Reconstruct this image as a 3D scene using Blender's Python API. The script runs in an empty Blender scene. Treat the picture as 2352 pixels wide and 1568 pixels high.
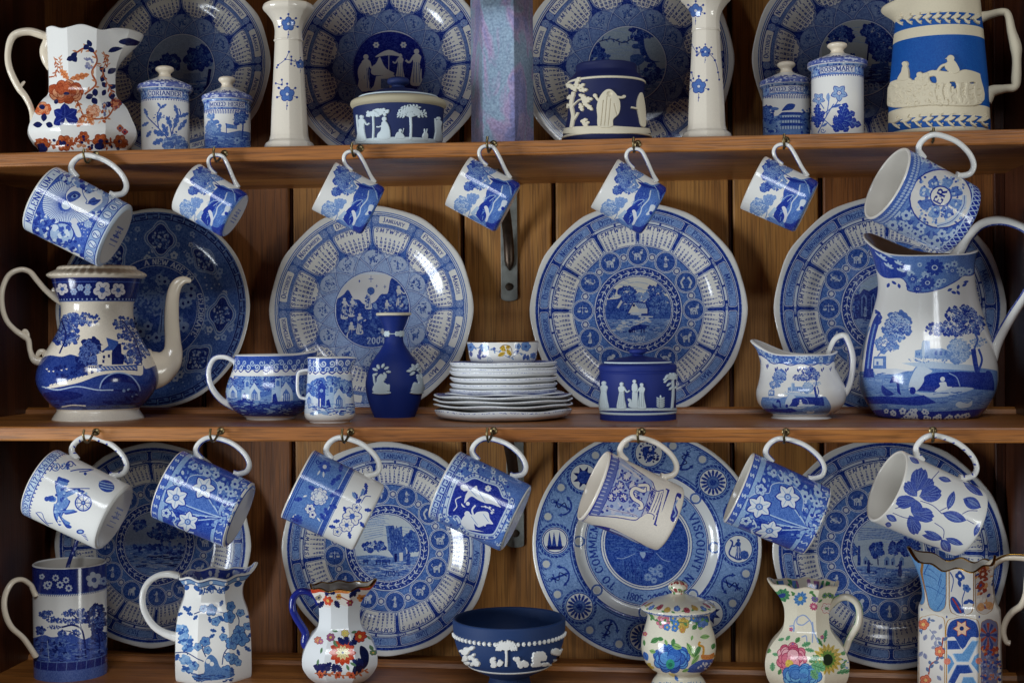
import bpy, bmesh, math, random
import numpy as np
from math import pi, sin, cos, atan2, radians, sqrt, hypot
from mathutils import Vector, Matrix
random.seed(7); RNG = np.random.RandomState(7)
SC = bpy.context.scene; COL = SC.collection

# ---------------------------------------------------------------- camera
F = 3320.8; D0 = 1.5                       # focal length in picture units (picture 2352 x 1568), metres to shelf front
YAW, PITCH, ROLL = 0.12309, 0.009985, -0.007589
def _rm(yaw, pitch, roll):
    a = pi / 2 - pitch
    Rz = np.array([[cos(yaw), -sin(yaw), 0], [sin(yaw), cos(yaw), 0], [0, 0, 1]])
    Rx = np.array([[1, 0, 0], [0, cos(a), -sin(a)], [0, sin(a), cos(a)]])
    Rr = np.array([[cos(roll), -sin(roll), 0], [sin(roll), cos(roll), 0], [0, 0, 1]])
    return Rz @ Rx @ Rr
CR = _rm(YAW, PITCH, ROLL); CO = np.array([0.0, -D0, 0.0])
cam_d = bpy.data.cameras.new('camera'); cam = bpy.data.objects.new('camera', cam_d); COL.objects.link(cam)
cam_d.sensor_width = 36; cam_d.lens = 36 * F / 2352; cam_d.clip_start = 0.05; cam_d.clip_end = 60
M4 = Matrix([list(CR[i]) + [CO[i]] for i in range(3)] + [[0, 0, 0, 1]]); cam.matrix_world = M4
SC.camera = cam
# ---------------------------------------------------------------- world and window light
w = bpy.data.worlds.new('World'); SC.world = w; w.use_nodes = True
bg = w.node_tree.nodes['Background']; bg.inputs[0].default_value = (0.75, 0.8, 1.0, 1); bg.inputs[1].default_value = 0.03
SC.view_settings.view_transform = 'Standard'; SC.view_settings.look = 'None'
SC.view_settings.exposure = 0.0; SC.view_settings.gamma = 1.0
SC.cycles.max_bounces = 6; SC.cycles.diffuse_bounces = 3; SC.cycles.glossy_bounces = 3
def window_light(loc, target, pw, ph, nx, ny, watts, col, gap=0.04):
    """a window of nx x ny panes: one soft lamp per pane"""
    loc = Vector(loc); d = Vector(target) - loc; q = d.to_track_quat('-Z', 'Y'); m = q.to_matrix()
    for i in range(nx):
        for j in range(ny):
            L = bpy.data.lights.new('window_pane_light', 'AREA'); L.shape = 'RECTANGLE'
            L.size = pw / nx - gap; L.size_y = ph / ny - gap; L.energy = watts / (nx * ny); L.color = col
            o = bpy.data.objects.new('window_pane_light', L); COL.objects.link(o)
            o.matrix_world = Matrix.Translation(loc + m @ Vector(((i + .5) / nx * pw - pw / 2, (j + .5) / ny * ph - ph / 2, 0))) @ m.to_4x4()
window_light((-2.6, -1.7, -0.5), (0.0, 0.1, -0.35), 1.0, 1.1, 2, 2, 74, (0.88, 0.95, 1.0))
window_light((0.3, -4.0, 2.5), (0.0, 0.1, -0.1), 2.4, 1.0, 5, 3, 88, (0.90, 0.95, 1.0), 0.12)
window_light((2.3, -2.0, -0.6), (0.3, 0.1, -0.2), 0.55, 0.9, 2, 3, 19, (0.97, 1.0, 0.95))

# ---------------------------------------------------------------- picture rays
def ray(u, v):
    u = np.asarray(u, float); v = np.asarray(v, float)
    d = np.stack([(u - 1176) / F, -(v - 784) / F, -np.ones_like(u)], -1)
    return d @ CR.T
def at(u, v, Y):
    d = ray(u, v); return CO + d * ((D0 + Y) / d[1])
def at_z(u, v, z):
    d = ray(u, v); return CO + d * (z / d[2])
def upm(P):                                 # metres per picture unit at world point P
    return float(-(CR.T @ (np.asarray(P) - CO))[2] / F)
# ---------------------------------------------------------------- crops used while tracing: name -> (u0, v0, scale)
CROP = {'U': (0, 0, 1), 'A1': (0, 0, 3.598), 'A2': (594.2, 0, 3.598), 'A3': (1158.6, 0, 3.598), 'A4': (1698.2, 0, 3.598),
        'B1': (0, 326.8, 3.957), 'B2': (594.2, 326.8, 3.957), 'B3': (1188.4, 326.8, 3.957), 'B4': (1757.6, 297.1, 3.957),
        'C1': (0, 594.2, 3.957), 'C2': (594.2, 623.9, 3.957), 'C3': (1188.4, 623.9, 3.957), 'C4': (1757.6, 623.9, 3.957),
        'D1': (0, 962.6, 3.957), 'D2': (594.2, 962.6, 3.957), 'D3': (1188.4, 962.6, 3.957), 'D4': (1757.6, 962.6, 3.957),
        'E1': (0, 1171.7, 3.957), 'E2': (594.2, 1171.7, 3.957), 'E3': (1188.4, 1171.7, 3.957), 'E4': (1757.6, 1171.7, 3.957),
        'V': (772.4, 713, 5.865), 'S': (974.5, 760.5, 6.597)}
def cu(c, P):
    u0, v0, s = CROP[c]; P = np.asarray(P, float).reshape(-1, 2); return P / s + (u0, v0)
# ---------------------------------------------------------------- object helpers
def link(o, parent=None):
    COL.objects.link(o)
    if parent is not None: o.parent = parent
    return o
def mesh_obj(name, V, Fc, mat, parent=None, uv=None, smooth=True, sharp=None):
    me = bpy.data.meshes.new(name)
    V = np.asarray(V, float); me.from_pydata(V.tolist(), [], [list(map(int, f)) for f in Fc])
    if smooth: me.polygons.foreach_set('use_smooth', [True] * len(me.polygons))
    if uv is not None:
        l = me.uv_layers.new(name='UVMap'); l.data.foreach_set('uv', np.asarray(uv, np.float32).ravel())
    if mat is not None:
        for m_ in (mat if isinstance(mat, (list, tuple)) else [mat]): me.materials.append(m_)
    me.update()
    if smooth and sharp: me.set_sharp_from_angle(angle=radians(sharp))
    return link(bpy.data.objects.new(name, me), parent)
def tag(o, label, cat, group=None):
    o['label'] = label; o['category'] = cat
    if group: o['group'] = group
    return o
def empty(name, M, label, cat, group=None):
    o = bpy.data.objects.new(name, None); COL.objects.link(o); o.empty_display_size = .02; o.matrix_world = M
    return tag(o, label, cat, group)
def part_label(o, s): o['label'] = s; return o
# ---------------------------------------------------------------- painting: a small rasteriser for the printed decoration
W_ = (228, 226, 221); CRM = (222, 208, 186); LB = (146, 166, 214); MB = (88, 116, 190); DB = (40, 62, 156); NB = (20, 30, 104); VB = (12, 16, 66)
def c01(c): return np.array(c[:3], np.float32) / 255.
def mix(a, b, t): return tuple(a[i] * (1 - t) + b[i] * t for i in range(3))
class Cv:
    def __init__(s, w, h, col=W_):
        s.w, s.h = w, h; s.a = np.empty((h, w, 3), np.float32); s.a[:] = c01(col); s.T = lambda P: P; s.crop = 'U'; s.clip = None
    def tp(s, P):
        P = np.asarray(P, float).reshape(-1, 2)
        if s.crop != 'U': P = cu(s.crop, P)
        return s.T(P)
    def _mask(s, Q):
        Q = Q[np.isfinite(Q).all(1)]
        if len(Q) < 3: return None
        x0 = max(0, int(math.floor(Q[:, 0].min()))); x1 = min(s.w, int(math.ceil(Q[:, 0].max())) + 1)
        y0 = max(0, int(math.floor(Q[:, 1].min()))); y1 = min(s.h, int(math.ceil(Q[:, 1].max())) + 1)
        if x0 >= x1 or y0 >= y1: return None
        ys = np.arange(y0, y1) + .5; A = Q; B = np.roll(Q, -1, 0)
        ya, yb = A[:, 1][:, None], B[:, 1][:, None]
        cr = (ya <= ys) != (yb <= ys)
        e, r = np.nonzero(cr)
        if len(e) == 0: return None
        t = (ys[r] - A[e, 1]) / (B[e, 1] - A[e, 1]); xs = A[e, 0] + t * (B[e, 0] - A[e, 0])
        ix = np.clip(np.ceil(xs - .5) - x0, 0, x1 - x0).astype(int)
        H = np.zeros((y1 - y0, x1 - x0 + 1), np.int32); np.add.at(H, (r, ix), 1)
        return (y0, y1, x0, x1, (np.cumsum(H, 1)[:, :-1] & 1).astype(bool))
    def fill(s, Q, col, al=1.):
        m = s._mask(Q)
        if m is None: return
        y0, y1, x0, x1, k = m
        if s.clip is not None: k = k & s.clip[y0:y1, x0:x1]
        v = s.a[y0:y1, x0:x1]
        if al >= 1: v[k] = c01(col)
        else: v[k] = v[k] * (1 - al) + c01(col) * al
    def poly(s, P, col, al=1., dens=0):
        P = np.asarray(P, float).reshape(-1, 2)
        if dens: P = dense(P, dens)
        s.fill(s.tp(P), col, al)
    def line(s, P, wd, col, al=1., closed=False, taper=False):
        P = np.asarray(P, float).reshape(-1, 2)
        if closed: P = np.vstack([P, P[:1]])
        if len(P) < 2: return
        d = np.gradient(P, axis=0) if len(P) > 2 else np.repeat(P[1:] - P[:1], 2, 0)
        n = np.stack([-d[:, 1], d[:, 0]], 1); n /= np.maximum(np.linalg.norm(n, axis=1), 1e-9)[:, None]
        ww = (np.full(len(P), wd / 2.) if not taper else wd / 2. * np.linspace(1, .15, len(P)))[:, None]
        s.fill(s.tp(np.vstack([P + n * ww, (P - n * ww)[::-1]])), col, al)
    def circ(s, x, y, r, col, al=1., ry=None, n=None, rot=0):
        n = n or (8 if r * (1 if s.crop == 'U' else 1) < 3 else 24); t = np.linspace(0, 2 * pi, n, endpoint=False); ry = ry or r
        X, Y = r * np.cos(t), ry * np.sin(t); s.poly(np.stack([x + X * cos(rot) - Y * sin(rot), y + X * sin(rot) + Y * cos(rot)], 1), col, al)
    def ring(s, x, y, r, wd, col, n=28, al=1.):
        t = np.linspace(0, 2 * pi, n + 1); s.line(np.stack([x + r * np.cos(t), y + r * np.sin(t)], 1), wd, col, al)
    def setclip(s, P=None):
        if P is None: s.clip = None; return
        m = s._mask(s.tp(dense(np.asarray(P, float), 6))); s.clip = np.zeros((s.h, s.w), bool)
        if m: s.clip[m[0]:m[1], m[2]:m[3]] = m[4]
    def grain(s, amt=.07, seed=1):              # slight unevenness of the printed ink, none on bare white
        r = np.random.RandomState(seed); n = r.rand(s.h, s.w).astype(np.float32)
        n2 = np.repeat(np.repeat(r.rand(s.h // 5 + 1, s.w // 5 + 1), 5, 0), 5, 1)[:s.h, :s.w].astype(np.float32)
        ub = np.clip((s.a[..., 2] - s.a[..., 0]) * 2.5, 0, 1)[..., None]; s.a *= 1 - ub * (1 - np.array([.93, 1.035, .96], np.float32))
        sat = s.a.max(2) - s.a.min(2); k = np.clip(sat * 2.2, 0, 1) * ((n - .5) * 1.5 + (n2 - .5)) * amt
        e = r.rand(s.h, s.w).astype(np.float32); a_ = (e + np.roll(e, 1, 1) + np.roll(e, 2, 1) + np.roll(e, 3, 1) + np.roll(e, 4, 1)) / 5; b_ = (e + np.roll(e, 1, 0) + np.roll(e, 2, 0) + np.roll(e, 3, 0)) / 4
        k = k + np.clip(sat * 1.8, 0, 1) * np.where(n2 > .5, np.roll(a_, 1, 0) + a_ - 1, b_ * 2 - 1) * amt * 2.2   # short engraved strokes
        s.a += k[..., None] * np.array([1, 1, .8], np.float32); np.clip(s.a, 0, 1, out=s.a)
    def image(s, name):
        im = bpy.data.images.new(name, s.w, s.h); b = np.ones((s.h, s.w, 4), np.float32); b[..., :3] = s.a
        im.pixels.foreach_set(b.ravel()); im.update(); im.pack(); return im
def dense(P, n):
    P = np.asarray(P, float); Q = np.roll(P, -1, 0); t = np.arange(n) / n
    return (P[:, None] * (1 - t)[None, :, None] + Q[:, None] * t[None, :, None]).reshape(-1, 2)
def rect(x0, y0, x1, y1, n=12):
    return dense(np.array([(x0, y0), (x1, y0), (x1, y1), (x0, y1)], float), n)
def crv(P, n=8, closed=False):                  # smooth curve through points
    P = np.asarray(P, float); m = len(P)
    if closed: Q = np.vstack([P[-1:], P, P[:2]])
    else: Q = np.vstack([2 * P[0] - P[1], P, 2 * P[-1] - P[-2]])
    out = []
    for i in range(m if closed else m - 1):
        a, b, c, d = Q[i:i + 4]
        for k in range(n):
            t = k / n; out.append(.5 * (2 * b + (c - a) * t + (2 * a - 5 * b + 4 * c - d) * t * t + (3 * b - a - 3 * c + d) * t ** 3))
    if not closed: out.append(P[-1])
    return np.array(out)
# stroke letters with serifs on an 8 x 10 grid
GL = {}
for row in """A 8 0,0 4,10 8,0|1.6,3.6 6.4,3.6
B 7 1,0 1,10 4.5,10 6,8.8 6,6.6 4.5,5.4 1,5.4|4.5,5.4 6.6,4.2 6.6,1.3 5,0 1,0
C 8 7.4,7.6 6,9.7 3.8,10 1.6,8.6 .7,5 1.6,1.4 3.8,0 6,.3 7.5,2.4
D 8 1,0 1,10 4.5,10 6.8,8 7.4,5 6.8,2 4.5,0 1,0
E 7 6.5,7.8 6.3,10 1,10 1,0 6.4,0 6.7,2.2|1,5.2 4.8,5.2
F 7 6.5,7.8 6.3,10 1,10 1,0|1,5.2 4.8,5.2
G 8 7.4,7.6 6,9.7 3.8,10 1.6,8.6 .7,5 1.6,1.4 3.8,0 6,.3 7,1.4 7,4.4 5,4.4
H 8 1,0 1,10|7,0 7,10|1,5.2 7,5.2
I 3 1.5,0 1.5,10
J 5 3.5,10 3.5,1.6 2.4,0 .8,.6
K 8 1,0 1,10|6.8,10 1,4.4|3,6 7.2,0
L 7 1,10 1,0 6.2,0 6.5,2.2
M 10 1,0 1,10 5,2 9,10 9,0
N 8 1,0 1,10 7,0 7,10
O 8 4,0 1.6,1.2 .6,5 1.6,8.8 4,10 6.4,8.8 7.4,5 6.4,1.2 4,0
P 7 1,0 1,10 4.6,10 6.5,8.6 6.5,6.2 4.6,4.8 1,4.8
Q 8 4,0 1.6,1.2 .6,5 1.6,8.8 4,10 6.4,8.8 7.4,5 6.4,1.2 4,0|4.4,1.6 7.4,-1.6
R 8 1,0 1,10 4.6,10 6.3,8.6 6.3,6.4 4.6,5 1,5|3.8,5 7.4,0
S 6 5.6,7.8 5,9.6 3,10 1,8.9 .9,6.8 3,5.3 5.1,4.2 5.5,2.2 4.6,.4 2.6,0 1,.6 .5,2.4
T 8 .6,7.8 .8,10 7.2,10 7.4,7.8|4,10 4,0
U 8 1,10 1,3 2.2,.4 4,0 5.8,.4 7,3 7,10
V 8 0,10 4,0 8,10
W 11 0,10 2.8,0 5.5,8 8.2,0 11,10
X 8 .5,0 7.5,10|.5,10 7.5,0
Y 8 .5,10 4,5 7.5,10|4,5 4,0
Z 7 1,10 6.4,10 .8,0 6.6,0
0 6 3,0 1,2 .7,5 1,8 3,10 5,8 5.3,5 5,2 3,0
1 4 .8,8.6 2.2,10 2.2,0
2 6 .7,7.6 1.4,9.6 3,10 4.9,9 4.9,7 .7,0 5.4,0
3 6 .8,8.6 2.6,10 4.8,9 4.8,6.6 2.6,5.3 5.2,4 5.2,1.4 2.8,0 .7,1.2
4 6 4.2,0 4.2,10 .5,3 5.7,3
5 6 5,10 1.3,10 1.1,5.8 3.2,6.2 5.2,4.6 5.2,1.6 3,0 .7,1
6 6 4.8,9.4 3,10 1.2,8 .8,3 1.8,.4 3.4,0 5.2,1.6 5.2,4 3.4,5.4 1,4
7 6 .7,10 5.3,10 2.4,0
8 6 3,5.4 1,7 1.3,9.2 3,10 4.7,9.2 5,7 3,5.4 .8,3.6 .8,1.2 3,0 5.2,1.2 5.2,3.6 3,5.4
9 6 1.2,.6 3,0 4.8,2 5.2,7 4.2,9.6 2.6,10 .8,8.4 .8,6 2.6,4.6 5,6
. 3 1.5,0 1.5,1.2
- 5 .8,4 4.2,4
* 5 2.5,3.5 2.5,6.5
& 8 7.6,0 2,7.6 2.4,9.6 4.4,9.8 4.8,7.6 1,3.6 1,1 3,0 5.6,.8 7.4,4""".split('\n'):
    k, wd, rest = row.split(' ', 2)
    GL[k] = (float(wd), [np.array([[float(q) for q in p.split(',')] for p in st.split(' ')]) for st in rest.split('|')])
GL[' '] = (4, [])
def glyph(cv, ch, X, Y, h, ca, sa, col, bold=1.2, serif=True, yf=-1, slant=0):
    """draw one letter at X,Y (baseline), height h, rotated; yf=-1 when the picture's y runs down"""
    wd, sts = GL[ch]; k = h / 10.
    def put(P):
        x, y = (P[:, 0] + P[:, 1] * slant) * k, P[:, 1] * k * yf
        return np.stack([X + x * ca - y * sa, Y + x * sa + y * ca], 1)
    for st in sts:
        P = st
        for i in range(len(P) - 1):
            d = P[i + 1] - P[i]; L = hypot(*d)
            if L < 1e-6: continue
            t = (.75 + .75 * abs(d[1]) / L) * bold * (1.15 if d[0] * d[1] < 0 else 1)
            n = np.array([-d[1], d[0]]) / L * t / 2; e = d / L * .3
            cv.poly(put(np.array([P[i] + n - e, P[i + 1] + n + e, P[i + 1] - n + e, P[i] - n - e])), col)
        if serif:
            for E_, N_ in ((P[0], P[1]), (P[-1], P[-2])):
                if (E_[1] in (0, 10)) and abs(E_[0] - N_[0]) < abs(E_[1] - N_[1]) * .9:
                    cv.poly(put(np.array([(E_[0] - 1.7, E_[1] - .35), (E_[0] + 1.7, E_[1] - .35), (E_[0] + 1.7, E_[1] + .35), (E_[0] - 1.7, E_[1] + .35)])), col)
def twidth(t, h, sp=1.6): return sum((GL[c][0] + sp) * (h / 10.) for c in t)
def text(cv, t, X, Y, h, col, ang=0, sp=1.6, center=True, yf=-1, small=1, **kw):
    """small<1: small capitals after the first letter"""
    ca, sa = cos(ang), sin(ang)
    hs = [h if i == 0 else h * small for i in range(len(t))]
    tot = sum((GL[c][0] + sp) * q / 10. for c, q in zip(t, hs)); x = -tot / 2 if center else 0
    for c, q in zip(t, hs):
        glyph(cv, c, X + x * ca, Y + x * sa, q, ca, sa, col, yf=yf, **kw); x += (GL[c][0] + sp) * q / 10.
def arctext(cv, t, R, a0, h, col, sp=1.6, small=1, cx=0, cy=0, inward=False, **kw):
    """letters on a circle, y up; a0 = clock angle of the middle (radians from the top)"""
    hs = [h if i == 0 else h * small for i in range(len(t))]
    tot = sum((GL[c][0] + sp) * q / 10. for c, q in zip(t, hs)); x = -tot / 2
    for c, q in zip(t, hs):
        wd = (GL[c][0] + sp) * q / 10.; a = a0 + (x + wd / 2) / R * (-1 if inward else 1); th = -a + (pi if inward else 0)
        ca, sa = cos(th), sin(th); px = cx + R * sin(a) - wd / 2 * ca; py = cy + R * cos(a) - wd / 2 * sa
        glyph(cv, c, px, py, q, ca, sa, col, yf=1, **kw); x += wd
# ---------------------------------------------------------------- motifs (all in the coordinates of the current crop)
R_ = random.Random(11)
def leaf(cv, x, y, L, ang, wd, col, vein=None, al=1.):
    t = np.linspace(0, 1, 8); b = np.sin(t * pi) ** .8 * wd / 2
    X = np.concatenate([t * L, (t * L)[::-1]]); Y = np.concatenate([b, -b[::-1]]); c, s = cos(ang), sin(ang)
    cv.poly(np.stack([x + X * c - Y * s, y + X * s + Y * c], 1), col, al)
    if vein: cv.line([(x, y), (x + L * .85 * c, y + L * .85 * s)], max(wd * .1, L * .03), vein)
def jleaf(cv, x, y, L, ang, wd, col, vein=None, nt=5):      # a leaf with a toothed, lobed outline
    t = np.linspace(0, 1, nt * 4 + 1); b = np.sin(t * pi) ** .7 * wd / 2 * (1 - .38 * (np.arange(len(t)) % 4 == 0) + .12 * (np.arange(len(t)) % 4 == 2))
    X = np.concatenate([t * L, (t * L)[::-1]]); Y = np.concatenate([b, -b[::-1]]); c, s = cos(ang), sin(ang)
    cv.poly(np.stack([x + X * c - Y * s, y + X * s + Y * c], 1), col)
    if vein:
        cv.line([(x, y), (x + L * .9 * c, y + L * .9 * s)], L * .035, vein)
        for q in (.25, .45, .65):
            for sg in (-1, 1):
                cv.line([(x + L * q * c, y + L * q * s), (x + L * (q + .15) * c - sg * wd * .3 * s, y + L * (q + .15) * s + sg * wd * .3 * c)], L * .022, vein)
def flower(cv, x, y, r, n, pet, cen, out=None, rot=0, inner=.32, core=None, pw=1.0):
    for pas in ((1, out), (0, pet)):
        if pas[1] is None: continue
        g = r * .1 if pas[0] else 0
        for k in range(n):
            a = rot + 2 * pi * k / n; d = r * .56
            cv.circ(x + d * cos(a), y + d * sin(a), r * .47 + g, pas[1], ry=r * pw * 1.05 * sin(pi / n) * .72 + g, n=12, rot=a)
    if out:
        for k in range(n):
            a = rot + 2 * pi * k / n; cv.line([(x + r * .3 * cos(a), y + r * .3 * sin(a)), (x + r * .72 * cos(a), y + r * .72 * sin(a))], r * .05, out)
    cv.circ(x, y, r * inner, cen, n=12)
    if core: cv.circ(x, y, r * inner * .45, core, n=8)
def peony(cv, x, y, r, cols, line, rings=3, seed=0, sq=1.):
    q = random.Random(seed)
    for k in range(rings):
        rr = r * (1 - k / rings * .8); n = 9 - 2 * k
        for i in range(n):
            a = 2 * pi * (i + .5 * (k % 2)) / n + q.uniform(-.15, .15); d = rr * .68
            px, py, pr = x + d * cos(a), y + d * sin(a) * sq, rr * 2.6 / n
            cv.circ(px, py, pr * 1.1, line, n=12); cv.circ(px, py, pr * .96, cols[(i + k) % len(cols)], n=12)
        cv.circ(x, y, rr * .6, cols[k % len(cols)], n=16, ry=rr * .6 * sq)
def tree(cv, x, y, rx, ry, cols, n=40, bs=.16, seed=0, arcs=None):
    """foliage mass out of many small clumps, uneven edge"""
    q = random.Random(seed); r0 = min(rx, ry) * bs * 1.6
    for pas in range(2):
        for i in range(n):
            a = q.uniform(0, 2 * pi); d = sqrt(q.random()) * (1.0 if pas == 0 else .86)
            px, py = x + rx * d * cos(a), y + ry * d * sin(a); r = r0 * q.uniform(.6, 1.25)
            if pas == 0:
                m = 9; t = [2 * pi * k / m for k in range(m)]
                cv.poly([(px + r * q.uniform(.55, 1.2) * cos(b), py + r * q.uniform(.55, 1.2) * sin(b)) for b in t], cols[0])
            else:
                c = cols[1 + q.randrange(len(cols) - 1)] if len(cols) > 1 else cols[0]; n_ = 4 + q.randrange(3)
                for k in range(n_):
                    b = q.uniform(0, 2 * pi); cv.circ(px + r * .6 * cos(b), py + r * .6 * sin(b), r * .26, c, n=6)
                if arcs: cv.line([(px + r * .7 * cos(b), py - r * .7 * sin(b)) for b in np.linspace(.3, 2.8, 6)], r * .16, arcs)
def branch(cv, P, wd, col, leaves=0, L=0, lw=0, lcol=None, seed=0, n=8, vein=None):
    q = random.Random(seed); C = crv(P, n); cv.line(C, wd, col)
    for k in range(leaves):
        i = 1 + int((k + .5) / leaves * (len(C) - 2)); d = C[i] - C[i - 1]; a = atan2(d[1], d[0]) + (1 if k % 2 else -1) * q.uniform(.5, 1.1)
        leaf(cv, C[i][0], C[i][1], L * q.uniform(.8, 1.2), a, lw, lcol or col, vein)
def scroll(cv, x, y, r, turns, wd, col, a0=0, sg=1):
    t = np.linspace(0, 1, int(16 * turns) + 4); rr = r * (1 - t * .85); a = a0 + sg * t * turns * 2 * pi
    cv.line(np.stack([x + rr * np.cos(a), y + rr * np.sin(a)], 1), wd, col)
def scatter(cv, P, n, fn, seed=0):
    """call fn(x, y, rnd) at n random spots inside polygon P (crop coordinates)"""
    q = random.Random(seed); P = np.asarray(P, float); x0, y0 = P.min(0); x1, y1 = P.max(0); k = 0; tries = 0
    while k < n and tries < n * 12:
        tries += 1; x, y = q.uniform(x0, x1), q.uniform(y0, y1); c = False
        for i in range(len(P)):
            xa, ya = P[i]; xb, yb = P[i - 1]
            if (ya > y) != (yb > y) and x < (xb - xa) * (y - ya) / (yb - ya) + xa: c = not c
        if c: fn(x, y, q); k += 1
def dashes(cv, P, n, L, wd, cols, ang=0, var=.4, seed=0):
    def f(x, y, q):
        a = ang + q.uniform(-var, var); l = L * q.uniform(.5, 1.3) / 2
        cv.line([(x - l * cos(a), y - l * sin(a)), (x, y + wd * q.uniform(-.5, .5)), (x + l * cos(a), y + l * sin(a))], wd * q.uniform(.6, 1.3), q.choice(cols))
    scatter(cv, P, n, f, seed)
def blobs(cv, P, n, r, cols, seed=0):
    scatter(cv, P, n, lambda x, y, q: cv.circ(x, y, r * q.uniform(.5, 1.3), q.choice(cols), n=7, ry=r * q.uniform(.5, 1.1), rot=q.uniform(0, 3)), seed)
def blossoms(cv, P, n, r, pet, cen, seed=0, k=5, leafc=None):
    def f(x, y, q):
        if leafc and q.random() < .7:
            for _ in range(2): leaf(cv, x, y, r * 2.2, q.uniform(0, 6.28), r * .8, leafc)
        flower(cv, x, y, r * q.uniform(.75, 1.25), k, pet, cen, rot=q.uniform(0, 1))
    scatter(cv, P, n, f, seed)
def figure(cv, x, y, h, col, shade=None, lean=0, arm=1, robe=True):
    """standing draped figure, feet at x,y, y down"""
    cv.circ(x + lean * h, y - h * .92, h * .075, col, n=10)
    hw = .16 if robe else .1
    P = [(x - h * hw, y), (x - h * .13, y - h * .35), (x - h * .09 + lean * h * .5, y - h * .6), (x - h * .12 + lean * h, y - h * .78), (x - h * .03 + lean * h, y - h * .86),
         (x + h * .04 + lean * h, y - h * .86), (x + h * .13 + lean * h, y - h * .77), (x + h * .09 + lean * h * .5, y - h * .58), (x + h * .12, y - h * .3), (x + h * hw, y)]
    cv.poly(crv(P, 4, True), col)
    if arm: cv.line(crv([(x + arm * h * .1 + lean * h, y - h * .76), (x + arm * h * .2, y - h * .62), (x + arm * h * .3, y - h * .68)], 4), h * .06, col)
    if shade:
        for k in (-.06, 0, .06): cv.line([(x + k * h + lean * h * .4, y - h * .62), (x + k * h * 1.5, y - h * .06)], h * .02, shade)
# ---------------------------------------------------------------- geometry of turned ware
def interp_profile(P, n=5, corner=None):
    """P = [(t, r)...] smooth curve through the points; points listed in corner stay sharp"""
    P = [tuple(p[:2]) + ((p[2],) if len(p) > 2 else (0,)) for p in P]
    segs = []; cur = [P[0]]
    for p in P[1:]:
        cur.append(p)
        if p[2]: segs.append(cur); cur = [p]
    if len(cur) > 1: segs.append(cur)
    out = []
    for s_ in segs:
        Q = np.array([q[:2] for q in s_], float)
        C = crv(Q, n) if len(Q) > 2 else Q
        out += list(C if not out else C[1:])
    return np.array(out)
class Frame:
    """O base centre, a = axis up, f = towards the viewer; local x = right, local y = away, local z = up"""
    def __init__(s, O, a, f=None):
        s.O = np.asarray(O, float); s.a = np.asarray(a, float) / np.linalg.norm(a)
        if f is None: f = CO - s.O
        f = f - s.a * np.dot(f, s.a); s.f = f / np.linalg.norm(f); s.s = np.cross(s.a, s.f)
        s.R = np.stack([s.s, -s.f, s.a], 1)                     # local -> world
        s.M = Matrix([list(s.R[i]) + [s.O[i]] for i in range(3)] + [[0, 0, 0, 1]])
    def loc(s, P): return (np.asarray(P) - s.O) @ s.R
    def plane(s, u, v):                                          # picture points -> local (x, z) on the plane through the axis facing the viewer
        d = ray(u, v); o = CO - s.O; dl = d @ s.R; ol = o @ s.R
        t = -ol[1] / dl[..., 1]; return ol[0] + dl[..., 0] * t, ol[2] + dl[..., 2] * t
class Body:
    """a turned body: frame + outer profile (t, r) in metres"""
    def __init__(s, fr, prof, cw=512, ch=384, base=W_):
        s.fr = fr; s.p = prof; s.t0, s.t1 = prof[:, 0].min(), prof[:, 0].max(); s.cw, s.ch = cw, ch
        s.cv = Cv(cw, ch, base); s.cv.T = s.T
        k = np.maximum.accumulate(prof[:, 0]); s.pt = k + np.arange(len(k)) * 1e-9; s.pr = prof[:, 1]
    def r(s, t): return np.interp(t, s.pt, s.pr)
    def T(s, P):                                                  # picture coordinates -> texture pixels
        fr = s.fr; d = ray(P[:, 0], P[:, 1]) @ fr.R; o = (CO - fr.O) @ fr.R
        t = -o[1] / d[:, 1]; z = o[2] + d[:, 2] * t
        for _ in range(4):
            r = s.r(np.clip(z, s.t0, s.t1)); A = d[:, 0] ** 2 + d[:, 1] ** 2; B = o[0] * d[:, 0] + o[1] * d[:, 1]; C = o[0] ** 2 + o[1] ** 2 - r * r
            tt = (-B - np.sqrt(np.maximum(B * B - A * C, 0))) / A; z = o[2] + d[:, 2] * tt
        x, y = o[0] + d[:, 0] * tt, o[1] + d[:, 1] * tt
        th = np.arctan2(x, -y); return s.px(th, z)
    def px(s, th, z): return np.stack([(th / pi + .5) * s.cw, (z - s.t0) / (s.t1 - s.t0) * s.ch], 1)
    def band(s, z0, z1, col, al=1.):                              # full ring between two heights (0..1 of the body)
        a, b = int(round(z0 * s.ch)), int(round(z1 * s.ch)); v = s.cv.a[a:b]; v[:] = v * (1 - al) + c01(col) * al
    def vz(s, v, u=None):                                         # picture v at the front of the body -> height fraction
        u = u if u is not None else s.ucen
        return float(s.T(np.array([[u, v]], float))[0, 1] / s.ch)
    def ring_draw(s, n, z, fn):
        """repeat fn(cv, x, y, k) n times round the half turn at height fraction z; local metres-like units"""
        T0, c0 = s.cv.T, s.cv.crop; s.cv.crop = 'U'; rr = float(s.r(s.t0 + z * (s.t1 - s.t0)))
        for k in range(n):
            th = -pi / 2 + pi * (k + .5) / n
            s.cv.T = lambda P, th=th: s.px(th + P[:, 0] / rr, s.t0 + z * (s.t1 - s.t0) + P[:, 1])
            fn(s.cv, k)
        s.cv.T, s.cv.crop = T0, c0
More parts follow.
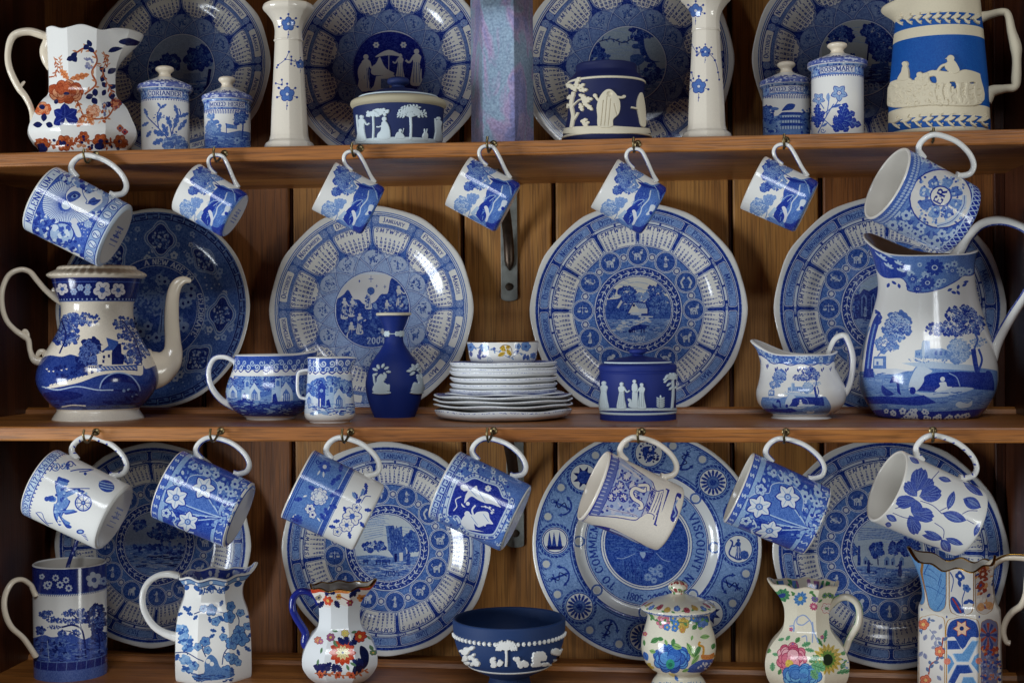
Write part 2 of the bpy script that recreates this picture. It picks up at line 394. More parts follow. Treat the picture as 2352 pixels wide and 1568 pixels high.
def lathe(name, prof, mat, parent, segs=64, facets=0, fr_deform=None, uvr=None, close_bottom=True, close_top=False, soft=.0, sharp=None, rot=0.):
    """prof [(z, r)] from bottom to top (may fold inside); facets = polygon cross-section; fr_deform(x,y,z,th,i)->(x,y,z)"""
    prof = np.asarray(prof, float); n = len(prof)
    if facets: segs = facets * 8
    th = -pi + 2 * pi * np.arange(segs) / segs
    k = np.ones(segs)
    if facets:
        h = pi / facets; m = np.mod(th + rot, 2 * h) - h; k = cos(h) / np.cos(m); k = k / (.5 * (1 + cos(h)))
        if soft: k = 1 + (k - 1) * (1 - soft)
    r = prof[:, 1][:, None] * (1 + (k - 1)[None] * (prof[:, 1] > 1e-6)[:, None]); z = np.repeat(prof[:, 0][:, None], segs, 1)
    X = r * np.sin(th)[None]; Y = -r * np.cos(th)[None]
    if fr_deform is not None: X, Y, z = fr_deform(X, Y, z, np.repeat(th[None], n, 0), prof)
    V = np.stack([X, Y, z], -1).reshape(-1, 3).tolist(); Fc = []; UV = []
    t0, t1 = uvr if uvr else (prof[:, 0].min(), prof[:, 0].max()); dz = max(t1 - t0, 1e-9)
    us = [(a / pi + .5) for a in th] + [1.5]; vs = (prof[:, 0] - t0) / dz
    for i in range(n - 1):
        for j in range(segs):
            j2 = (j + 1) % segs; Fc.append((i * segs + j, i * segs + j2, (i + 1) * segs + j2, (i + 1) * segs + j))
            UV += [us[j], vs[i], us[j + 1], vs[i], us[j + 1], vs[i + 1], us[j], vs[i + 1]]
    def cap(i, top):
        c = len(V); V.append([float(np.mean(X[i])), float(np.mean(Y[i])), float(np.mean(z[i]))])
        for j in range(segs):
            j2 = (j + 1) % segs; Fc.append((c, i * segs + j, i * segs + j2) if top else (c, i * segs + j2, i * segs + j)); UV.extend([.5, vs[i]] * 3)
    if close_bottom and prof[0, 1] > 1e-6: cap(0, False)
    if close_top and prof[-1, 1] > 1e-6: cap(n - 1, True)
    return mesh_obj(name, V, Fc, mat, parent, UV, True, sharp or (18 if facets else 50))
def hollow(prof, th, depth=None, lip=None):
    """outer profile bottom->top, returns profile with rounded lip and inner wall down to a floor"""
    t1, r1 = prof[-1]; lip = lip or th; zs = prof[:, 0]; out = list(map(tuple, prof))
    for a in (35, 75, 115, 150): out.append((t1 + th / 2 * sin(radians(a)), r1 - th / 2 + th / 2 * cos(radians(a))))
    zb = (prof[0, 0] + th * 1.5) if depth is None else t1 - depth
    inn = [(z, r - th) for z, r in prof[::-1] if z > zb and r > th * 1.2]; out += inn
    zl, rl = out[-1]; out.append((zb, rl * .96)); out.append((zb - th * .1, rl * .5)); out.append((zb - th * .1, 0.0002))
    return np.array(out)
def tube(name, P, rad, mat, parent, flat=None, asp=1., segs=12, uvscale=1., cap=True):
    """sweep along local points P with radii rad; asp widens along the direction flat"""
    P = np.asarray(P, float); n = len(P); rad = np.asarray(rad, float) * np.ones(n); T = np.gradient(P, axis=0); T /= np.maximum(np.linalg.norm(T, axis=1), 1e-12)[:, None]
    fl = np.array(flat if flat is not None else (0, 1, 0), float); V = []; UV = []; Fc = []
    L = np.concatenate([[0], np.cumsum(np.linalg.norm(np.diff(P, axis=0), axis=1))])
    for i in range(n):
        b = fl - T[i] * fl.dot(T[i]); b /= max(np.linalg.norm(b), 1e-9); c = np.cross(T[i], b)
        for j in range(segs):
            a = 2 * pi * j / segs; V.append(P[i] + rad[i] * (b * cos(a) * asp + c * sin(a)))
    for i in range(n - 1):
        for j in range(segs):
            j2 = (j + 1) % segs; Fc.append((i * segs + j, i * segs + j2, (i + 1) * segs + j2, (i + 1) * segs + j))
            UV += [j / segs, L[i] * uvscale, (j + 1) / segs, L[i] * uvscale, (j + 1) / segs, L[i + 1] * uvscale, j / segs, L[i + 1] * uvscale]
    if cap:
        for i, rv in ((0, True), (n - 1, False)):
            c = len(V); V.append(P[i] + T[i] * rad[i] * (.35 if not rv else -.35))
            for j in range(segs):
                j2 = (j + 1) % segs; Fc.append((c, i * segs + j2, i * segs + j) if rv else (c, i * segs + j, i * segs + j2)); UV += [0, 0] * 3
    return mesh_obj(name, V, Fc, mat, parent, UV, True, 60)
def path_local(fr, crop, P, n=7, y=0.):
    """trace points (crop coordinates, optional third value = radius in crop units) -> local 3-D path and radii"""
    P = np.asarray(P, float); U = cu(crop, P[:, :2]); x, z = fr.plane(U[:, 0], U[:, 1])
    k = upm(fr.O) / CROP[crop][2]
    Q = np.stack([x, np.full(len(x), y), z], 1); 
    C = crv(np.hstack([Q, P[:, 2:3] * k]) if P.shape[1] > 2 else Q, n)
    return (C[:, :3], C[:, 3]) if P.shape[1] > 2 else C
def upright(cx, v0, Y=None, zs=0.):
    """frame of something standing on a shelf of height zs; centre of its base at picture (cx, v0) or at depth Y"""
    if Y is None: P = at_z(cx, v0, zs)
    else: P = at(cx, v0, Y); 
    # keep the axis on the traced centre at mid height
    return Frame((P[0], P[1], zs), (0, 0, 1))
def rows_profile(fr, crop, rows, n=5, cx=None):
    """rows (v, halfwidth[, corner]) bottom -> top in crop units -> profile (z, r)"""
    u0, v0, s = CROP[crop]; out = []; m = upm(fr.O + fr.a * .05)
    for rw in rows:
        v = v0 + rw[0] / s; hw = rw[1] / s
        d = ray(cx, v) @ fr.R; o = (CO - fr.O) @ fr.R; z = float((o + d * (-o[1] / d[1]))[2])
        out.append((max(z, 0.0), hw * m) + tuple(rw[2:]))
    out = [(a[0] + i * 1e-7,) + tuple(a[1:]) for i, a in enumerate(out)]
    if out[0][0] > .0005: out.insert(0, (0.0, out[0][1], 1))
    return interp_profile(out, n)
def relief(body, parent, name, draw, mat, h=.0012, w=700, hgt=480, blur=2):
    """raised decoration: draw(cv) paints white on black in picture coordinates, the painted area becomes raised clay"""
    cv = Cv(w, hgt, (0, 0, 0)); sx, sy = w / body.cw, hgt / body.ch
    cv.T = lambda P: body.T(P) * (sx, sy)
    cv.px = lambda th, z: body.px(th, z) * (sx, sy)
    draw(cv); m = cv.a[..., 0].copy()
    b = m.copy()
    for _ in range(blur):
        for ax in (0, 1): b = (np.roll(b, 1, ax) + b * 2 + np.roll(b, -1, ax)) / 4
    hh = (b - .3) / .7 * h * (.75 + .5 * m)
    on = b > .12; ys, xs = np.nonzero(on[:-1, :-1] & on[1:, :-1] & on[:-1, 1:] & on[1:, 1:])
    if len(ys) == 0: return None
    idx = -np.ones((hgt, w), int); used = np.zeros((hgt, w), bool)
    for dy, dx in ((0, 0), (0, 1), (1, 1), (1, 0)): used[ys + dy, xs + dx] = True
    yy, xx = np.nonzero(used); idx[yy, xx] = np.arange(len(yy))
    th = (xx / w - .5) * pi; t = body.t0 + (yy / hgt) * (body.t1 - body.t0); r = body.r(t) + hh[yy, xx]
    V = np.stack([r * np.sin(th), -r * np.cos(th), t], 1)
    Fc = np.stack([idx[ys, xs], idx[ys, xs + 1], idx[ys + 1, xs + 1], idx[ys + 1, xs]], 1)
    return mesh_obj(name, V, Fc, mat, parent, None, True)
# ---------------------------------------------------------------- materials
def lin(c): return tuple(((x / 255.) / 12.92 if x / 255. <= .04045 else ((x / 255. + .055) / 1.055) ** 2.4) for x in c[:3]) + (1,)
def newmat(name):
    m = bpy.data.materials.new(name); m.use_nodes = True; nt = m.node_tree; return m, nt, nt.nodes['Principled BSDF']
def glaze(name, img=None, col=W_, rough=.09, spec=.5, coat=.0, bump=.05, ripple=18):
    """fired glaze: print under a glossy, very slightly rippled surface"""
    m, nt, b = newmat(name); N, Lk = nt.nodes, nt.links
    tc = N.new('ShaderNodeTexCoord'); nz = N.new('ShaderNodeTexNoise'); nz.inputs['Scale'].default_value = 9; nz.inputs['Detail'].default_value = 3
    Lk.new(tc.outputs['Object'], nz.inputs['Vector'])
    mx = N.new('ShaderNodeMix'); mx.data_type = 'RGBA'; mx.blend_type = 'MULTIPLY'; mx.inputs[0].default_value = .35
    rp = N.new('ShaderNodeMapRange'); rp.inputs['To Min'].default_value = .82; rp.inputs['To Max'].default_value = 1.1; Lk.new(nz.outputs['Fac'], rp.inputs['Value'])
    if img:
        t = N.new('ShaderNodeTexImage'); t.image = img; t.extension = 'REPEAT'; Lk.new(t.outputs['Color'], mx.inputs[6])
    else: mx.inputs[6].default_value = lin(col)
    Lk.new(rp.outputs['Result'], mx.inputs[7]); Lk.new(mx.outputs[2], b.inputs['Base Color'])
    b.inputs['Roughness'].default_value = rough + .05; b.inputs['Specular IOR Level'].default_value = spec * .9
    if coat: b.inputs['Coat Weight'].default_value = coat; b.inputs['Coat Roughness'].default_value = .04
    n2 = N.new('ShaderNodeTexNoise'); n2.inputs['Scale'].default_value = ripple; n2.inputs['Detail'].default_value = 2; Lk.new(tc.outputs['Object'], n2.inputs['Vector'])
    bp = N.new('ShaderNodeBump'); bp.inputs['Strength'].default_value = bump; bp.inputs['Distance'].default_value = .01; Lk.new(n2.outputs['Fac'], bp.inputs['Height']); Lk.new(bp.outputs['Normal'], b.inputs['Normal'])
    return m
def jasper(name, col, img=None):
    """unglazed, dry-bodied stoneware with a fine tooth"""
    m, nt, b = newmat(name); N, Lk = nt.nodes, nt.links; tc = N.new('ShaderNodeTexCoord')
    nz = N.new('ShaderNodeTexNoise'); nz.inputs['Scale'].default_value = 900; nz.inputs['Detail'].default_value = 2; Lk.new(tc.outputs['Object'], nz.inputs['Vector'])
    n3 = N.new('ShaderNodeTexNoise'); n3.inputs['Scale'].default_value = 22; Lk.new(tc.outputs['Object'], n3.inputs['Vector'])
    rp = N.new('ShaderNodeMapRange'); rp.inputs['To Min'].default_value = .8; rp.inputs['To Max'].default_value = 1.15; Lk.new(n3.outputs['Fac'], rp.inputs['Value'])
    mx = N.new('ShaderNodeMix'); mx.data_type = 'RGBA'; mx.blend_type = 'MULTIPLY'; mx.inputs[0].default_value = .5
    if img:
        t = N.new('ShaderNodeTexImage'); t.image = img; Lk.new(t.outputs['Color'], mx.inputs[6])
    else: mx.inputs[6].default_value = lin(col)
    Lk.new(rp.outputs['Result'], mx.inputs[7]); Lk.new(mx.outputs[2], b.inputs['Base Color'])
    b.inputs['Roughness'].default_value = .62; b.inputs['Specular IOR Level'].default_value = .3
    bp = N.new('ShaderNodeBump'); bp.inputs['Strength'].default_value = .25; bp.inputs['Distance'].default_value = .0006; Lk.new(nz.outputs['Fac'], bp.inputs['Height']); Lk.new(bp.outputs['Normal'], b.inputs['Normal'])
    return m
def wood(name, c1, c2, c3, axis='X', sc=1., rough=.42, seed=0., pore=1.):
    """oak: long streaks and open pores along one axis, varied by object"""
    m, nt, b = newmat(name); N, Lk = nt.nodes, nt.links; tc = N.new('ShaderNodeTexCoord'); mp = N.new('ShaderNodeMapping')
    S = {'X': (1.2, 22, 22), 'Z': (22, 22, 1.2), 'Y': (22, 1.2, 22)}[axis]; mp.inputs['Scale'].default_value = tuple(q * sc for q in S); mp.inputs['Location'].default_value = (seed, seed * 1.7, seed * .6)
    Lk.new(tc.outputs['Object'], mp.inputs['Vector'])
    oi = N.new('ShaderNodeObjectInfo'); ad = N.new('ShaderNodeVectorMath'); ad.operation = 'ADD'; Lk.new(mp.outputs['Vector'], ad.inputs[0])
    ml = N.new('ShaderNodeMath'); ml.operation = 'MULTIPLY'; ml.inputs[1].default_value = 37.; Lk.new(oi.outputs['Random'], ml.inputs[0]); Lk.new(ml.outputs[0], ad.inputs[1])
    n1 = N.new('ShaderNodeTexNoise'); n1.inputs['Scale'].default_value = 1.1; n1.inputs['Detail'].default_value = 5; n1.inputs['Roughness'].default_value = .6; n1.inputs['Distortion'].default_value = 1.4; Lk.new(ad.outputs[0], n1.inputs['Vector'])
    cr = N.new('ShaderNodeValToRGB'); e = cr.color_ramp.elements; e[0].position = .28; e[0].color = lin(c1); e[1].position = .72; e[1].color = lin(c3); k = cr.color_ramp.elements.new(.5); k.color = lin(c2)
    Lk.new(n1.outputs['Fac'], cr.inputs['Fac'])
    mp2 = N.new('ShaderNodeMapping'); S2 = {'X': (18, 520, 520), 'Z': (520, 520, 14), 'Y': (520, 18, 520)}[axis]; mp2.inputs['Scale'].default_value = S2; Lk.new(tc.outputs['Object'], mp2.inputs['Vector'])
    n2 = N.new('ShaderNodeTexNoise'); n2.inputs['Scale'].default_value = 1.; n2.inputs['Detail'].default_value = 2; Lk.new(mp2.outputs['Vector'], n2.inputs['Vector'])
    r2 = N.new('ShaderNodeMapRange'); r2.inputs['From Min'].default_value = .38; r2.inputs['From Max'].default_value = .52; r2.inputs['To Min'].default_value = .5; r2.inputs['To Max'].default_value = 1.; Lk.new(n2.outputs['Fac'], r2.inputs['Value'])
    mx = N.new('ShaderNodeMix'); mx.data_type = 'RGBA'; mx.blend_type = 'MULTIPLY'; mx.inputs[0].default_value = .8 * pore; Lk.new(cr.outputs['Color'], mx.inputs[6]); Lk.new(r2.outputs['Result'], mx.inputs[7])
    Lk.new(mx.outputs[2], b.inputs['Base Color']); b.inputs['Roughness'].default_value = rough
    bp = N.new('ShaderNodeBump'); bp.inputs['Strength'].default_value = .3; bp.inputs['Distance'].default_value = .0006; Lk.new(r2.outputs['Result'], bp.inputs['Height']); Lk.new(bp.outputs['Normal'], b.inputs['Normal'])
    return m
def metal(name, col, rough=.4, met=1., spots=.3):
    m, nt, b = newmat(name); N, Lk = nt.nodes, nt.links; tc = N.new('ShaderNodeTexCoord'); nz = N.new('ShaderNodeTexNoise'); nz.inputs['Scale'].default_value = 70; nz.inputs['Detail'].default_value = 4; Lk.new(tc.outputs['Object'], nz.inputs['Vector'])
    cr = N.new('ShaderNodeValToRGB'); e = cr.color_ramp.elements; e[0].position = .3; e[0].color = lin(mix(col, (30, 22, 14), spots)); e[1].position = .7; e[1].color = lin(col); Lk.new(nz.outputs['Fac'], cr.inputs['Fac']); Lk.new(cr.outputs['Color'], b.inputs['Base Color'])
    b.inputs['Metallic'].default_value = met; b.inputs['Roughness'].default_value = rough; return m
M_white = glaze('white_glaze', None, W_); M_cream = glaze('cream_glaze', None, CRM); M_inner = glaze('white_glaze_inside', None, (214, 208, 198), rough=.12)
M_shelf = wood('oak_shelf', (122, 70, 28), (158, 97, 42), (182, 119, 56), 'X', rough=.42)
M_back = wood('oak_boards', (148, 96, 42), (172, 118, 56), (192, 140, 74), 'Z', rough=.55)
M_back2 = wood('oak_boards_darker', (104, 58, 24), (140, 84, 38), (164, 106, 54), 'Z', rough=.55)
M_side = wood('shade_darkened_side', (50, 24, 13), (74, 36, 18), (96, 50, 26), 'Z', rough=.4)  # very dark: shade of the unlit side walls put into the wood colour
M_brass = metal('aged_brass', (138, 122, 88), .38, 1., .5); M_iron = metal('grey_steel', (146, 150, 146), .5, .25); M_dark = metal('dark_iron', (88, 74, 64), .42, .85, .5)
# ---------------------------------------------------------------- the dresser
DEP = 0.2999; Z1T, Z1B, Z2T, Z2B, Z3T, Z3B = .1941, .1787, -.1045, -.1203, -.4142, -.430
XL, XR = float(at(147, 700, DEP)[0]) - .022, float(at(2304, 700, DEP)[0])
dresser = empty('wooden_dresser', Matrix.Translation((0, 0, Z3B - .25)), 'brown oak dresser whose open shelves carry all the blue and white china', 'dresser')
def wpart(name, V, Fc, mat, bev=.0015, parent=dresser):
    o = mesh_obj(name, V, Fc, mat, None, None, False)
    if bev: mo = o.modifiers.new('edge', 'BEVEL'); mo.width = bev; mo.segments = 2
    o.parent = parent; o.matrix_parent_inverse = parent.matrix_world.inverted(); return o
def box(name, x0, x1, y0, y1, z0, z1, mat, bev=.0015, parent=dresser):
    c = np.array([(x0 + x1) / 2, (y0 + y1) / 2, (z0 + z1) / 2]); V = np.array([(x, y, z) for x in (x0, x1) for y in (y0, y1) for z in (z0, z1)])
    return wpart(name, V, [(0, 1, 3, 2), (4, 6, 7, 5), (0, 4, 5, 1), (2, 3, 7, 6), (0, 2, 6, 4), (1, 5, 7, 3)], mat, bev, parent)
def extr(name, prof, x0, x1, mat, bev=0.):                      # profile in (y, z) swept along x
    n = len(prof); V = [(x, y, z) for x in (x0, x1) for y, z in prof]
    Fc = [(i, (i + 1) % n, n + (i + 1) % n, n + i)[::-1] for i in range(n)] + [tuple(range(n)), tuple(range(2 * n - 1, n - 1, -1))]
    return wpart(name, V, Fc, mat, bev)
for zt, zb in ((Z1T, Z1B), (Z2T, Z2B), (Z3T, Z3B)):
    box('shelf', XL - .002, XR + .002, 0, DEP, zb, zt, M_shelf, .002)
    extr('plate_rail', [(.232, zt), (.234, zt + .005), (.240, zt + .0075), (.246, zt + .005), (.250, zt + .0022), (.262, zt + .002), (.262, zt)], XL, XR, M_shelf)
box('shelf', XL - .002, XR + .002, -.012, DEP, .455, .472, M_shelf, .002); box('added_shade_board', XL - .002, XR + .002, -.012, .006, .378, .4548, M_shelf, .002)  # unseen shelf above the frame; front board added to shade the top row
for s_, (xa, xb) in enumerate(((XL - .022, XL), (XR, XR + .022))):
    box('side_panel', xa, xb, -.004 if s_ == 0 else -.03, DEP + .015, Z3B - .2, .55, M_side, .002)
box('corner_strip', XR - .012, XR - .0002, DEP - .012, DEP - .0005, Z3B - .2, .55, M_side, .001)
# tongue and groove back boards
gx = [XL - .01] + [float(at(u, 600, DEP)[0]) for u in (464, 669, 1062, 1272, 1679, 1886)] + [XR + .01]
for i in range(len(gx) - 1):
    a, b = gx[i] + .0028, gx[i + 1] - .0028; k = (b - a)
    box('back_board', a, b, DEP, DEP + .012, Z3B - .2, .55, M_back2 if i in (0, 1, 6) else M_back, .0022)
    if 0 < i: box('groove_bead', gx[i] - .0022, gx[i] + .0004, DEP + .0045, DEP + .01, Z3B - .2, .55, M_side, .0006)
box('backing_panel', XL - .02, XR + .02, DEP + .0125, DEP + .02, Z3B - .2, .55, M_side, 0)
# steel shelf brackets screwed to the boards
def bracket(u0, u1, vtop, vbot, ztop, with_gusset=True):
    a, b = float(at(u0, 600, DEP)[0]), float(at(u1, 600, DEP)[0]); zb = float(at(u0, vbot, DEP)[2]); cx = (a + b) / 2; wd = (b - a) / 2
    t = np.linspace(pi, 2 * pi, 9); out = [(cx + wd * cos(q), zb + .004 + .004 * sin(q)) for q in t] + [(cx + wd, ztop), (cx - wd, ztop)]
    n = len(out); V = [(x, y, z) for y in (DEP - .003, DEP - .0002) for x, z in out]
    Fc = [tuple(range(n)), tuple(range(2 * n - 1, n - 1, -1))] + [(i, n + i, n + (i + 1) % n, (i + 1) % n) for i in range(n)]
    br = wpart('shelf_bracket', V, Fc, M_iron, .0006)
    # arm under the shelf and pressed gusset
    def sub(name, V, Fc, mat):
        o = mesh_obj(name, V, Fc, mat, None, None, True, sharp=40); o.parent = br; return o
    arm = [(x, y, z) for x in (cx - wd, cx + wd) for y in (.12, DEP - .003) for z in (ztop - .003, ztop - .0003)]
    sub('bracket_arm', arm, [(0, 1, 3, 2), (4, 6, 7, 5), (0, 4, 5, 1), (2, 3, 7, 6), (0, 2, 6, 4), (1, 5, 7, 3)], M_iron)
    zg = float(at(u0, vbot - 70, DEP)[2]); m = 18; V = []; Fc = []
    for i in range(m + 1):
        q = i / m; y = DEP - .003 - (DEP - .16) * (1 - sin(q * pi / 2)) * .0 - .10 * (1 - q) ** 2.2; z = zg + (ztop - zg) * (1 - q) ; w_ = wd * (.62 if q < .92 else .62 * (1 - q) / .08 + .05)
        for k in range(9):
            g = pi * k / 8; V.append((cx + wd * .05 - w_ * cos(g), y - .006 * sin(g) * (1 if q < .95 else .4), z))
    for i in range(m):
        for k in range(8): Fc.append((i * 9 + k, i * 9 + k + 1, i * 9 + k + 10, i * 9 + k + 9)[::-1])
    if with_gusset: sub('gusset', V, Fc, M_dark)
    zs = float(at(u0, vbot - 33, DEP)[2]); th = [2 * pi * k / 14 for k in range(14)]
    V = [(cx, DEP - .0052, zs)] + [(cx + .0042 * cos(q), DEP - .0045, zs + .0042 * sin(q)) for q in th] + [(cx + .005 * cos(q), DEP - .003, zs + .005 * sin(q)) for q in th]
    sub('screw', V, [(0, 1 + k, 1 + (k + 1) % 14) for k in range(14)] + [(1 + k, 15 + k, 15 + (k + 1) % 14, 1 + (k + 1) % 14) for k in range(14)], M_dark)
bracket(1151, 1189, 380, 692, Z1B); bracket(1160, 1200, 1020, 1256, Z2B)
# little picture hook high on the right
P0 = at(2262, 388, DEP - .002); fr0 = Frame(P0, (0, 0, 1), (0, -1, 0))
hk = tube('wall_hook', path_local(fr0, 'U', [(2258, 387), (2275, 386), (2286, 393), (2290, 408), (2291, 414)], 5, 0.0), .0014, M_iron, None); hk.matrix_world = fr0.M @ Matrix.Translation((0, -.004, 0))
hk.parent = dresser; hk.matrix_parent_inverse = dresser.matrix_world.inverted()
# brass cup hooks: collar on the shelf edge, wire coming forward and curling up
HOOK_Y = -.020
def cup_hook(u, vtop, vbot, zt, zb):
    x = float(at(u, (vtop + vbot) / 2, HOOK_Y)[0]); z1 = float(at(u, vtop, HOOK_Y - .004)[2]); z0 = float(at(u, vbot, HOOK_Y)[2])
    zc = min(max(z0 + .010, zb + .004), zt - .003); sk = .003
    P = [(sk * .8, .001, zc), (sk, -.006, zc), (sk * .7, -.010, (zc + z0) / 2), (0, -.015, z0), (0, -.022, z0 + .002), (-.0005, -.025, z0 + .008), (0, -.024, z1)]
    P = [(x + a, b, c) for a, b, c in P]
    o = tube('cup_hook', crv(P, 7), .00135, M_brass, None, (1, 0, 0), 1, 8); o.parent = dresser; o.matrix_parent_inverse = dresser.matrix_world.inverted()
    th = [2 * pi * k / 16 for k in range(16)]; xc = x + sk
    V = [(xc + r * cos(q), y, zc + r * sin(q)) for r, y in ((.0040, -.0001), (.0040, -.0008), (.0028, -.0018), (.0014, -.0021)) for q in th] + [(xc, -.0022, zc)]
    Fc = [(i * 16 + k, i * 16 + (k + 1) % 16, (i + 1) * 16 + (k + 1) % 16, (i + 1) * 16 + k)[::-1] for i in range(3) for k in range(16)] + [(64, 48 + (k + 1) % 16, 48 + k)[::-1] for k in range(16)]
    c = mesh_obj('collar', V, Fc, M_brass, None, None, True, 40); c.parent = o
for u, a, b in ((197, 342, 372), (495, 338, 370), (811, 328, 358), (1121, 314, 348), (1456, 316, 348), (1801, 308, 340), (2143, 294, 326)): cup_hook(u, a, b, Z1T, Z1B)
for u, a, b in ((197, 986, 1016), (487, 984, 1014), (789, 984, 1016), (1121, 982, 1014), (1466, 984, 1016), (1801, 985, 1017), (2143, 984, 1014)): cup_hook(u, a, b, Z2T, Z2B)
# ---------------------------------------------------------------- plates: mesh
def plate_frame(u, v, Y=.272, lean=4.5):
    O = at(u, v, Y); L = radians(lean); return Frame(O, (0, -cos(L), sin(L)), (0, -sin(L), -cos(L)))
def plate_mesh(name, fr, R, img, scal=.012, ns=12, kind=0, rot=0):
    rr = [0, .2, .4, .56, .62, .655, .69, .72, .76, .80, .86, .92, .965, .985, .995, 1.0, .995, .98, .9, .8, .74, .70, .64, .6, .585, .57, .3, 0]
    zz = [0, 0, .001, .003, .008, .018, .034, .048, .060, .067, .076, .084, .089, .0905, .089, .084, .078, .075, .062, .05, .036, .016, -.01, -.03, -.034, -.02, -.018, -.018]
    if kind == 1: rr[3:11] = [.50, .55, .585, .61, .63, .65, .68, .80]; zz[3:11] = [.003, .010, .024, .043, .058, .066, .069, .077]
    m = 144; th = 2 * pi * np.arange(m) / m; V = []; Fc = []; UV = []
    sc_ = 1 - scal * np.abs(np.sin(ns * (th + rot) / 2)) ** 1.6 + scal * .5
    zz = [q - .06 for q in zz]
    for r, z in zip(rr, zz):
        k = 1 + (sc_ - 1) * max(0, (r - .7) / .3) ** 1.5
        for j in range(m): V.append((r * R * k[j] * sin(th[j]), r * R * k[j] * cos(th[j]), z * R))
    for i in range(len(rr) - 1):
        for j in range(m):
            j2 = (j + 1) % m; f = (i * m + j, (i + 1) * m + j, (i + 1) * m + j2, i * m + j2); Fc.append(f)
            for q in f: UV += ([V[q][0] / R * .5 + .5, V[q][1] / R * .5 + .5] if i < 16 else [.001, .001])
    o = mesh_obj(name, V, Fc, glaze('printed_' + name, img, rough=.07, bump=.05, ripple=9), None, UV, True, 70); o.matrix_world = fr.M; return o
PN = 768
def pcv(base=W_, n=PN):
    c = Cv(n, n, base); c.T = lambda P: (P * .5 + .5) * n; return c
def pol(r, a): return (r * np.sin(a), r * np.cos(a))
def seg(r0, r1, a0, a1, n=14):
    a = np.linspace(a0, a1, n); return np.concatenate([np.stack(pol(r1, a), 1), np.stack(pol(r0, a[::-1]), 1)])
def rseg(r0, r1, a0, a1, c=.012, n=12):                        # ring segment with rounded corners
    m = (r0 + r1) / 2; da = c / m; a = np.linspace(a0 + da, a1 - da, n)
    return np.concatenate([np.stack(pol(r1, a), 1), [pol(r1 - c * .3, a1 - da * .3)], [pol(r1 - c, a1)], [pol(r0 + c, a1)], [pol(r0 + c * .3, a1 - da * .3)],
                           np.stack(pol(r0, a[::-1]), 1), [pol(r0 + c * .3, a0 + da * .3)], [pol(r0 + c, a0)], [pol(r1 - c, a0)], [pol(r1 - c * .3, a0 + da * .3)]])
MON = ['JANUARY', 'FEBRUARY', 'MARCH', 'APRIL', 'MAY', 'JUNE', 'JULY', 'AUGUST', 'SEPTEMBER', 'OCTOBER', 'NOVEMBER', 'DECEMBER']
ZOD = ['AQUARIUS', 'PISCES', 'ARIES', 'TAURUS', 'GEMINI', 'CANCER', 'LEO', 'VIRGO', 'LIBRA', 'SCORPIO', 'SAGITTARIUS', 'CAPRICORN']
import calendar
def month_grid(c, a, yr, mo, rl, rn, dr, col, step, hl=.036, hn=.0225):
    for k, ch in enumerate('SMTWTFS'):
        arctext(c, ch, rl, a + (k - 3) * step, hl, col, bold=1.35, slant=.22)
    calendar.setfirstweekday(6)
    for r, wk in enumerate(calendar.monthcalendar(yr, mo)):
        for k, d in enumerate(wk):
            if d: arctext(c, str(d), rn - r * dr, a + (k - 3) * step * 1.02, hn, col, sp=.6, bold=1.9, serif=False)
